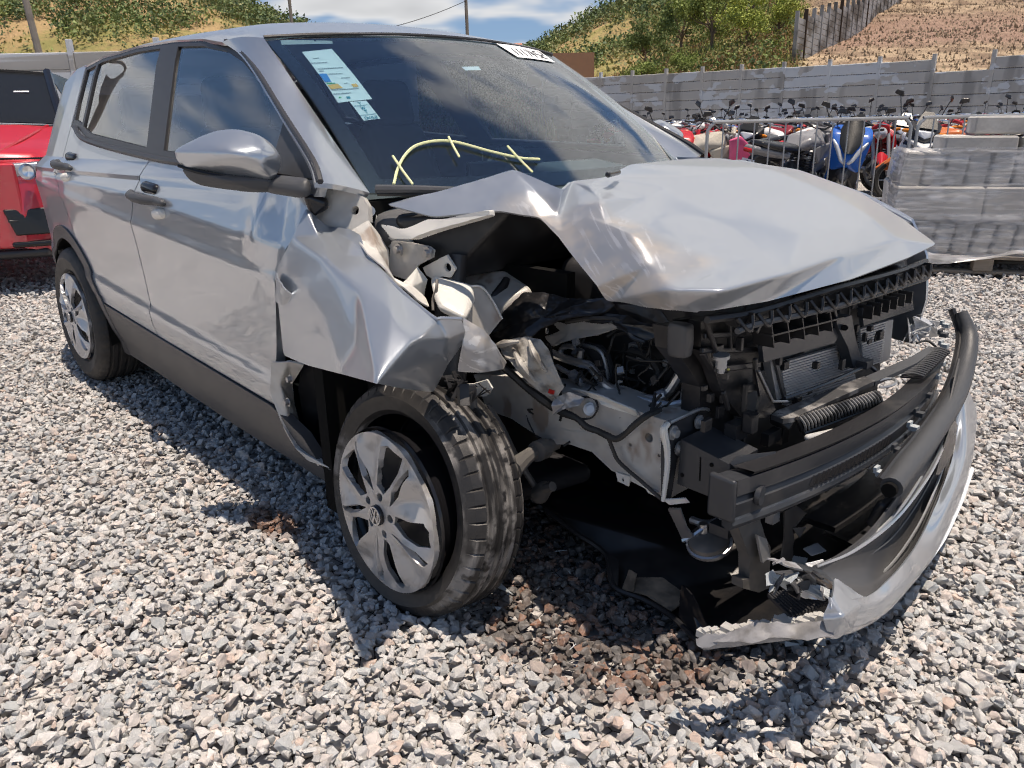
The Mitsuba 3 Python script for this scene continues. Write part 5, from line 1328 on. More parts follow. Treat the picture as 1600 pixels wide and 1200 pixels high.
put(WL_, 'branch', tube([(0.063, -0.600, 0.599), (0.117, -0.585, 0.565), (0.152, -0.570, 0.535), (0.194, -0.560, 0.513), (0.216, -0.535, 0.486)], [.007, .010, .009, .012, .011], 4, 7), 'rubber')
put(WL_, 'loop', tube([(0.213, -0.530, 0.484), (0.244, -0.520, 0.504), (0.266, -0.510, 0.518), (0.310, -0.500, 0.527), (0.341, -0.515, 0.514), (0.327, -0.520, 0.485), (0.301, -0.530, 0.476)], .0028, 4, 5), 'rubber')
# wheel side of the rail: dark arch liner, link rods, drive shaft
crushed('arch_liner', [(-0.186, -0.440, 0.474), (-0.036, -0.440, 0.501), (0.040, -0.440, 0.474), (0.117, -0.450, 0.433), (0.154, -0.460, 0.357), (0.077, -0.460, 0.331), (-0.065, -0.420, 0.217), (-0.246, -0.400, 0.198)], .006, 'brown_black', .006, 9, 2)
put(CARK, 'link_rod', tube([(0.038, -0.600, 0.468), (0.071, -0.580, 0.406), (0.096, -0.560, 0.331), (0.144, -0.530, 0.235)], [.006, .008, .009, .009], 4, 8), 'cast_grey')
put(f'{CARK}__link_rod', 'ball_joint', cat(hull([(0.156, -0.530, 0.223) + (.026,), (0.173, -0.530, 0.244) + (.022,)], 2), cyl((0.197, -0.550, 0.260), (0.224, -0.550, 0.276), .013, 8)), 'cast_grey')
put(CARK, 'drive_shaft', cat(tube([(0.231, -0.700, 0.374), (0.192, -0.600, 0.372), (0.154, -0.460, 0.350)], [.026, .018, .015], 2, 10), cyl((0.195, -0.580, 0.374), (0.186, -0.540, 0.369), .027, 12), cyl((0.179, -0.530, 0.364), (0.168, -0.480, 0.358), .018, 10)), 'cast_grey')
put(CARK, 'strut', cat(cyl((-.02, -.70, .42), (-.06, -.60, .85), .026, 12), cyl((-.03, -.68, .52), (-.05, -.62, .75), .05, 12)), 'dark_trim')
put(CARK, 'lower_arm', hull([(.02, -.76, .20, .03), (.1, -.3, .19, .03), (-.25, -.3, .2, .03)], 1), 'dark_trim')

# end of the rail: bolted plate, crash can, beam
EP = put(CARK, 'rail_end_plate', slab([(0.552, -0.545, 0.527), (0.552, -0.531, 0.535), (0.552, -0.396, 0.528), (0.552, -0.350, 0.503), (0.552, -0.366, 0.475), (0.552, -0.462, 0.469), (0.552, -0.484, 0.428), (0.552, -0.502, 0.331), (0.552, -0.532, 0.342)], .006), 'dark_steel', smooth=False)
put(EP, 'plate_edge', tube([(0.556, -0.532, 0.534), (0.556, -0.548, 0.523), (0.556, -0.533, 0.476), (0.556, -0.529, 0.420), (0.556, -0.538, 0.347)], [.006, .009, .008, .007, .005], 4, 8), 'pale_primer')
put(EP, 'plate_top_edge', tube([(0.558, -0.528, 0.536), (0.558, -0.411, 0.536), (0.558, -0.375, 0.523)], .0045, 2, 6), 'galvanised')
for q in ((0.560, -0.517, 0.509), (0.560, -0.416, 0.506), (0.560, -0.489, 0.463)):
    put(EP, 'bolt', cat(lathe([(.0005, .012), (.010, .012), (.011, .002), (.017, .002), (.017, -.002)], 12).apply_transform(frame(q, (0, 0, 1), (1, 0, 0)))), 'galvanised')
put(EP, 'tow_tab', slab([(0.556, -0.539, 0.350), (0.580, -0.482, 0.342), (0.580, -0.465, 0.324), (0.556, -0.512, 0.328)], .003), 'paper_white', smooth=False)
can = [V3(*(0.570, -0.500, 0.491)), V3(*(0.695, -0.500, 0.468)), V3(*(0.691, -0.500, 0.376)), V3(*(0.566, -0.500, 0.380))]
CC = put(CARK, 'crash_can', cat(trimesh.convex.convex_hull(np.array(can + [c + (0, .115, .0) for c in can]))), 'dark_steel', smooth=20)
put(CC, 'can_flange', slab([(0.697, -0.503, 0.473), (0.696, -0.480, 0.483), (0.739, -0.380, 0.473), (0.733, -0.380, 0.459), (0.707, -0.490, 0.458)], .004), 'dark_steel', smooth=False)
put(CC, 'can_hole', cat(*[cyl(V3(*q) + (0, -.0015, 0), V3(*q) + (0, .002, 0), .005, 10) for q in ((0.651, -0.500, 0.454), (0.578, -0.500, 0.406))]), 'cavity')
put(CC, 'can_groove', slab([(0.621, -0.501, 0.464), (0.624, -0.501, 0.463), (0.626, -0.501, 0.407), (0.622, -0.501, 0.407)], .002), 'cavity', smooth=False)
bmx = lambda y: .695 + .085 * (1 - ((y - .05) / .62) ** 2)
def swept(prof, ys, fx=bmx, ang=0):
    """profile of (dx, z) swept along the beam's bow"""
    P_ = [[(fx(y) + a, y, z) for a, z in prof] for y in ys]
    return grid(P_)
ys = np.linspace(-.535, .62, 30)
BB = put(CARK, 'bumper_beam', cat(swept([(.0, .365), (.03, .365), (.032, .40), (.022, .41), (.032, .42), (.030, .455), (.0, .457)], ys), swept([(0, .457), (-.02, .455), (-.02, .367), (0, .365)], ys)), 'dark_steel', 25, label='black painted bumper beam across the nose')
put(BB, 'lower_roll', tube([(bmx(y) + .022, y, .357) for y in np.linspace(-.545, .6, 16)], .016, 2, 10), 'blue_black')
put(BB, 'beam_end', cat(hull([(bmx(-.54) - .02, -.545, .37, .008), (bmx(-.54) + .03, -.545, .37, .008), (bmx(-.54) - .02, -.545, .455, .008), (bmx(-.54) + .028, -.545, .452, .008)], 1), cyl((bmx(-.5) + .034, -.47, .405), (bmx(-.5) + .045, -.468, .405), .022, 12)), 'dark_steel')
put(BB, 'beam_ribs', cat(*[beam((bmx(y) + .034, y, .378), (bmx(y) + .034, y + .012, .400), .006, .008) for y in np.linspace(-.30, .05, 20)]), 'black_plastic', smooth=False, kind='stuff')
put(BB, 'top_strip', swept([(-.015, .458), (.035, .462), (.04, .470), (-.01, .468)], np.linspace(-.50, .6, 24)), 'black_plastic', 25)
# lower grille guides under the beam
put(CARK, 'lower_duct', cat(swept([(-.06, .20), (.02, .20), (.02, .215), (-.06, .215)], np.linspace(-.15, .55, 20)), swept([(-.07, .27), (-.05, .27), (-.05, .35), (-.07, .35)], np.linspace(-.3, .55, 20)), swept([(-.06, .13), (.03, .12), (.03, .13), (-.06, .14)], np.linspace(-.05, .55, 20))), 'black_plastic', smooth=False)
plate('hanging_bracket', CARK, [(0.735, -0.551, 0.390), (0.735, -0.439, 0.352), (0.735, -0.396, 0.273), (0.735, -0.362, 0.228), (0.735, -0.349, 0.112), (0.735, -0.398, 0.123), (0.735, -0.475, 0.171), (0.735, -0.478, 0.194), (0.735, -0.449, 0.184), (0.735, -0.458, 0.244), (0.735, -0.516, 0.339)], .028, 'cast_grey', None, .0015, 3, 'cast grey bracket hanging below the beam end')
put(f'{CARK}__hanging_bracket', 'bracket_pad', slab([(0.752, -0.462, 0.306), (0.752, -0.419, 0.279), (0.752, -0.393, 0.223), (0.752, -0.426, 0.221), (0.752, -0.444, 0.261)], .006), 'galvanised', smooth=False)
crushed('torn_duct', [(0.700, -0.246, 0.295), (0.700, -0.192, 0.263), (0.710, -0.140, 0.221), (0.710, -0.178, 0.208), (0.700, -0.192, 0.196), (0.700, -0.170, 0.147), (0.700, -0.171, 0.085), (0.700, -0.232, 0.115), (0.700, -0.229, 0.184)], .004, 'cast_grey', .006, 14, 7)
put(CARK, 'latch_bits', cat(rough(bx((0.710, -0.316, 0.291), (.02, .03, .05)), .004, 30), slab([(0.720, -0.384, 0.316), (0.720, -0.353, 0.315), (0.720, -0.340, 0.294)], .003), slab([(0.720, -0.330, 0.304), (0.720, -0.300, 0.284), (0.720, -0.313, 0.274)], .003), slab([(0.710, -0.199, 0.201), (0.710, -0.127, 0.176), (0.710, -0.158, 0.159)], .003)), 'galvanised', smooth=False, kind='stuff')
HN = put(CARK, 'horn', lathe([(.0005, .024), (.03, .024), (.046, .016), (.05, 0), (.046, -.014), (.02, -.022), (.0005, -.022)], 28).apply_transform(frame((0.616, -0.430, 0.219), (1, 0, 0), (.25, -.35, .9))), 'cast_grey', 30, label='round horn dangling on its bracket')
put(HN, 'horn_rim', lathe([(.049, .006), (.054, .004), (.054, -.004), (.049, -.006)], 28, True).apply_transform(frame((0.616, -0.430, 0.219), (1, 0, 0), (.25, -.35, .9))), 'steel')
put(HN, 'horn_nut', cyl((0.600, -0.430, 0.241), (0.597, -0.430, 0.263), .012, 10), 'steel')
put(HN, 'connector', cat(bx((0.641, -0.420, 0.262), (.05, .03, .025)), bx((0.660, -0.420, 0.276), (.03, .02, .02))), 'blue_black', smooth=False)
put(HN, 'bracket', cat(slab([(0.545, -0.500, 0.309), (0.576, -0.500, 0.316), (0.580, -0.470, 0.259), (0.590, -0.460, 0.239), (0.563, -0.460, 0.214), (0.555, -0.480, 0.260)], .006), tube([(0.563, -0.460, 0.216), (0.587, -0.450, 0.237), (0.606, -0.430, 0.260)], .006, 2, 6)), 'alu', smooth=False)
put(CARK, 'cooler_pipe', tube([(0.545, -0.400, 0.242), (0.580, -0.400, 0.245), (0.603, -0.380, 0.251), (0.627, -0.360, 0.273), (0.647, -0.300, 0.280)], .010, 4, 8), 'steel')
put(CARK, 'cooler_pipe', tube([(0.619, -0.360, 0.171), (0.647, -0.330, 0.187), (0.680, -0.300, 0.202)], .008, 3, 8), 'cast_grey')

# upper right apron: hinge post, torn brackets, strut tower
plate('hinge_post', CARK, [(-0.445, -0.800, 0.954), (-0.434, -0.790, 0.995), (-0.361, -0.775, 1.022), (-0.279, -0.720, 0.992), (-0.259, -0.720, 0.971), (-0.243, -0.740, 0.937), (-0.281, -0.770, 0.909), (-0.342, -0.800, 0.917)], .02, 'primer', [(-0.290, -0.740, 0.958) + (.012,)], .003, 3, 'bare cream painted hinge post')
put(CARK, 'seam_plug', hull([(-0.369, -0.830, 0.993) + (.012,), (-0.369, -0.800, 0.978) + (.022,), (-0.370, -0.820, 0.960) + (.012,)], 2), 'gloss_black')
HG = plate('hinge_strap', CARK, [(-0.311, -0.700, 0.960), (-0.277, -0.700, 0.965), (-0.271, -0.690, 0.926), (-0.222, -0.680, 0.903), (-0.159, -0.670, 0.884), (-0.177, -0.670, 0.869), (-0.221, -0.690, 0.859), (-0.272, -0.700, 0.896), (-0.306, -0.700, 0.933)], .018, 'pale_primer', None, .0015, 5)
put(HG, 'strap_rib', tube([(-0.287, -0.705, 0.952), (-0.273, -0.695, 0.918), (-0.215, -0.690, 0.889), (-0.175, -0.675, 0.878)], .006, 4, 6), 'primer')
put(HG, 'pivot', cyl((-0.268, -0.715, 0.957), (-0.306, -0.690, 0.952), .014, 12), 'steel')
BK = plate('hinge_bracket', CARK, [(-0.202, -0.700, 0.883), (-0.138, -0.690, 0.885), (-0.081, -0.670, 0.878), (-0.066, -0.670, 0.870), (-0.070, -0.670, 0.852), (-0.117, -0.680, 0.829), (-0.151, -0.700, 0.788), (-0.215, -0.710, 0.799)], .006, 'primer', None, .002, 6)
for q in ((-0.162, -0.708, 0.867), (-0.080, -0.678, 0.862)):
    put(BK, 'bolt', lathe([(.0005, -.012), (.009, -.012), (.010, -.003), (.016, -.003), (.016, .003)], 12).apply_transform(trimesh.transformations.translation_matrix(q)), 'steel')
plate('torn_bracket', CARK, [(-0.125, -0.660, 0.819), (-0.044, -0.650, 0.857), (-0.020, -0.640, 0.824), (-0.040, -0.640, 0.800), (-0.066, -0.650, 0.801), (-0.090, -0.660, 0.790), (-0.116, -0.660, 0.800)], .008, 'pale_primer', [(-0.044, -0.647, 0.826) + (.011,)], .004, 8)
crushed('upper_apron', [(-0.148, -0.760, 0.810), (-0.057, -0.790, 0.799), (-0.090, -0.740, 0.805), (-0.098, -0.700, 0.829), (-0.088, -0.680, 0.795), (-0.095, -0.690, 0.754), (-0.040, -0.720, 0.736), (-0.031, -0.760, 0.762), (-0.038, -0.800, 0.799)], .004, 'pale_primer', .006, 14, 3, label='bright torn inner apron edge')
crushed('inner_apron', [(-0.265, -0.780, 0.911), (-0.243, -0.740, 0.935), (-0.234, -0.720, 0.901), (-0.207, -0.710, 0.859), (-0.177, -0.740, 0.804), (-0.017, -0.820, 0.808), (-0.040, -0.840, 0.850), (-0.120, -0.830, 0.873)], .004, 'primer', .004, 12, 4)
put(CARK, 'apron_box', rough(trimesh.Trimesh(*trimesh.remesh.subdivide_loop(*(lambda h: (h.vertices, h.faces))(hull([(-0.080, -0.660, 0.788) + (.012,), (0.005, -0.620, 0.773) + (.014,), (0.031, -0.640, 0.751) + (.014,), (0.069, -0.700, 0.728) + (.012,), (0.022, -0.720, 0.747) + (.012,), (-0.021, -0.700, 0.772) + (.012,)], 1)), iterations=1)), .006, 14, 2), 'pale_primer', 40)
plate('apron_side', CARK, [(-0.008, -0.620, 0.776), (0.028, -0.600, 0.778), (0.047, -0.580, 0.738), (0.068, -0.570, 0.696), (0.041, -0.600, 0.649), (0.023, -0.640, 0.687), (0.008, -0.640, 0.734)], .02, 'primer', None, .003, 5, 'rust smeared box section of the inner apron')
put(CARK, 'apron_side_edge', tube([(-0.002, -0.625, 0.778), (0.034, -0.605, 0.781), (0.055, -0.585, 0.742), (0.076, -0.575, 0.699)], .003, 3, 5), 'pale_primer')
ST = put(CARK, 'strut_tower', rough(hull([(-0.252, -0.480, 0.739) + (.03,), (-0.174, -0.450, 0.750) + (.03,), (-0.085, -0.420, 0.751) + (.03,), (0.000, -0.420, 0.723) + (.025,), (-0.025, -0.480, 0.698) + (.03,), (-0.150, -0.520, 0.704) + (.03,), (-0.091, -0.480, 0.652) + (.02,)], 2), .006, 12, 3), 'primer', 40, label='pale strut tower behind the torn apron')
put(ST, 'tower_strap', tube([(-0.048, -0.440, 0.766), (-0.042, -0.460, 0.748), (-0.046, -0.490, 0.723), (-0.054, -0.500, 0.697)], [.010, .014, .012, .010], 4, 8), 'black_plastic')
put(ST, 'tower_cap', hull([(-0.096, -0.500, 0.746) + (.012,), (-0.080, -0.500, 0.746) + (.010,)], 2), 'galvanised')
put(CARK, 'stay_wire', tube([(-0.021, -0.700, 0.806), (-0.013, -0.710, 0.785), (-0.027, -0.710, 0.760), (-0.017, -0.720, 0.733)], .004, 4, 6), 'cast_grey')
# crushed plastics, hoses and pipes in the middle
crushed('crushed_airbox', [(-0.043, -0.520, 0.619), (-0.012, -0.500, 0.677), (0.053, -0.460, 0.741), (0.103, -0.440, 0.743), (0.174, -0.420, 0.734), (0.289, -0.420, 0.757), (0.321, -0.430, 0.745), (0.295, -0.460, 0.724), (0.196, -0.480, 0.696), (0.153, -0.500, 0.672), (0.141, -0.520, 0.651), (0.105, -0.530, 0.648), (0.057, -0.530, 0.631)], .004, 'sheen_black', .016, 13, 6, 5, 1, 'crushed glossy black air box', pull=.05)
crushed('washer_tank', [(0.052, -0.400, 0.634), (0.099, -0.400, 0.661), (0.176, -0.380, 0.680), (0.249, -0.370, 0.685), (0.283, -0.370, 0.673), (0.233, -0.390, 0.648), (0.172, -0.400, 0.627), (0.125, -0.410, 0.610), (0.095, -0.410, 0.597), (0.071, -0.410, 0.614)], .005, 'white_plastic', .006, 9, 2, 4, 2, 'milky plastic tank crushed under the black box', pull=.03)
crushed('airbox_rim', [(0.168, -0.450, 0.694), (0.266, -0.440, 0.722), (0.366, -0.430, 0.727), (0.404, -0.430, 0.716), (0.485, -0.440, 0.718), (0.466, -0.440, 0.699), (0.433, -0.450, 0.683), (0.383, -0.450, 0.693), (0.334, -0.450, 0.710), (0.262, -0.460, 0.709)], .004, 'sheen_black', .012, 14, 9, 4, 1, pull=.03)
crushed('airbox_flap', [(0.309, -0.420, 0.744), (0.385, -0.420, 0.753), (0.456, -0.430, 0.753), (0.498, -0.450, 0.725), (0.457, -0.440, 0.704), (0.395, -0.430, 0.713), (0.329, -0.420, 0.725)], .004, 'black_plastic', .010, 12, 10)
put(CARK, 'hose', tube([(0.198, -0.470, 0.692), (0.291, -0.470, 0.717), (0.361, -0.460, 0.719), (0.382, -0.450, 0.696), (0.403, -0.440, 0.679), (0.482, -0.450, 0.707)], .006, 4, 6), 'rubber')
put(CARK, 'blue_hose', tube([(0.350, -0.450, 0.709), (0.377, -0.450, 0.700), (0.392, -0.450, 0.684), (0.426, -0.450, 0.679)], [.012, .010, .007, .004], 4, 7), 'blue_black')
crushed('insulation_wad', [(0.045, -0.560, 0.619), (0.094, -0.560, 0.647), (0.141, -0.550, 0.660), (0.187, -0.540, 0.658), (0.206, -0.530, 0.634), (0.223, -0.530, 0.599), (0.250, -0.530, 0.546), (0.230, -0.540, 0.516), (0.209, -0.560, 0.527), (0.175, -0.570, 0.553), (0.147, -0.580, 0.583), (0.109, -0.580, 0.604)], .005, 'mud_white', .016, 16, 4, 5, 1, 'crumpled mud coloured sheet wedged behind the fender', pull=.05)
put(CARK, 'wad_fold', cat(*[tube([V3(*a) + (0, -.03, .012), (V3(*a) + V3(*b)) / 2 + (0.01, -.05, .02), V3(*b) + (0, -.03, .012)], [.004, .010, .004], 4, 7) for a, b in (((0.057, -0.560, 0.613), (0.151, -0.560, 0.646)), ((0.128, -0.560, 0.623), (0.205, -0.560, 0.553)), ((0.175, -0.550, 0.650), (0.225, -0.540, 0.577)))]), 'mud_white', 40)
put(CARK, 'red_tag', slab([(0.251, -0.590, 0.558), (0.268, -0.590, 0.557), (0.264, -0.590, 0.546), (0.247, -0.590, 0.547)], .003), 'lamp_red', smooth=False)
crushed('rail_scrap', [(0.230, -0.550, 0.519), (0.272, -0.540, 0.543), (0.309, -0.530, 0.533), (0.304, -0.540, 0.515), (0.256, -0.550, 0.495), (0.230, -0.550, 0.475), (0.231, -0.560, 0.502)], .003, 'scuffed_paint', .008, 20, 4)
plate('apron_scrap', CARK, [(0.000, -0.680, 0.506), (0.007, -0.680, 0.534), (0.066, -0.670, 0.548), (0.104, -0.660, 0.564), (0.115, -0.650, 0.543), (0.098, -0.650, 0.522), (0.090, -0.660, 0.516)], .006, 'pale_primer', [(0.071, -0.668, 0.539) + (.004,)], .003, 2)
put(CARK, 'arch_tab', shell(rough(facets(dict(a=(0.054, -0.760, 0.592), b=(0.065, -0.740, 0.579), c=(0.045, -0.720, 0.531), d=(0.023, -0.720, 0.503), e=(0.018, -0.740, 0.518), f=(0.026, -0.760, 0.553)), ['a b c d e f'], 3, 1), .006, 22, 3), .005), 'black_plastic', 25)
A_ = 'coolant_pipe'
put(CARK, A_, tube([(0.109, -0.430, 0.585), (0.155, -0.430, 0.580), (0.206, -0.430, 0.578), (0.243, -0.430, 0.577), (0.273, -0.430, 0.553), (0.302, -0.430, 0.536), (0.335, -0.420, 0.527), (0.377, -0.410, 0.521), (0.427, -0.400, 0.523)], .0115, 5, 10), 'alu', label='bent bright alloy pipe across the bay')
put(CARK, A_, tube([(0.136, -0.440, 0.557), (0.193, -0.440, 0.543), (0.237, -0.440, 0.522), (0.300, -0.440, 0.519), (0.382, -0.430, 0.525), (0.460, -0.420, 0.525), (0.509, -0.400, 0.538)], .007, 5, 8), 'alu')
put(CARK, A_, tube([(0.129, -0.420, 0.581), (0.141, -0.420, 0.605), (0.175, -0.420, 0.613), (0.197, -0.420, 0.603), (0.201, -0.420, 0.578)], .008, 5, 8), 'alu')
put(CARK, A_, tube([(0.422, -0.380, 0.521), (0.448, -0.370, 0.548), (0.481, -0.360, 0.617)], .013, 4, 9), 'alu')
put(CARK, A_, tube([(0.490, -0.380, 0.528), (0.487, -0.370, 0.562), (0.485, -0.360, 0.602)], .008, 3, 8), 'alu')
for m_ in (cyl((0.197, -0.450, 0.552), (0.219, -0.450, 0.543), .014, 6), cyl((0.222, -0.450, 0.541), (0.239, -0.450, 0.530), .010, 10), cyl((0.206, -0.430, 0.597), (0.208, -0.430, 0.614), .012, 10), cyl((0.422, -0.390, 0.524), (0.440, -0.380, 0.535), .017, 10)):
    put(CARK, 'pipe_fitting', m_, 'steel')
put(CARK, 'pipe_clip', cat(slab([(0.322, -0.435, 0.542), (0.338, -0.435, 0.562), (0.350, -0.435, 0.563), (0.350, -0.435, 0.558), (0.340, -0.435, 0.554), (0.333, -0.435, 0.537)], .003), slab([(0.254, -0.445, 0.542), (0.266, -0.445, 0.547), (0.265, -0.445, 0.524), (0.254, -0.445, 0.522)], .003)), 'galvanised', smooth=False)
plate('heat_shield', CARK, [(0.143, -0.380, 0.602), (0.172, -0.380, 0.616), (0.227, -0.380, 0.618), (0.255, -0.380, 0.602), (0.271, -0.380, 0.566), (0.278, -0.380, 0.528), (0.246, -0.380, 0.518), (0.228, -0.380, 0.552), (0.199, -0.380, 0.585)], .012, 'dark_steel', None, .002, 4)
put(f'{CARK}__heat_shield', 'shield_rib', tube([(0.181, -0.385, 0.612), (0.229, -0.385, 0.609), (0.251, -0.385, 0.589), (0.267, -0.385, 0.532)], .005, 4, 6), 'galvanised')
put(CARK, 'bay_bits', cat(*[rough(bx(V3(*q) , (s_, s_ * .7, s_)), .003, 40, i) for i, (q, s_) in enumerate((((0.285, -0.300, 0.603), .03), ((0.304, -0.300, 0.590), .02), ((0.385, -0.300, 0.584), .018), ((0.356, -0.320, 0.576), .015), ((0.244, -0.300, 0.524), .022), ((0.277, -0.300, 0.540), .012), ((-0.180, -0.100, 0.711), .04), ((-0.214, -0.100, 0.687), .03), ((-0.135, -0.120, 0.690), .05)))]), 'galvanised', smooth=False, kind='stuff')
put(CARK, 'bay_hose', tube([(0.284, -0.320, 0.602), (0.335, -0.320, 0.598), (0.376, -0.320, 0.566), (0.373, -0.340, 0.536)], .012, 4, 8), 'rubber')
put(CARK, 'bay_hose', tube([(-0.193, -0.200, 0.744), (-0.140, -0.200, 0.711), (-0.043, -0.220, 0.704), (0.062, -0.200, 0.709)], .016, 4, 8), 'rubber')
put(CARK, 'fluid_bottle', hull([(-0.017, -0.280, 0.720) + (.028,), (0.014, -0.260, 0.717) + (.028,), (-0.007, -0.280, 0.751) + (.018,), (0.004, -0.260, 0.745) + (.018,)], 2), 'bottle_blue')
put(CARK, 'bottle_cap', cyl((-0.013, -0.300, 0.753), (-0.008, -0.300, 0.768), .02, 10), 'galvanised')

# radiator carrier and cooling pack
RC = put(CARK, 'radiator_carrier', slab([(0.560, -0.540, 0.753), (0.560, -0.481, 0.746), (0.560, -0.454, 0.718), (0.560, -0.438, 0.678), (0.560, -0.368, 0.624), (0.560, -0.328, 0.560), (0.560, -0.294, 0.507), (0.560, -0.230, 0.468), (0.560, -0.211, 0.390), (0.560, -0.318, 0.430), (0.560, -0.414, 0.485), (0.560, -0.419, 0.591), (0.560, -0.481, 0.658), (0.560, -0.527, 0.701)], .05), 'black_plastic', smooth=False, label='black plastic radiator carrier with broken mounts')
put(RC, 'mount_block', rough(trimesh.Trimesh(*trimesh.remesh.subdivide_loop(*(lambda h: (h.vertices, h.faces))(bx((0.575, -0.530, 0.728), (.05, .035, .075), ch=.004)), iterations=2)), .002, 40), 'grey_cladding')
for pts, x_, t_ in (([(0.600, -0.484, 0.698), (0.600, -0.359, 0.676), (0.600, -0.230, 0.644), (0.600, -0.228, 0.593), (0.600, -0.292, 0.568), (0.600, -0.299, 0.495), (0.600, -0.395, 0.583), (0.600, -0.434, 0.648)], .6, .03),
                    ([(0.590, -0.479, 0.759), (0.590, -0.352, 0.754), (0.590, -0.207, 0.665), (0.590, -0.206, 0.637), (0.590, -0.350, 0.670), (0.590, -0.473, 0.695)], .59, .03),
                    ([(0.530, -0.469, 0.751), (0.530, -0.373, 0.741), (0.530, -0.307, 0.628), (0.530, -0.201, 0.470), (0.530, -0.089, 0.348), (0.530, -0.341, 0.425), (0.530, -0.370, 0.579)], .53, .02)):
    put(RC, 'carrier_panel', slab(pts, t_), 'black_plastic', smooth=False)
for (a, b, w_, h_) in (((0.610, -0.504, 0.705), (0.610, -0.241, 0.651), .012, .010), ((0.610, -0.399, 0.763), (0.610, -0.387, 0.682), .010, .010), ((0.610, -0.495, 0.735), (0.610, -0.259, 0.695), .012, .008), ((0.620, -0.459, 0.655), (0.620, -0.271, 0.623), .014, .010), ((0.620, -0.338, 0.577), (0.620, -0.252, 0.571), .02, .012),
                       ((0.620, -0.421, 0.595), (0.620, -0.394, 0.545), .01, .01), ((0.610, -0.499, 0.698), (0.610, -0.455, 0.651), .008, .014), ((0.630, -0.355, 0.514), (0.630, -0.347, 0.456), .012, .02), ((0.630, -0.344, 0.596), (0.630, -0.343, 0.526), .01, .012), ((0.640, -0.329, 0.655), (0.640, -0.319, 0.592), .01, .01), ((0.620, -0.510, 0.776), (0.620, -0.464, 0.702), .012, .008)):
    put(RC, 'carrier_rib', beam(a, b, w_, h_, up=(1, .2, .1), ch=.002), 'black_plastic', smooth=False)
SN = put(RC, 'level_sensor', cat(cyl((0.635, -0.461, 0.663), (0.635, -0.463, 0.684), .012, 12), cyl((0.635, -0.463, 0.684), (0.635, -0.464, 0.692), .018, 12), cyl((0.635, -0.460, 0.651), (0.635, -0.461, 0.663), .008, 10)), 'galvanised')
put(SN, 'sensor_dot', hull([(0.645, -0.449, 0.658) + (.003,)], 1), 'bike_yellow')
put(RC, 'guide_fin', slab([(0.665, -0.371, 0.644), (0.665, -0.353, 0.636), (0.665, -0.276, 0.543), (0.665, -0.260, 0.520), (0.665, -0.299, 0.509), (0.665, -0.347, 0.525), (0.665, -0.338, 0.572)], .006), 'gloss_black', smooth=False)
put(RC, 'guide_edge', tube([(0.668, -0.359, 0.638), (0.668, -0.282, 0.547), (0.668, -0.212, 0.529)], .003, 1, 5), 'galvanised')
put(RC, 'mount_peg', cat(bx((0.660, -0.365, 0.517), (.03, .025, .05), ch=.004), cyl((0.670, -0.369, 0.536), (0.670, -0.370, 0.542), .011, 12)), 'black_plastic', smooth=False)
for q, z_ in (((0.630, -0.371, 0.492), (.03, .05, .04)), ((0.660, -0.260, 0.451), (.02, .06, .03)), ((0.660, -0.207, 0.445), (.02, .03, .05))): put(RC, 'lower_clip', bx(q, z_), 'black_plastic', smooth=False)
RD = put(CARK, 'radiator', cat(bx((.585, .12, .42), (.03, .80, .34)), bx((.575, .12, .62), (.03, .8, .10))), 'dark_fin', smooth=False, label='exposed radiator core with bent silver fins')
def core(a, b, c, d, n, bow):
    ms = []
    for i in range(n):
        t = (i + .5) / n
        p = V3(*a) * (1 - t) + V3(*d) * t; q = V3(*b) * (1 - t) + V3(*c) * t
        ms.append(beam(p, q, .012, .0040, up=(0, 0, 1)))
    return cat(*ms)
put(RD, 'fins', core((0.612, -0.160, 0.602), (0.612, 0.234, 0.570), (0.612, 0.307, 0.436), (0.612, -0.109, 0.476), 17, 0), 'fin_silver', smooth=False, kind='stuff')
put(RD, 'fins', core((0.612, 0.287, 0.600), (0.612, 0.471, 0.588), (0.612, 0.484, 0.458), (0.612, 0.350, 0.469), 17, 0), 'fin_silver', smooth=False, kind='stuff')
put(RD, 'side_tank', slab([(0.618, 0.465, 0.588), (0.618, 0.523, 0.583), (0.618, 0.537, 0.454), (0.618, 0.460, 0.459)], .02), 'galvanised', smooth=False)
put(RD, 'side_tank', slab([(0.618, -0.222, 0.630), (0.618, -0.201, 0.628), (0.618, -0.139, 0.505), (0.618, -0.164, 0.505)], .02), 'galvanised', smooth=False)
put(RD, 'core_frame', cat(beam((0.620, -0.205, 0.629), (0.620, -0.132, 0.504), .012, .01, up=(1, 0, 0)), beam((0.620, -0.132, 0.504), (0.620, -0.064, 0.490), .012, .01, up=(1, 0, 0))), 'dark_steel', smooth=False)
put(RC, 'cross_panel', slab([(0.645, -0.311, 0.680), (0.645, 0.074, 0.650), (0.645, 0.085, 0.623), (0.645, 0.066, 0.609), (0.645, -0.231, 0.634), (0.645, -0.296, 0.639)], .012), 'blue_black', smooth=False)
put(RC, 'cross_panel', slab([(0.645, 0.241, 0.622), (0.645, 0.602, 0.603), (0.645, 0.559, 0.665), (0.645, 0.210, 0.676)], .012), 'blue_black', smooth=False)
put(RC, 'post', slab([(0.655, 0.036, 0.675), (0.655, 0.128, 0.674), (0.655, 0.172, 0.600), (0.655, 0.244, 0.516), (0.655, 0.183, 0.515), (0.655, 0.128, 0.588), (0.655, 0.065, 0.644)], .03), 'blue_black', smooth=False)
put(RC, 'post_plug', cyl((0.657, 0.089, 0.648), (0.664, 0.073, 0.652), .008, 10), 'cavity')
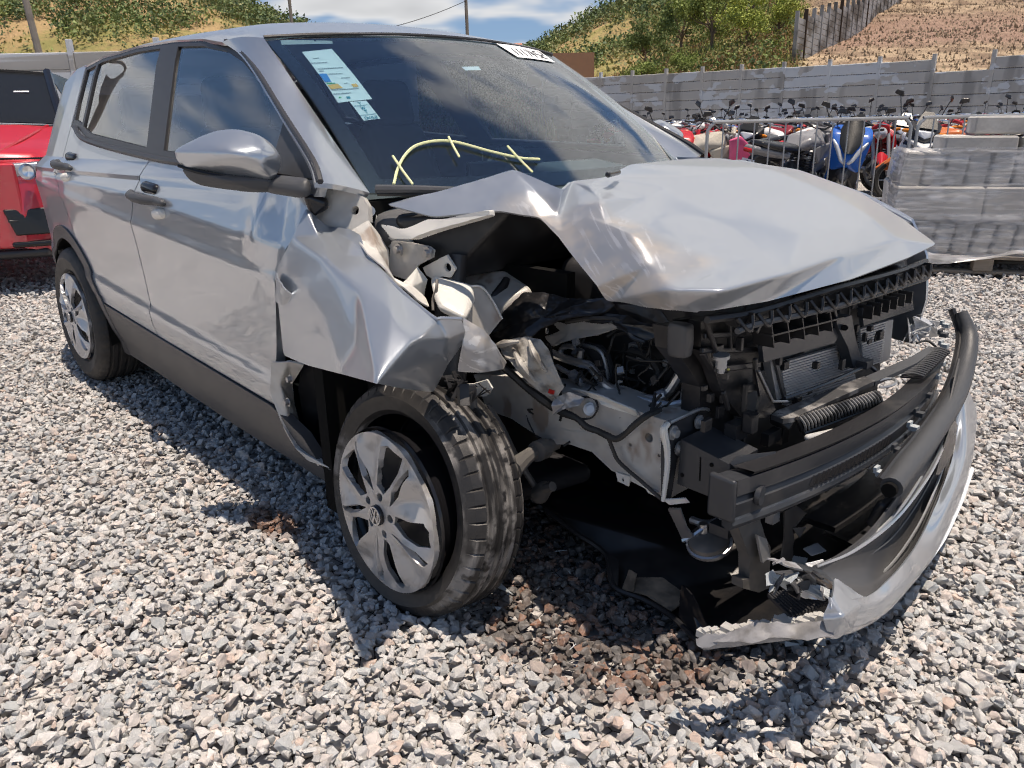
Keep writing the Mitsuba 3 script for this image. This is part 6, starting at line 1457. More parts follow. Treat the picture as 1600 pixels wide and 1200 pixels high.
for i in range(5):                                             # open cells above the cross panel
    t0, t1 = i / 5, (i + 1) / 5
    A, B = V3(*(0.650, -0.332, 0.738)), V3(*(0.650, 0.022, 0.716)); Cc, D_ = V3(*(0.650, -0.312, 0.683)), V3(*(0.650, 0.051, 0.658))
    put(RC, 'cell_rib', beam(A * (1 - t0) + B * t0, Cc * (1 - t0) + D_ * t0, .004, .05, up=(1, 0, 0)), 'black_plastic', smooth=False)
put(RC, 'cell_rib', beam((0.650, -0.328, 0.713), (0.650, 0.036, 0.687), .05, .004), 'black_plastic', smooth=False)
for (a, b) in (((0.660, -0.356, 0.747), (0.660, -0.008, 0.724)), ((0.660, -0.008, 0.724), (0.660, 0.024, 0.678)), ((0.660, -0.359, 0.745), (0.660, -0.375, 0.727))):
    put(RC, 'cell_rim', beam(a, b, .012, .012, up=(1, 0, 0), ch=.002), 'black_plastic', smooth=False)
UB = put(CARK, 'grille_carrier', slab([(0.675, -0.491, 0.779), (0.685, -0.270, 0.771), (0.690, 0.025, 0.761), (0.690, 0.383, 0.751), (0.680, 0.552, 0.754), (0.680, 0.575, 0.736), (0.690, 0.146, 0.744), (0.685, -0.257, 0.749), (0.675, -0.477, 0.760)], .03), 'black_plastic', smooth=False, label='row of broken grille mounts under the bonnet edge')
a0, b0 = V3(*(0.682, -0.495, 0.773)), V3(*(0.688, 0.548, 0.744))
for i in range(15):
    t = (i + .4) / 15; p = a0 * (1 - t) + b0 * t + V3(.02 * math.sin(math.pi * t), 0, 0)
    put(UB, 'hook', tube([p + (.0, -.026, .012), p + (.012, -.018, -.006), p + (.014, -.002, -.016), p + (.012, .012, -.006), p + (.008, .016, .012)], .005, 3, 6), 'black_plastic')
    if i % 2 == 0: put(UB, 'gusset', bx(p + (-.005, .02, -.004), (.03, .004, .04)), 'black_plastic', smooth=False)
put(UB, 'lower_rail', tube([(0.690, -0.502, 0.760), (0.695, -0.424, 0.763), (0.710, -0.141, 0.747), (0.710, 0.098, 0.744), (0.690, 0.543, 0.719)], .007, 4, 6), 'soft_grey')
put(UB, 'second_rail', tube([(0.705, -0.141, 0.739), (0.705, 0.114, 0.731), (0.690, 0.535, 0.713)], .005, 4, 6), 'black_plastic')
put(UB, 'upper_rail', tube([(0.660, -0.567, 0.791), (0.680, -0.418, 0.783), (0.695, -0.098, 0.783), (0.690, 0.294, 0.767), (0.670, 0.569, 0.758)], .008, 4, 6), 'black_plastic')
for i in range(6):
    t = i / 6; p = V3(*(0.650, 0.227, 0.659)) * (1 - t) + V3(*(0.650, 0.555, 0.655)) * t
    put(UB, 'cell_rib', bx(p + (0, 0, .005), (.04, .005, .035)), 'black_plastic', smooth=False)
# shelf with ribs in front of the core
SH = put(CARK, 'air_guide', slab([(0.656, -0.261, 0.505), (0.653, -0.235, 0.507), (0.693, 0.160, 0.507), (0.728, 0.149, 0.505), (0.701, -0.234, 0.503), (0.688, -0.264, 0.503)], .012), 'chalky_black', smooth=False, label='ribbed air guide shelf in front of the radiator')
put(SH, 'guide_end', rough(hull([(0.652, -0.247, 0.500) + (.006,), (0.694, -0.225, 0.497) + (.006,), (0.689, -0.237, 0.475) + (.006,), (0.647, -0.231, 0.475) + (.006,)], 1), .002, 30), 'black_plastic')
t0, t1, u0, u1 = V3(*(0.703, -0.235, 0.502)), V3(*(0.758, 0.070, 0.502)), V3(*(0.704, -0.199, 0.455)), V3(*(0.758, 0.129, 0.455))
put(SH, 'rib_tray', slab([t0, t1, u1, u0], .004), 'gloss_black', smooth=False)
for i in range(25):
    t = (i + .5) / 25; a, b = t0 * (1 - t) + t1 * t, u0 * (1 - t) + u1 * t
    put(SH, 'rib', tube([a + (.004, 0, .004), (a + b) / 2 + (.012, -.003, .006), b + (.006, 0, .003)], .0032, 3, 5), 'chalky_black')
put(SH, 'tray_lip', tube([t0 + (.004, 0, 0), u0 + (.006, 0, 0), u1 + (.006, 0, 0), t1 + (.004, 0, 0)], .0045, 1, 6), 'black_plastic')
put(SH, 'shelf_bar', slab([(0.696, 0.163, 0.507), (0.731, 0.144, 0.505), (0.752, 0.366, 0.508), (0.745, 0.527, 0.515), (0.722, 0.543, 0.517), (0.720, 0.395, 0.510)], .012), 'soft_grey', smooth=False)
put(SH, 'thin_bar', cat(tube([(0.660, -0.211, 0.534), (0.680, -0.040, 0.532), (0.670, 0.221, 0.517)], .005, 3, 6), tube([(0.670, 0.217, 0.529), (0.700, 0.268, 0.483)], .006, 1, 6), bx((0.670, 0.214, 0.526), (.03, .04, .02))), 'dark_steel')
put(SH, 'ring_clip', tube([V3(*(0.750, 0.162, 0.501)) + (math.cos(a) * .02, math.sin(a) * .045, 0) for a in np.linspace(-1.5, 3.0, 12)], .004, 1, 6), 'galvanised')
put(SH, 'foam_pad', rough(hull([(0.740, -0.242, 0.465) + (.008,), (0.750, -0.136, 0.449) + (.010,), (0.750, -0.111, 0.432) + (.008,), (0.740, -0.213, 0.446) + (.006,)], 1), .003, 30), 'white_plastic')
w0, w1, x0_, x1_ = V3(*(0.744, 0.278, 0.490)), V3(*(0.732, 0.538, 0.510)), V3(*(0.789, 0.317, 0.485)), V3(*(0.777, 0.557, 0.505))
put(SH, 'side_tray', slab([w0, x0_, x1_, w1], .004), 'gloss_black', smooth=False)
for i in range(16):
    t = (i + .5) / 16; a, b = w0 * (1 - t) + w1 * t, x0_ * (1 - t) + x1_ * t
    put(SH, 'side_rib', tube([a + (0, 0, .004), (a + b) / 2 + (.0, 0, .010), b + (0, 0, .004)], .003, 3, 5), 'soft_grey')
put(SH, 'loose_wire', tube([(0.680, 0.560, 0.513), (0.690, 0.627, 0.507), (0.720, 0.664, 0.467), (0.750, 0.631, 0.423)], .0035, 4, 5), 'rubber')

# sill end with its bolts, laid open behind the wheel
SE = put(CARK, 'sill_end_flange', shell(rough(facets(dict(a=(-0.603, -0.875, 0.515), b=(-0.647, -0.870, 0.409), c=(-0.617, -0.860, 0.315), d=(-0.555, -0.855, 0.247), e=(-0.497, -0.850, 0.223), f=(-0.383, -0.840, 0.231), g=(-0.467, -0.800, 0.208), h=(-0.559, -0.790, 0.224), i=(-0.629, -0.790, 0.276), j=(-0.658, -0.790, 0.346), k=(-0.635, -0.800, 0.423), l=(-0.493, -0.830, 0.519), m=(-0.594, -0.860, 0.446), n=(-0.600, -0.845, 0.338), o=(-0.550, -0.830, 0.243), p=(-0.529, -0.860, 0.528)), ['a b m p', 'b c n m', 'c d o n', 'd e f o', 'f g h o', 'h i n o', 'i j m n', 'j k m', 'k l p m'], 3, 2, .3), .002, 14), .006), 'primer', 40, label='bare sill end flange with its bolts')
for q in ((-0.532, -0.855, 0.474), (-0.575, -0.850, 0.391), (-0.534, -0.830, 0.269), (-0.450, -0.830, 0.227)):
    put(SE, 'bolt', cat(lathe([(.0005, -.014), (.008, -.014), (.010, -.002), (.014, -.002)], 10).apply_transform(trimesh.transformations.translation_matrix(q))), 'steel')
crushed('arch_liner', [(-0.608, -0.780, 0.480), (-0.529, -0.760, 0.486), (-0.465, -0.740, 0.469), (-0.500, -0.720, 0.350), (-0.573, -0.720, 0.157), (-0.626, -0.740, 0.192), (-0.649, -0.770, 0.293), (-0.642, -0.780, 0.394)], .006, 'black_plastic', .005, 10, 5)
put(CARK, 'rusty_strut_tube', cat(cyl((-0.432, -0.700, 0.463), (-0.434, -0.700, 0.361), .012, 8), cyl((-0.429, -0.680, 0.458), (-0.426, -0.680, 0.389), .008, 8)), 'rust')
put(CARK, 'apron_post', beam((-0.435, -0.720, 0.487), (-0.448, -0.720, 0.343), .03, .05), 'primer', smooth=False)

# clutter of the bay: loose wires, connectors, clips, drops of grime
rw_ = np.random.default_rng(31)
ms, mb, mc = [], [], []
for i in range(46):
    a = V3(rw_.uniform(.02, .50), rw_.uniform(-.50, -.25), rw_.uniform(.45, .66)); pts = [a]
    for _ in range(4): pts.append(pts[-1] + rw_.normal(0, 1, 3) * (.035, .025, .025))
    ms.append(tube(pts, rw_.uniform(.0018, .0042), 3, 5))
put(CARK, 'loose_wires', cat(*ms), 'rubber', kind='stuff')
for i in range(40):
    c = V3(rw_.uniform(.02, .52), rw_.uniform(-.52, -.28), rw_.uniform(.42, .64)); s_ = rw_.uniform(.006, .02, 3)
    (mb if i % 3 else mc).append(bx(c, s_, rot(rw_.normal(size=3), rw_.uniform(0, 180))[:3, :3], .001))
put(CARK, 'connectors', cat(*mb), 'black_plastic', smooth=False, kind='stuff')
put(CARK, 'clips', cat(*mc), 'galvanised', smooth=False, kind='stuff')
mb = []
for i in range(60):
    q = V3(rw_.uniform(.56, .66), rw_.uniform(-.50, .45), 0); q[2] = rw_.uniform(.40, .72); s_ = rw_.uniform(.008, .03, 3) * (.5, 1, 1)
    mb.append(bx(q, s_, ch=.001))
put(RC, 'mount_lugs', cat(*mb), 'black_plastic', smooth=False, kind='stuff')
ms = []
for i in range(70):
    a = rw_.uniform(0, 6.28); rr = rw_.uniform(.2, 1) ** .5
    c = V3(.62 + .55 * rr * math.cos(a), -.55 + .5 * rr * math.sin(a), .022); s_ = rw_.uniform(.008, .03)
    ms.append(slab([c + V3(rw_.uniform(-s_, s_), rw_.uniform(-s_, s_), rw_.uniform(-.004, .008)) for _ in range(3)], .002))
k = thing('plastic_debris', 'small shards of broken black and clear plastic strewn under the torn bumper', 'debris', kind='stuff')
solo(k, cat(*ms), 'print_grey', smooth=False)

# ------------------------------------------------------------------ pallet of kerb blocks in film
PO = at(6.02, 2.93); PX = -FW * .34 + RT * .94; PY = FW * .94 + RT * .34
PR = np.stack([PX, PY, V3(0, 0, 1)], 1)
pl = lambda x, y, z: PO + PX * x + PY * y + V3(0, 0, z)
k = thing('pallet', 'weathered wooden pallet under the film wrapped kerb blocks', 'pallet')
for y in (.05, .30, .55, .80, 1.0): put(k, 'deck_board', bx(pl(.66, y, .135), (1.30, .10, .022), PR, .003), 'pallet_wood', smooth=False)
for x in (.12, .66, 1.22):
    for y in (.06, .55, 1.0): put(k, 'block', bx(pl(x, y, .08), (.13, .13, .088), PR, .004), 'pallet_wood', smooth=False)
for y in (.06, .55, 1.0): put(k, 'runner', bx(pl(.66, y, .024), (1.30, .10, .022), PR, .003), 'pallet_wood', smooth=False)
rb_ = np.random.default_rng(12)
BG = []


def block(c, s, tilt, label, yaw=0.0):
    k = thing('kerb_block', label, 'concrete block')
    M = PR @ rot((0, 1, 0), tilt)[:3, :3] @ rot((0, 0, 1), yaw)[:3, :3]
    m = rough(trimesh.Trimesh(*trimesh.remesh.subdivide(*(lambda b: (b.vertices, b.faces))(bx((0, 0, 0), s, ch=.012)))), .003, 18, len(COUNT) + int(c[0] * 100) % 7)
    M4 = np.eye(4); M4[:3, :3] = M; M4[:3, 3] = c
    solo(k, moved(m, M4), 'block_concrete', smooth=25)


ORD = ['first', 'second', 'third', 'fourth', 'fifth', 'sixth', 'seventh', 'eighth', 'ninth', 'tenth', 'eleventh', 'twelfth']
for r_, (y0, wy) in enumerate(((.02, .50), (.55, .5))):
    side = 'front' if r_ == 0 else 'back'
    for i in range(9):
        block(pl(.10 + .135 * i + rb_.normal(0, .004), y0 + wy / 2, .275), (.105, wy - .02, .228), 9 + rb_.normal(0, 1.2), f'{ORD[i]} leaning slab from the left, bottom layer, {side} of the wrapped pile')
    for i in range(2):
        block(pl(.30 + .60 * i, y0 + wy / 2 + rb_.normal(0, .01), .525), (.59, wy, .245), 0, f'{("left", "right")[i]} long kerb block of the middle layer, {side} of the wrapped pile')
    for i in range(8):
        block(pl(.10 + .15 * i + rb_.normal(0, .006), y0 + wy / 2 + .03 + rb_.normal(0, .012), .775), (.122, wy - .06, .24), 6 + rb_.normal(0, 2.5), f'{ORD[i]} upright slab from the left, upper layer, {side} of the wrapped pile')
for i, x in enumerate((.52, 1.02)):
    block(pl(x, .30, .955), (.47, .5, .10), rb_.normal(0, 1), f'{("left", "right")[i]} flat block lying on the wrapped upright slabs', 2)
block(pl(.90, .33, 1.075), (.82, .42, .125), .5, 'long pale block on top of the whole block pile', -2)
# stretch film: a wrinkled skin round the pile
rows = []
path = [(-.02, .75), (-.035, .35), (-.03, 0.0), (.03, -.035), (.35, -.03), (.7, -.032), (1.05, -.03), (1.27, -.03), (1.33, .3)]
pth = spline([(a, b, 0) for a, b in path], 14)
for i, q in enumerate(pth):
    row = []
    for z in np.linspace(.15, .93, 60):
        n = meshkit.fbm(np.array([q[0] * 3, q[1] * 3, z * 38.0]), 3, 4) - .5
        n2 = meshkit.fbm(np.array([q[0] * 12, q[1] * 12, z * 9.0]), 3, 8) - .5
        lean = .055 * np.clip((z - .15) / .8, 0, 1) * (1 if q[0] < .2 else .2)
        row.append(pl(q[0] + lean + (n * .02 if q[1] > 0 else 0), q[1] - (n * .022 + n2 * .012) * (1 if q[1] <= 0 else 0) - .004, z))
    rows.append(row)
k = thing('stretch_film', 'wrinkled clear stretch film wound round the pile of kerb blocks', 'plastic wrap')
put(k, 'wrap', grid(rows), 'plastic_film', True)
tl = []
for i, t in enumerate(np.linspace(0, 1, 40)):
    tl.append([pl(-.10 + 1.42 * t, -.05 - .03 * b - .02 * math.sin(t * 9), .165 + .02 * math.sin(t * 11) + (.09 * max(0, t - .55)) - .085 * b * (.55 + .45 * math.sin(t * 5 + 1)) + .015 * meshkit.noise(np.array([t * 20, b * 3, 0.]))) for b in np.linspace(0, 1, 7)])
put(k, 'loose_tail', grid(tl), 'plastic_film', True, label='loose film tail sagging over the pallet edge')

# ------------------------------------------------------------------ crowd barriers
for (s0, s1, d0, d1, nbar, lab) in ((2.39, 4.78, 9.72, 9.66, 12, 'galvanised crowd barrier nearest the windscreen, in front of the motorcycles'), (4.88, 7.25, 9.70, 9.7, 12, 'galvanised crowd barrier partly behind the block pile')):
    k = thing('crowd_barrier', lab, 'barrier')
    A, B = at(d0, s0), at(d1, s1); u = (B - A) / np.linalg.norm(B - A); L = np.linalg.norm(B - A); zt, rc = 1.125, .14
    pts = [A + V3(0, 0, .03), A + V3(0, 0, .6), A + V3(0, 0, zt - rc)] + [A + u * (rc - rc * math.cos(a)) + V3(0, 0, zt - rc + rc * math.sin(a)) for a in (.4, .8, 1.2)] + [A + u * rc + V3(0, 0, zt), A + u * L / 2 + V3(0, 0, zt), B - u * rc + V3(0, 0, zt)]
    pts += [B - u * (rc - rc * math.cos(a)) + V3(0, 0, zt - rc + rc * math.sin(a)) for a in (1.2, .8, .4)] + [B + V3(0, 0, zt - rc), B + V3(0, 0, .6), B + V3(0, 0, .03)]
    put(k, 'frame', tube(pts, .021, 2, 8), 'galvanised')
    put(k, 'lower_rail', cyl(A + V3(0, 0, .2), B + V3(0, 0, .2), .016, 8), 'galvanised')
    for i in range(nbar):
        p = A + u * L * (i + 1) / (nbar + 1)
        put(k, 'bar', cyl(p + V3(0, 0, .2), p + V3(0, 0, zt), .009, 6), 'galvanised')
    for p in (A + u * .03, B - u * .03):
        put(k, 'foot', beam(p - FW * .3 + V3(0, 0, .03), p + FW * .3 + V3(0, 0, .03), .04, .012), 'galvanised', smooth=False)

# ------------------------------------------------------------------ motorcycles
P_ = lambda m, b, sm=40: mikit.ply(m, b, smooth=sm)


def mwheel(x, R, w_, key):
    ty = moved(lathe([(R * .74, -w_ * .4), (R * .88, -w_ * .5), (R * .97, -w_ * .36), (R, 0), (R * .97, w_ * .36), (R * .88, w_ * .5), (R * .74, w_ * .4)], 22), trimesh.transformations.translation_matrix((x, 0, R)))
    rm = lathe([(R * .75, -w_ * .3), (R * .70, -w_ * .2), (R * .70, w_ * .2), (R * .75, w_ * .3)], 22)
    sp_ = [beam((math.cos(a) * .03, 0, math.sin(a) * .03), (math.cos(a) * R * .72, 0, math.sin(a) * R * .72), .022, .018, up=(0, 1, 0)) for a in np.arange(6) * math.pi / 3]
    disc = lathe([(R * .42, .05), (R * .28, .05), (R * .28, .055), (R * .42, .055)], 18)
    return ty, moved(cat(rm, *sp_, disc, cyl((0, -.06, 0), (0, .06, 0), .035, 10)), trimesh.transformations.translation_matrix((x, 0, R)))


def bike_parts(kind):
    """(name, mesh, material or None for the body colour, parent)"""
    o = []
    if kind == 'scooter':
        f, r = mwheel(.64, .24, .12, 0), mwheel(-.62, .24, .13, 0)
        o += [('wheel', f[1], 'galvanised', None), ('wheel>tyre', f[0], 'rubber', None), ('wheel', r[1], 'galvanised', None), ('wheel>tyre', r[0], 'rubber', None)]
        o += [('nose', blob([(.70, 0, .60, .04), (.66, .10, .72, .04), (.66, -.10, .72, .04), (.54, .23, .93, .03), (.54, -.23, .93, .03), (.40, .20, 1.02, .03), (.40, -.20, 1.02, .03), (.42, 0, .98, .04), (.40, .16, .5, .03), (.40, -.16, .5, .03)], .05, 3, 1), None, None)]
        o += [('front_fender', hull([(.64, 0, .50, .06), (.44, 0, .40, .05), (.80, 0, .40, .04), (.64, .06, .46, .04), (.64, -.06, .46, .04)]), 'bike_black', None)]
        o += [('windscreen', shell(grid([[(.735 - .34 * t + .02 * (1 - w_ * w_), w_ * float(np.interp(t, [0, .25, .6, .9, 1], [.05, .12, .145, .10, .06])), .72 + .44 * t) for w_ in np.linspace(-1, 1, 9)] for t in np.linspace(0, 1, 9)]), .005), 'smoke_screen', None)]
        for s in (-1, 1): o += [('headlight', hull([(.72, s * .03, .61, .022), (.60, s * .20, .86, .016), (.66, s * .15, .80, .022), (.72, s * .07, .64, .02)]), 'lens_body', None)]
        o += [('lower_cowl', hull([(.58, 0, .52, .05), (.40, .15, .50, .04), (.40, -.15, .50, .04), (.36, .14, .28, .04), (.36, -.14, .28, .04)]), 'bike_black', None)]
        o += [('footboard', hull([(.35, .18, .26, .04), (.35, -.18, .26, .04), (-.15, .2, .28, .04), (-.15, -.2, .28, .04)]), 'bike_black', None)]
        o += [('body', rounded([(-.05, .15, .34, .06), (-.05, -.15, .34, .06), (-.10, .14, .62, .05), (-.10, -.14, .62, .05), (-.80, .10, .72, .05), (-.80, -.10, .72, .05), (-.60, .16, .50, .06), (-.60, -.16, .50, .06), (.15, .0, .45, .09)], 1), None, None)]
        o += [('seat', rounded([(0, .10, .74, .05), (0, -.10, .74, .05), (-.42, .13, .77, .05), (-.42, -.13, .77, .05), (-.75, .10, .86, .04), (-.75, -.10, .86, .04)], 1), 'bike_grey', None)]
        o += [('handlebar', tube([(.30, -.36, 1.04), (.36, -.15, 1.0), (.36, .15, 1.0), (.30, .36, 1.04)], .016, 3, 7), 'bike_black', None)]
        o += [('exhaust', hull([(-.35, -.20, .30, .05), (-.80, -.22, .40, .065)]), 'bike_black', None), ('engine', hull([(-.2, .1, .28, .09), (-.6, .1, .28, .1), (-.3, -.1, .28, .08)]), 'dark_steel', None)]
        mz, mx = 1.24, .36
    else:
        big = kind == 'adventure'; off = kind == 'trail'
        R = .325 if (off or big) else .30
        f, r = mwheel(.70, R, .11, 0), mwheel(-.64, R * .95, .14, 0)
        o += [('wheel', f[1], 'galvanised', None), ('wheel>tyre', f[0], 'rubber', None), ('wheel', r[1], 'galvanised', None), ('wheel>tyre', r[0], 'rubber', None)]
        for s in (-1, 1): o += [('fork', cyl((.70, s * .10, R), (.42, s * .10, .98), .026, 8), 'galvanised' if s > 0 else 'galvanised', None)]
        fz = R * 2 + (.16 if off else .02)
        o += [('front_fender', hull([(.70, 0, fz, .05), (.95, 0, fz - (.02 if off else .16), .03), (.45, 0, fz - (-.06 if off else .14), .045), (.70, .06, fz - .03, .03), (.70, -.06, fz - .03, .03)]), None, None)]
        o += [('tank', rounded([(.30, .10, .86, .07), (.30, -.10, .86, .07), (.02, .12, .88, .08), (.02, -.12, .88, .08), (-.12, .06, .80, .05), (-.12, -.06, .80, .05), (.34, 0, .98, .05)], 1), None, None)]
        for s in (-1, 1): o += [('side_panel', hull([(.38, s * .18, .86, .02), (.20, s * .20, .64, .02), (.44, s * .14, .70, .02), (.10, s * .17, .80, .02)]), None, None)]
        o += [('seat', rounded([(-.12, .08, .80, .05), (-.12, -.08, .80, .05), (-.48, .12, .82, .05), (-.48, -.12, .82, .05), (-.85, .08, .88, .04), (-.85, -.08, .88, .04)], 1), 'bike_black', None)]
        o += [('tail', hull([(-.35, .11, .72, .04), (-.35, -.11, .72, .04), (-.95, .06, .82, .04), (-.95, -.06, .82, .04), (-.9, 0, .76, .03)]), None, None)]
        o += [('rear_fender', hull([(-.85, 0, .72, .06), (-1.05, 0, .55, .03), (-.6, 0, .68, .06)]), 'bike_black', None), ('tail_lamp', hull([(-1.0, .05, .80, .025), (-1.0, -.05, .80, .025)]), 'lamp_red', None)]
        o += [('engine', cat(hull([(.22, .12, .40, .07), (.22, -.12, .40, .07), (-.18, .13, .40, .08), (-.18, -.13, .40, .08), (-.1, 0, .55, .08)]), *[bx((.17, 0, .52 + .035 * i), (.22, .24, .012)) for i in range(5)]), 'dark_steel', None)]
        o += [('frame', cat(tube([(.40, 0, .95), (.1, 0, .74), (-.3, 0, .66), (-.6, 0, .72)], .024, 2, 6), tube([(.40, 0, .92), (.34, 0, .5), (.25, 0, .32), (-.25, 0, .32), (-.3, 0, .66)], .022, 2, 6), cyl((-.25, .09, .38), (-.64, .09, R * .95), .025, 6), cyl((-.25, -.09, .38), (-.64, -.09, R * .95), .025, 6)), 'bike_black', None)]
        o += [('exhaust', cat(tube([(.28, -.08, .55), (.40, -.12, .36), (.0, -.17, .28), (-.45, -.18, .34)], .024, 3, 7), cyl((-.40, -.19, .33), (-.92, -.21, .50 if off else .42), .05, 10)), 'galvanised' if not off else 'bike_grey', None)]
        o += [('handlebar', tube([(.18, -.40, 1.10), (.28, -.22, 1.10), (.36, -.08, 1.03), (.36, .08, 1.03), (.28, .22, 1.10), (.18, .40, 1.10)], .014, 3, 7), 'bike_black', None)]
        if big:
            o += [('windscreen', shell(grid([[(.60 - .18 * t, w_ * (.125 - .07 * t * t), 1.00 + .20 * t) for w_ in np.linspace(-1, 1, 7)] for t in np.linspace(0, 1, 5)]), .005), 'smoke_screen', None)]
            o += [('fairing', rounded([(.56, .12, .96, .04), (.56, -.12, .96, .04), (.66, 0, .86, .04), (.44, .16, 1.04, .03), (.44, -.16, 1.04, .03), (.40, .17, .80, .03), (.40, -.17, .80, .03)], 1), 'bike_black', None), ('beak', hull([(.60, .06, .80, .03), (.60, -.06, .80, .03), (.86, 0, .76, .02), (.45, .18, .86, .02), (.45, -.18, .86, .02)]), None, None)]
            o += [('headlight', hull([(.62, .07, .94, .035), (.62, -.07, .94, .035), (.66, 0, .88, .03)]), 'lens_body', None)]
        elif off:
            o += [('headlight', hull([(.52, .06, .90, .05), (.52, -.06, .90, .05), (.50, 0, 1.0, .04)]), 'bike_white', None), ('number_plate_mask', hull([(.50, .09, 1.02, .02), (.50, -.09, 1.02, .02), (.56, .10, .86, .02), (.56, -.10, .86, .02)]), None, None)]
        else:
            o += [('headlight', hull([(.50, 0, .92, .09), (.56, 0, .92, .075)], 2), 'lens_body', None), ('headlight_cowl', hull([(.47, .09, 1.0, .03), (.47, -.09, 1.0, .03), (.53, 0, 1.05, .03), (.45, .10, .88, .02), (.45, -.10, .88, .02)]), None, None)]
        mz, mx = (1.36, .24) if big else (1.28, .20)
    o += [('plate', bx((-.98 if kind != 'scooter' else -.86, 0, .62), (.008, .19, .15), rot((0, 1, 0), 12)[:3, :3], .002), 'paper_white', None)]
    o += [('instrument', hull([(.40, .05, 1.08, .03), (.40, -.05, 1.08, .03), (.36, 0, 1.11, .03)]), 'bike_white' if kind == 'trail' else 'galvanised', None)]
    for s in (-1, 1):
        o += [('lever', cat(cyl((.30, s * .20, 1.10), (.24, s * .38, 1.10), .007, 5), hull([(.30, s * .20, 1.12, .022), (.30, s * .25, 1.12, .018)])), 'chrome', None)]
        o += [('indicator', hull([(.46, s * .19, .95, .025), (.48, s * .24, .95, .022)]), 'lamp_amber', None)]
        o += [('mirror', cat(tube([(.28, s * .28, 1.06), (mx, s * .36, mz - .03), (mx - .02, s * .37, mz)], .007, 2, 5), hull([(mx - .03, s * .34, mz + .0, .014), (mx - .03, s * .43, mz + .025, .012), (mx - .02, s * .42, mz + .055, .012), (mx - .02, s * .35, mz + .045, .012)])), 'bike_black', None)]
    return o


KINDS = {}
for kd in ('scooter', 'adventure', 'street', 'trail'):
    KINDS[kd] = [(n, m, b) for n, m, b, _ in bike_parts(kd)]
PLYC = {}
SAD = {'scooter': 'scooter', 'adventure': 'touring motorcycle', 'street': 'street motorcycle', 'trail': 'trail bike'}


def bike(kind, colour, d, s, deg, lean, label, skip=()):
    if kind == 'scooter' and colour != 'blue': skip = tuple(skip) + ('windscreen',)
    k = thing('scooter' if kind == 'scooter' else 'motorcycle', label, 'scooter' if kind == 'scooter' else 'motorcycle')
    o = at(d, s); R = np.stack([RT, FW, V3(0, 0, 1)], 1)
    M = np.eye(4); M[:3, :3] = R @ rot((0, 0, 1), deg)[:3, :3] @ rot((1, 0, 0), lean)[:3, :3]; M[:3, 3] = o
    tw = T(M); last = None
    for i, (n, m, b) in enumerate(KINDS[kind]):
        if n in skip: continue
        bb = b or 'bike_' + colour
        if (kind, i, bb) not in PLYC: PLYC[(kind, i, bb)] = mikit.ply(m, bb, smooth=40)
        if '>' in n: put(last, n.split('>')[1], PLYC[(kind, i, bb)], None, to_world=tw)
        else: last = put(k, n, PLYC[(kind, i, bb)], None, to_world=tw)
    return k


# the ones one can make out through the barrier
bike('scooter', 'blue', 10.75, 4.42, 248, -7, 'big blue scooter with a dark windscreen facing the barrier')
bike('adventure', 'white', 10.85, 5.32, 250, -9, 'black and white touring motorcycle with tall mirrors beside the blue scooter')
bike('street', 'grey', 10.7, 3.72, 35, 10, 'silver grey street motorcycle left of the blue scooter')
bike('trail', 'red', 10.9, 3.05, 205, 12, 'red trail bike with a bright red mask behind the barrier')
kp = bike('street', 'beige', 10.8, 2.45, 20, 10, 'beige dusty motorcycle at the left end of the nearest barrier')
bike('scooter', 'red', 11.2, 2.18, 262, -6, 'red and grey scooter at the foot of the windscreen pillar')
bike('street', 'orange', 10.9, 6.05, 160, 8, 'orange brown motorcycle behind the top of the block pile')
k = thing('cloth', 'pink cloth hanging on the red trail bike', 'cloth')
c = at(10.55, 3.02, .72)
solo(k, rough(TM(*trimesh.remesh.subdivide_loop(*(lambda h: (h.vertices, h.faces))(hull([tuple(c + RT * a + V3(0, 0, z)) + (.02,) for a, z in ((-.12, .16), (.10, .12), (.16, 0), (.03, -.24), (-.10, -.12), (0, .20))])), iterations=1)), .015, 9, 3), 'bike_pink')
COLS = ['red', 'black', 'white', 'red', 'grey', 'wine', 'black', 'blue', 'white', 'red', 'black', 'wine', 'black', 'grey']
CN = dict(red='red', black='black', white='white', grey='grey', wine='dark red', blue='blue', orange='orange', yellow='dull yellow', beige='beige', pink='pink')
rowd = [12.5, 14.2, 16.0, 18.0, 20.4, 23.0, 26.0]
rn = ['second', 'third', 'fourth', 'fifth', 'sixth', 'seventh', 'last']
rm_ = np.random.default_rng(21)
seen = {}
for j, d in enumerate(rowd):
    s = d * .125 + rm_.uniform(0, .4); n = 0
    while s < d * .66:
        kd = rm_.choice(['street', 'street', 'trail', 'scooter', 'adventure', 'street']); col = COLS[rm_.integers(0, len(COLS))]
        deg = rm_.choice([70, 100, 250, 280, 60, 240]) + rm_.normal(0, 12)
        desc = f'{CN[col]} {SAD[kd]}'
        bike(kd, col, d + rm_.normal(0, .25), s, deg, rm_.choice([-1, 1]) * rm_.uniform(5, 11), skip=('mirror',) if rm_.random() < .62 else (), label=f'{desc}, {ORD[n] if n < 12 else str(n + 1) + "th"} from the left in the {rn[j]} row behind the barriers')
        s += rm_.uniform(.50, .74) * (1 + j * .05); n += 1

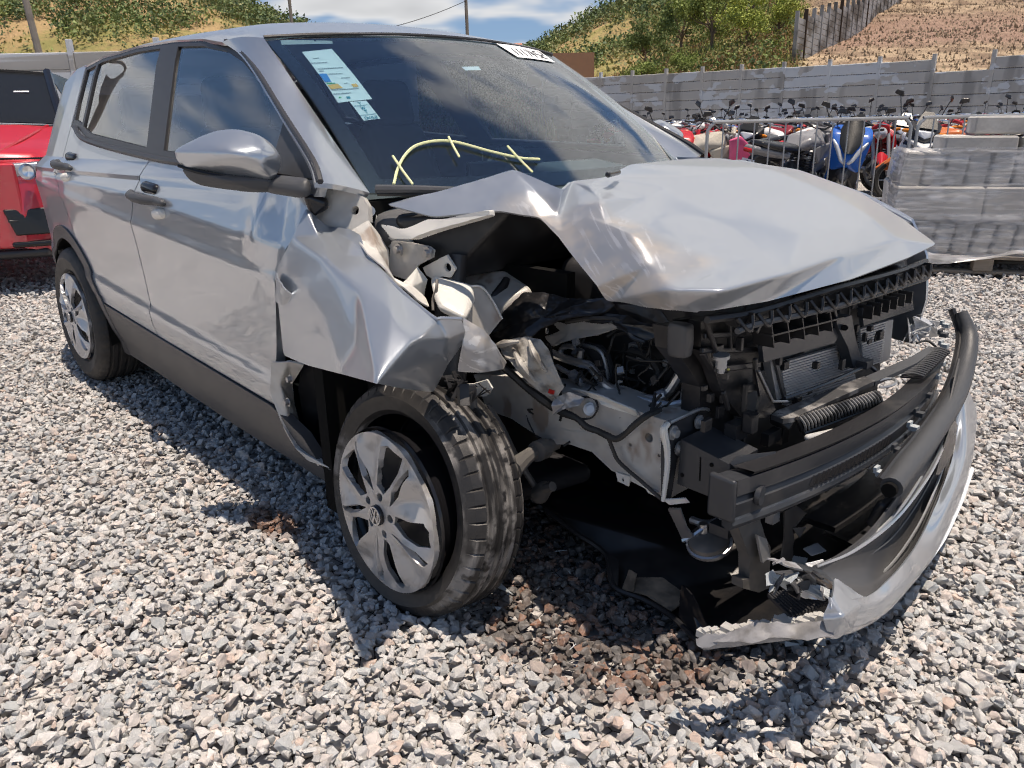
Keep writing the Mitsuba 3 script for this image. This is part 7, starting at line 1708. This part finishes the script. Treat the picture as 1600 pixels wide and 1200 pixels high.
# ------------------------------------------------------------------ red car parked behind
RCAR = thing('parked_car', 'dark red sport utility car facing the viewer behind the crashed car', 'car')
yc = -1.19
st_ = [(-5.200, .62, .34, .56, .60), (-5.260, .80, .30, .62, .93), (-5.400, .90, .27, .72, 1.01), (-5.700, .955, .25, .80, 1.06), (-6.100, .975, .24, .85, 1.12), (-6.450, .98, .24, .90, 1.17), (-7.400, .985, .24, .92, 1.17), (-8.500, .985, .24, .95, 1.18), (-9.400, .95, .26, .95, 1.16), (-9.550, .85, .4, .9, 1.1)]
g = []
for x, hw, zb, zs, zt in st_:
    half = [(hw * .93, zb), (hw, zb + (zs - zb) * .45), (hw * .995, zs), (hw * .965, zs + (zt - zs) * .55), (hw * .84, zt - .015), (hw * .5, zt + .012), (0, zt + .02)]
    g.append([(x, yc + y, z) for y, z in half] + [(x, yc - y, z) for y, z in half[-2::-1]])
g = np.array(g)
g = np.stack([spline(g[:, i], 3) for i in range(g.shape[1])], 1)
bm = grid(g)
n_ = vnormals(np.array(bm.vertices), np.array(bm.faces)); c_ = np.array(bm.vertices) - [(-7.000), yc, .6]
if (n_ * c_).sum(1).mean() < 0: bm = TM(bm.vertices, np.array(bm.faces)[:, ::-1])
put(RCAR, 'body', bm, 'red_paint', 40)
put(RCAR, 'nose_panel', hull([(-5.220, yc + y, z, .02) for y in (-.6, .6) for z in (.36, .90)]), 'red_paint')
for s in (-1, 1):
    y_ = lambda v: yc + s * v
    hl = put(RCAR, 'headlamp', hull([(-5.235, y_(.46), .885, .03), (-5.270, y_(.76), .895, .03), (-5.380, y_(.90), .90, .02), (-5.240, y_(.48), .82, .025), (-5.300, y_(.80), .83, .03), (-5.400, y_(.92), .85, .015)], 1), 'lens_body', 50)
    put(hl, 'projector', lathe([(.055, -.05), (.05, -.03), (.035, -.012), (.0005, -.006)], 20).apply_transform(frame((-5.215, y_(.70), .862), (0, 1, 0), (-1, 0, 0))), 'chrome')
    put(hl, 'lamp_glass', TM(*(lambda h: (h.vertices, h.faces))(hull([(-5.222, y_(.46), .89, .03), (-5.257, y_(.76), .90, .03), (-5.370, y_(.90), .90, .03), (-5.227, y_(.48), .815, .025), (-5.287, y_(.80), .825, .03), (-5.390, y_(.92), .845, .025)], 1))), 'lens_glass', True)
    iv = put(RCAR, 'side_intake', hull([(-5.200, y_(.50), .60, .012), (-5.245, y_(.80), .60, .012), (-5.225, y_(.78), .44, .012), (-5.195, y_(.55), .44, .012)]), 'gloss_black', smooth=False)
    put(iv, 'intake_bar', hull([(-5.195, y_(.52), .53, .014), (-5.250, y_(.80), .53, .014)]), 'dark_trim')
    put(RCAR, 'fog_lamp', hull([(-5.210, y_(.60), .365, .014), (-5.230, y_(.76), .365, .014)]), 'lens_body')
    put(RCAR, 'lamp_slot', hull([(-5.205, y_(.52), .365, .022), (-5.225, y_(.80), .365, .022)]), 'gloss_black')
    put(RCAR, 'bonnet_crease', tube([(-5.300, y_(.50), .985), (-5.600, y_(.60), 1.055), (-6.100, y_(.66), 1.125), (-6.420, y_(.70), 1.168)], .012, 4, 6), 'red_paint')
    for x in (-5.950, -8.650):
        wv = put(RCAR, 'wheel', lathe([(.24, -.02), (.23, .02), (.05, .01), (.0005, -.01)], 24).apply_transform(frame((x, y_(.93), .36), (1, 0, 0), (0, -s, 0))), 'wheel_silver')
        put(wv, 'tyre', lathe([(.245, -.01), (.30, -.02), (.35, .01), (.36, .06), (.36, .2), (.34, .24), (.24, .24)], 28).apply_transform(frame((x, y_(.93), .36), (1, 0, 0), (0, -s, 0))), 'rubber')
put(RCAR, 'grille', cat(hull([(-5.195, yc + y, z, .015) for y, z in ((-.42, .88), (.42, .88), (-.38, .74), (.38, .74))]), hull([(-5.200, yc + y, z, .015) for y, z in ((-.40, .56), (.40, .56), (-.36, .42), (.36, .42))])), 'gloss_black', smooth=False)
put(RCAR, 'lower_skid', hull([(-5.240, yc - .7, .30, .03), (-5.240, yc + .7, .30, .03), (-5.500, yc - .8, .26, .03), (-5.500, yc + .8, .26, .03)]), 'dark_trim')
put(RCAR, 'bonnet_gap', tube([(-5.265, yc - .88, .945), (-5.230, yc - .45, .95), (-5.225, yc, .952), (-5.230, yc + .45, .95), (-5.265, yc + .88, .945)], .008, 4, 6), 'gloss_black')
ws = [[(-6.430 - .78 * t, yc + y * (.80 - .16 * t), 1.175 + .43 * t + .03 * (1 - y * y)) for y in np.linspace(-1, 1, 13)] for t in np.linspace(0, 1, 8)]
put(RCAR, 'windscreen', shell(grid(ws), .006), 'smoke_screen', True)
put(RCAR, 'roof', shell(grid([[(-7.180 - 2.0 * t, yc + y * (.66 - .02 * t), 1.615 + .045 * math.sin(math.pi * t) - .05 * t + .035 * (1 - y * y)) for y in np.linspace(-1, 1, 11)] for t in np.linspace(0, 1, 9)]), -.02), 'gloss_black', 50)
for s in (-1, 1):
    sg_ = [[(-6.450 - .75 * t + 0 * b, yc + s * (.80 - .15 * t), 1.17 + .44 * t) for b in (0, 1)] for t in np.linspace(0, 1, 6)]
    put(RCAR, 'side_glass', shell(grid([[(x0 + (x1 - x0) * t, yc + s * (.95 - .29 * t), 1.165 + .46 * t) for (x0, x1) in ((-6.480, -7.220), (-7.500, -7.700), (-8.500, -8.500), (-9.400, -9.120))] for t in np.linspace(0, 1, 5)]), .006), 'smoke_screen', True)
    put(RCAR, 'pillar', tube([(-6.420, yc + s * .82, 1.17), (-6.800, yc + s * .74, 1.40), (-7.200, yc + s * .665, 1.62)], .035, 4, 7), 'gloss_black')
put(RCAR, 'glass_sticker', slab([(-6.860, yc + .42, 1.445), (-6.860, yc + .54, 1.445), (-6.880, yc + .54, 1.455), (-6.880, yc + .42, 1.455)], .004), 'paper_white', smooth=False)

# this car stands slewed: its nose swings towards the lane
pv = V3(-5.25, -.45, 0)
SLEW = trimesh.transformations.translation_matrix(pv) @ rot((0, 0, 1), -23) @ trimesh.transformations.translation_matrix(-pv)
for k_ in list(scene):
    if k_.startswith(RCAR + '__'): scene[k_]['to_world'] = T(trimesh.transformations.translation_matrix((0, .16, 0)) @ np.diag([1, 1, 1.05, 1]) @ SLEW)
# a dark car further along the lane; the doors mirror it
dcar = thing('parked_car', 'dark grey car standing further down the lane, mirrored in the silver doors', 'car')
MV = trimesh.transformations.translation_matrix((-3.6, -4.0, 0)) 
for k_ in list(scene):
    if k_.startswith(RCAR + '__'):
        d_ = dict(scene[k_]); d_['to_world'] = T(MV)
        if d_.get('bsdf', {}).get('id') == 'red_paint': d_['bsdf'] = {'type': 'ref', 'id': 'smoke_screen'}
        scene[dcar + k_[len(RCAR):]] = d_
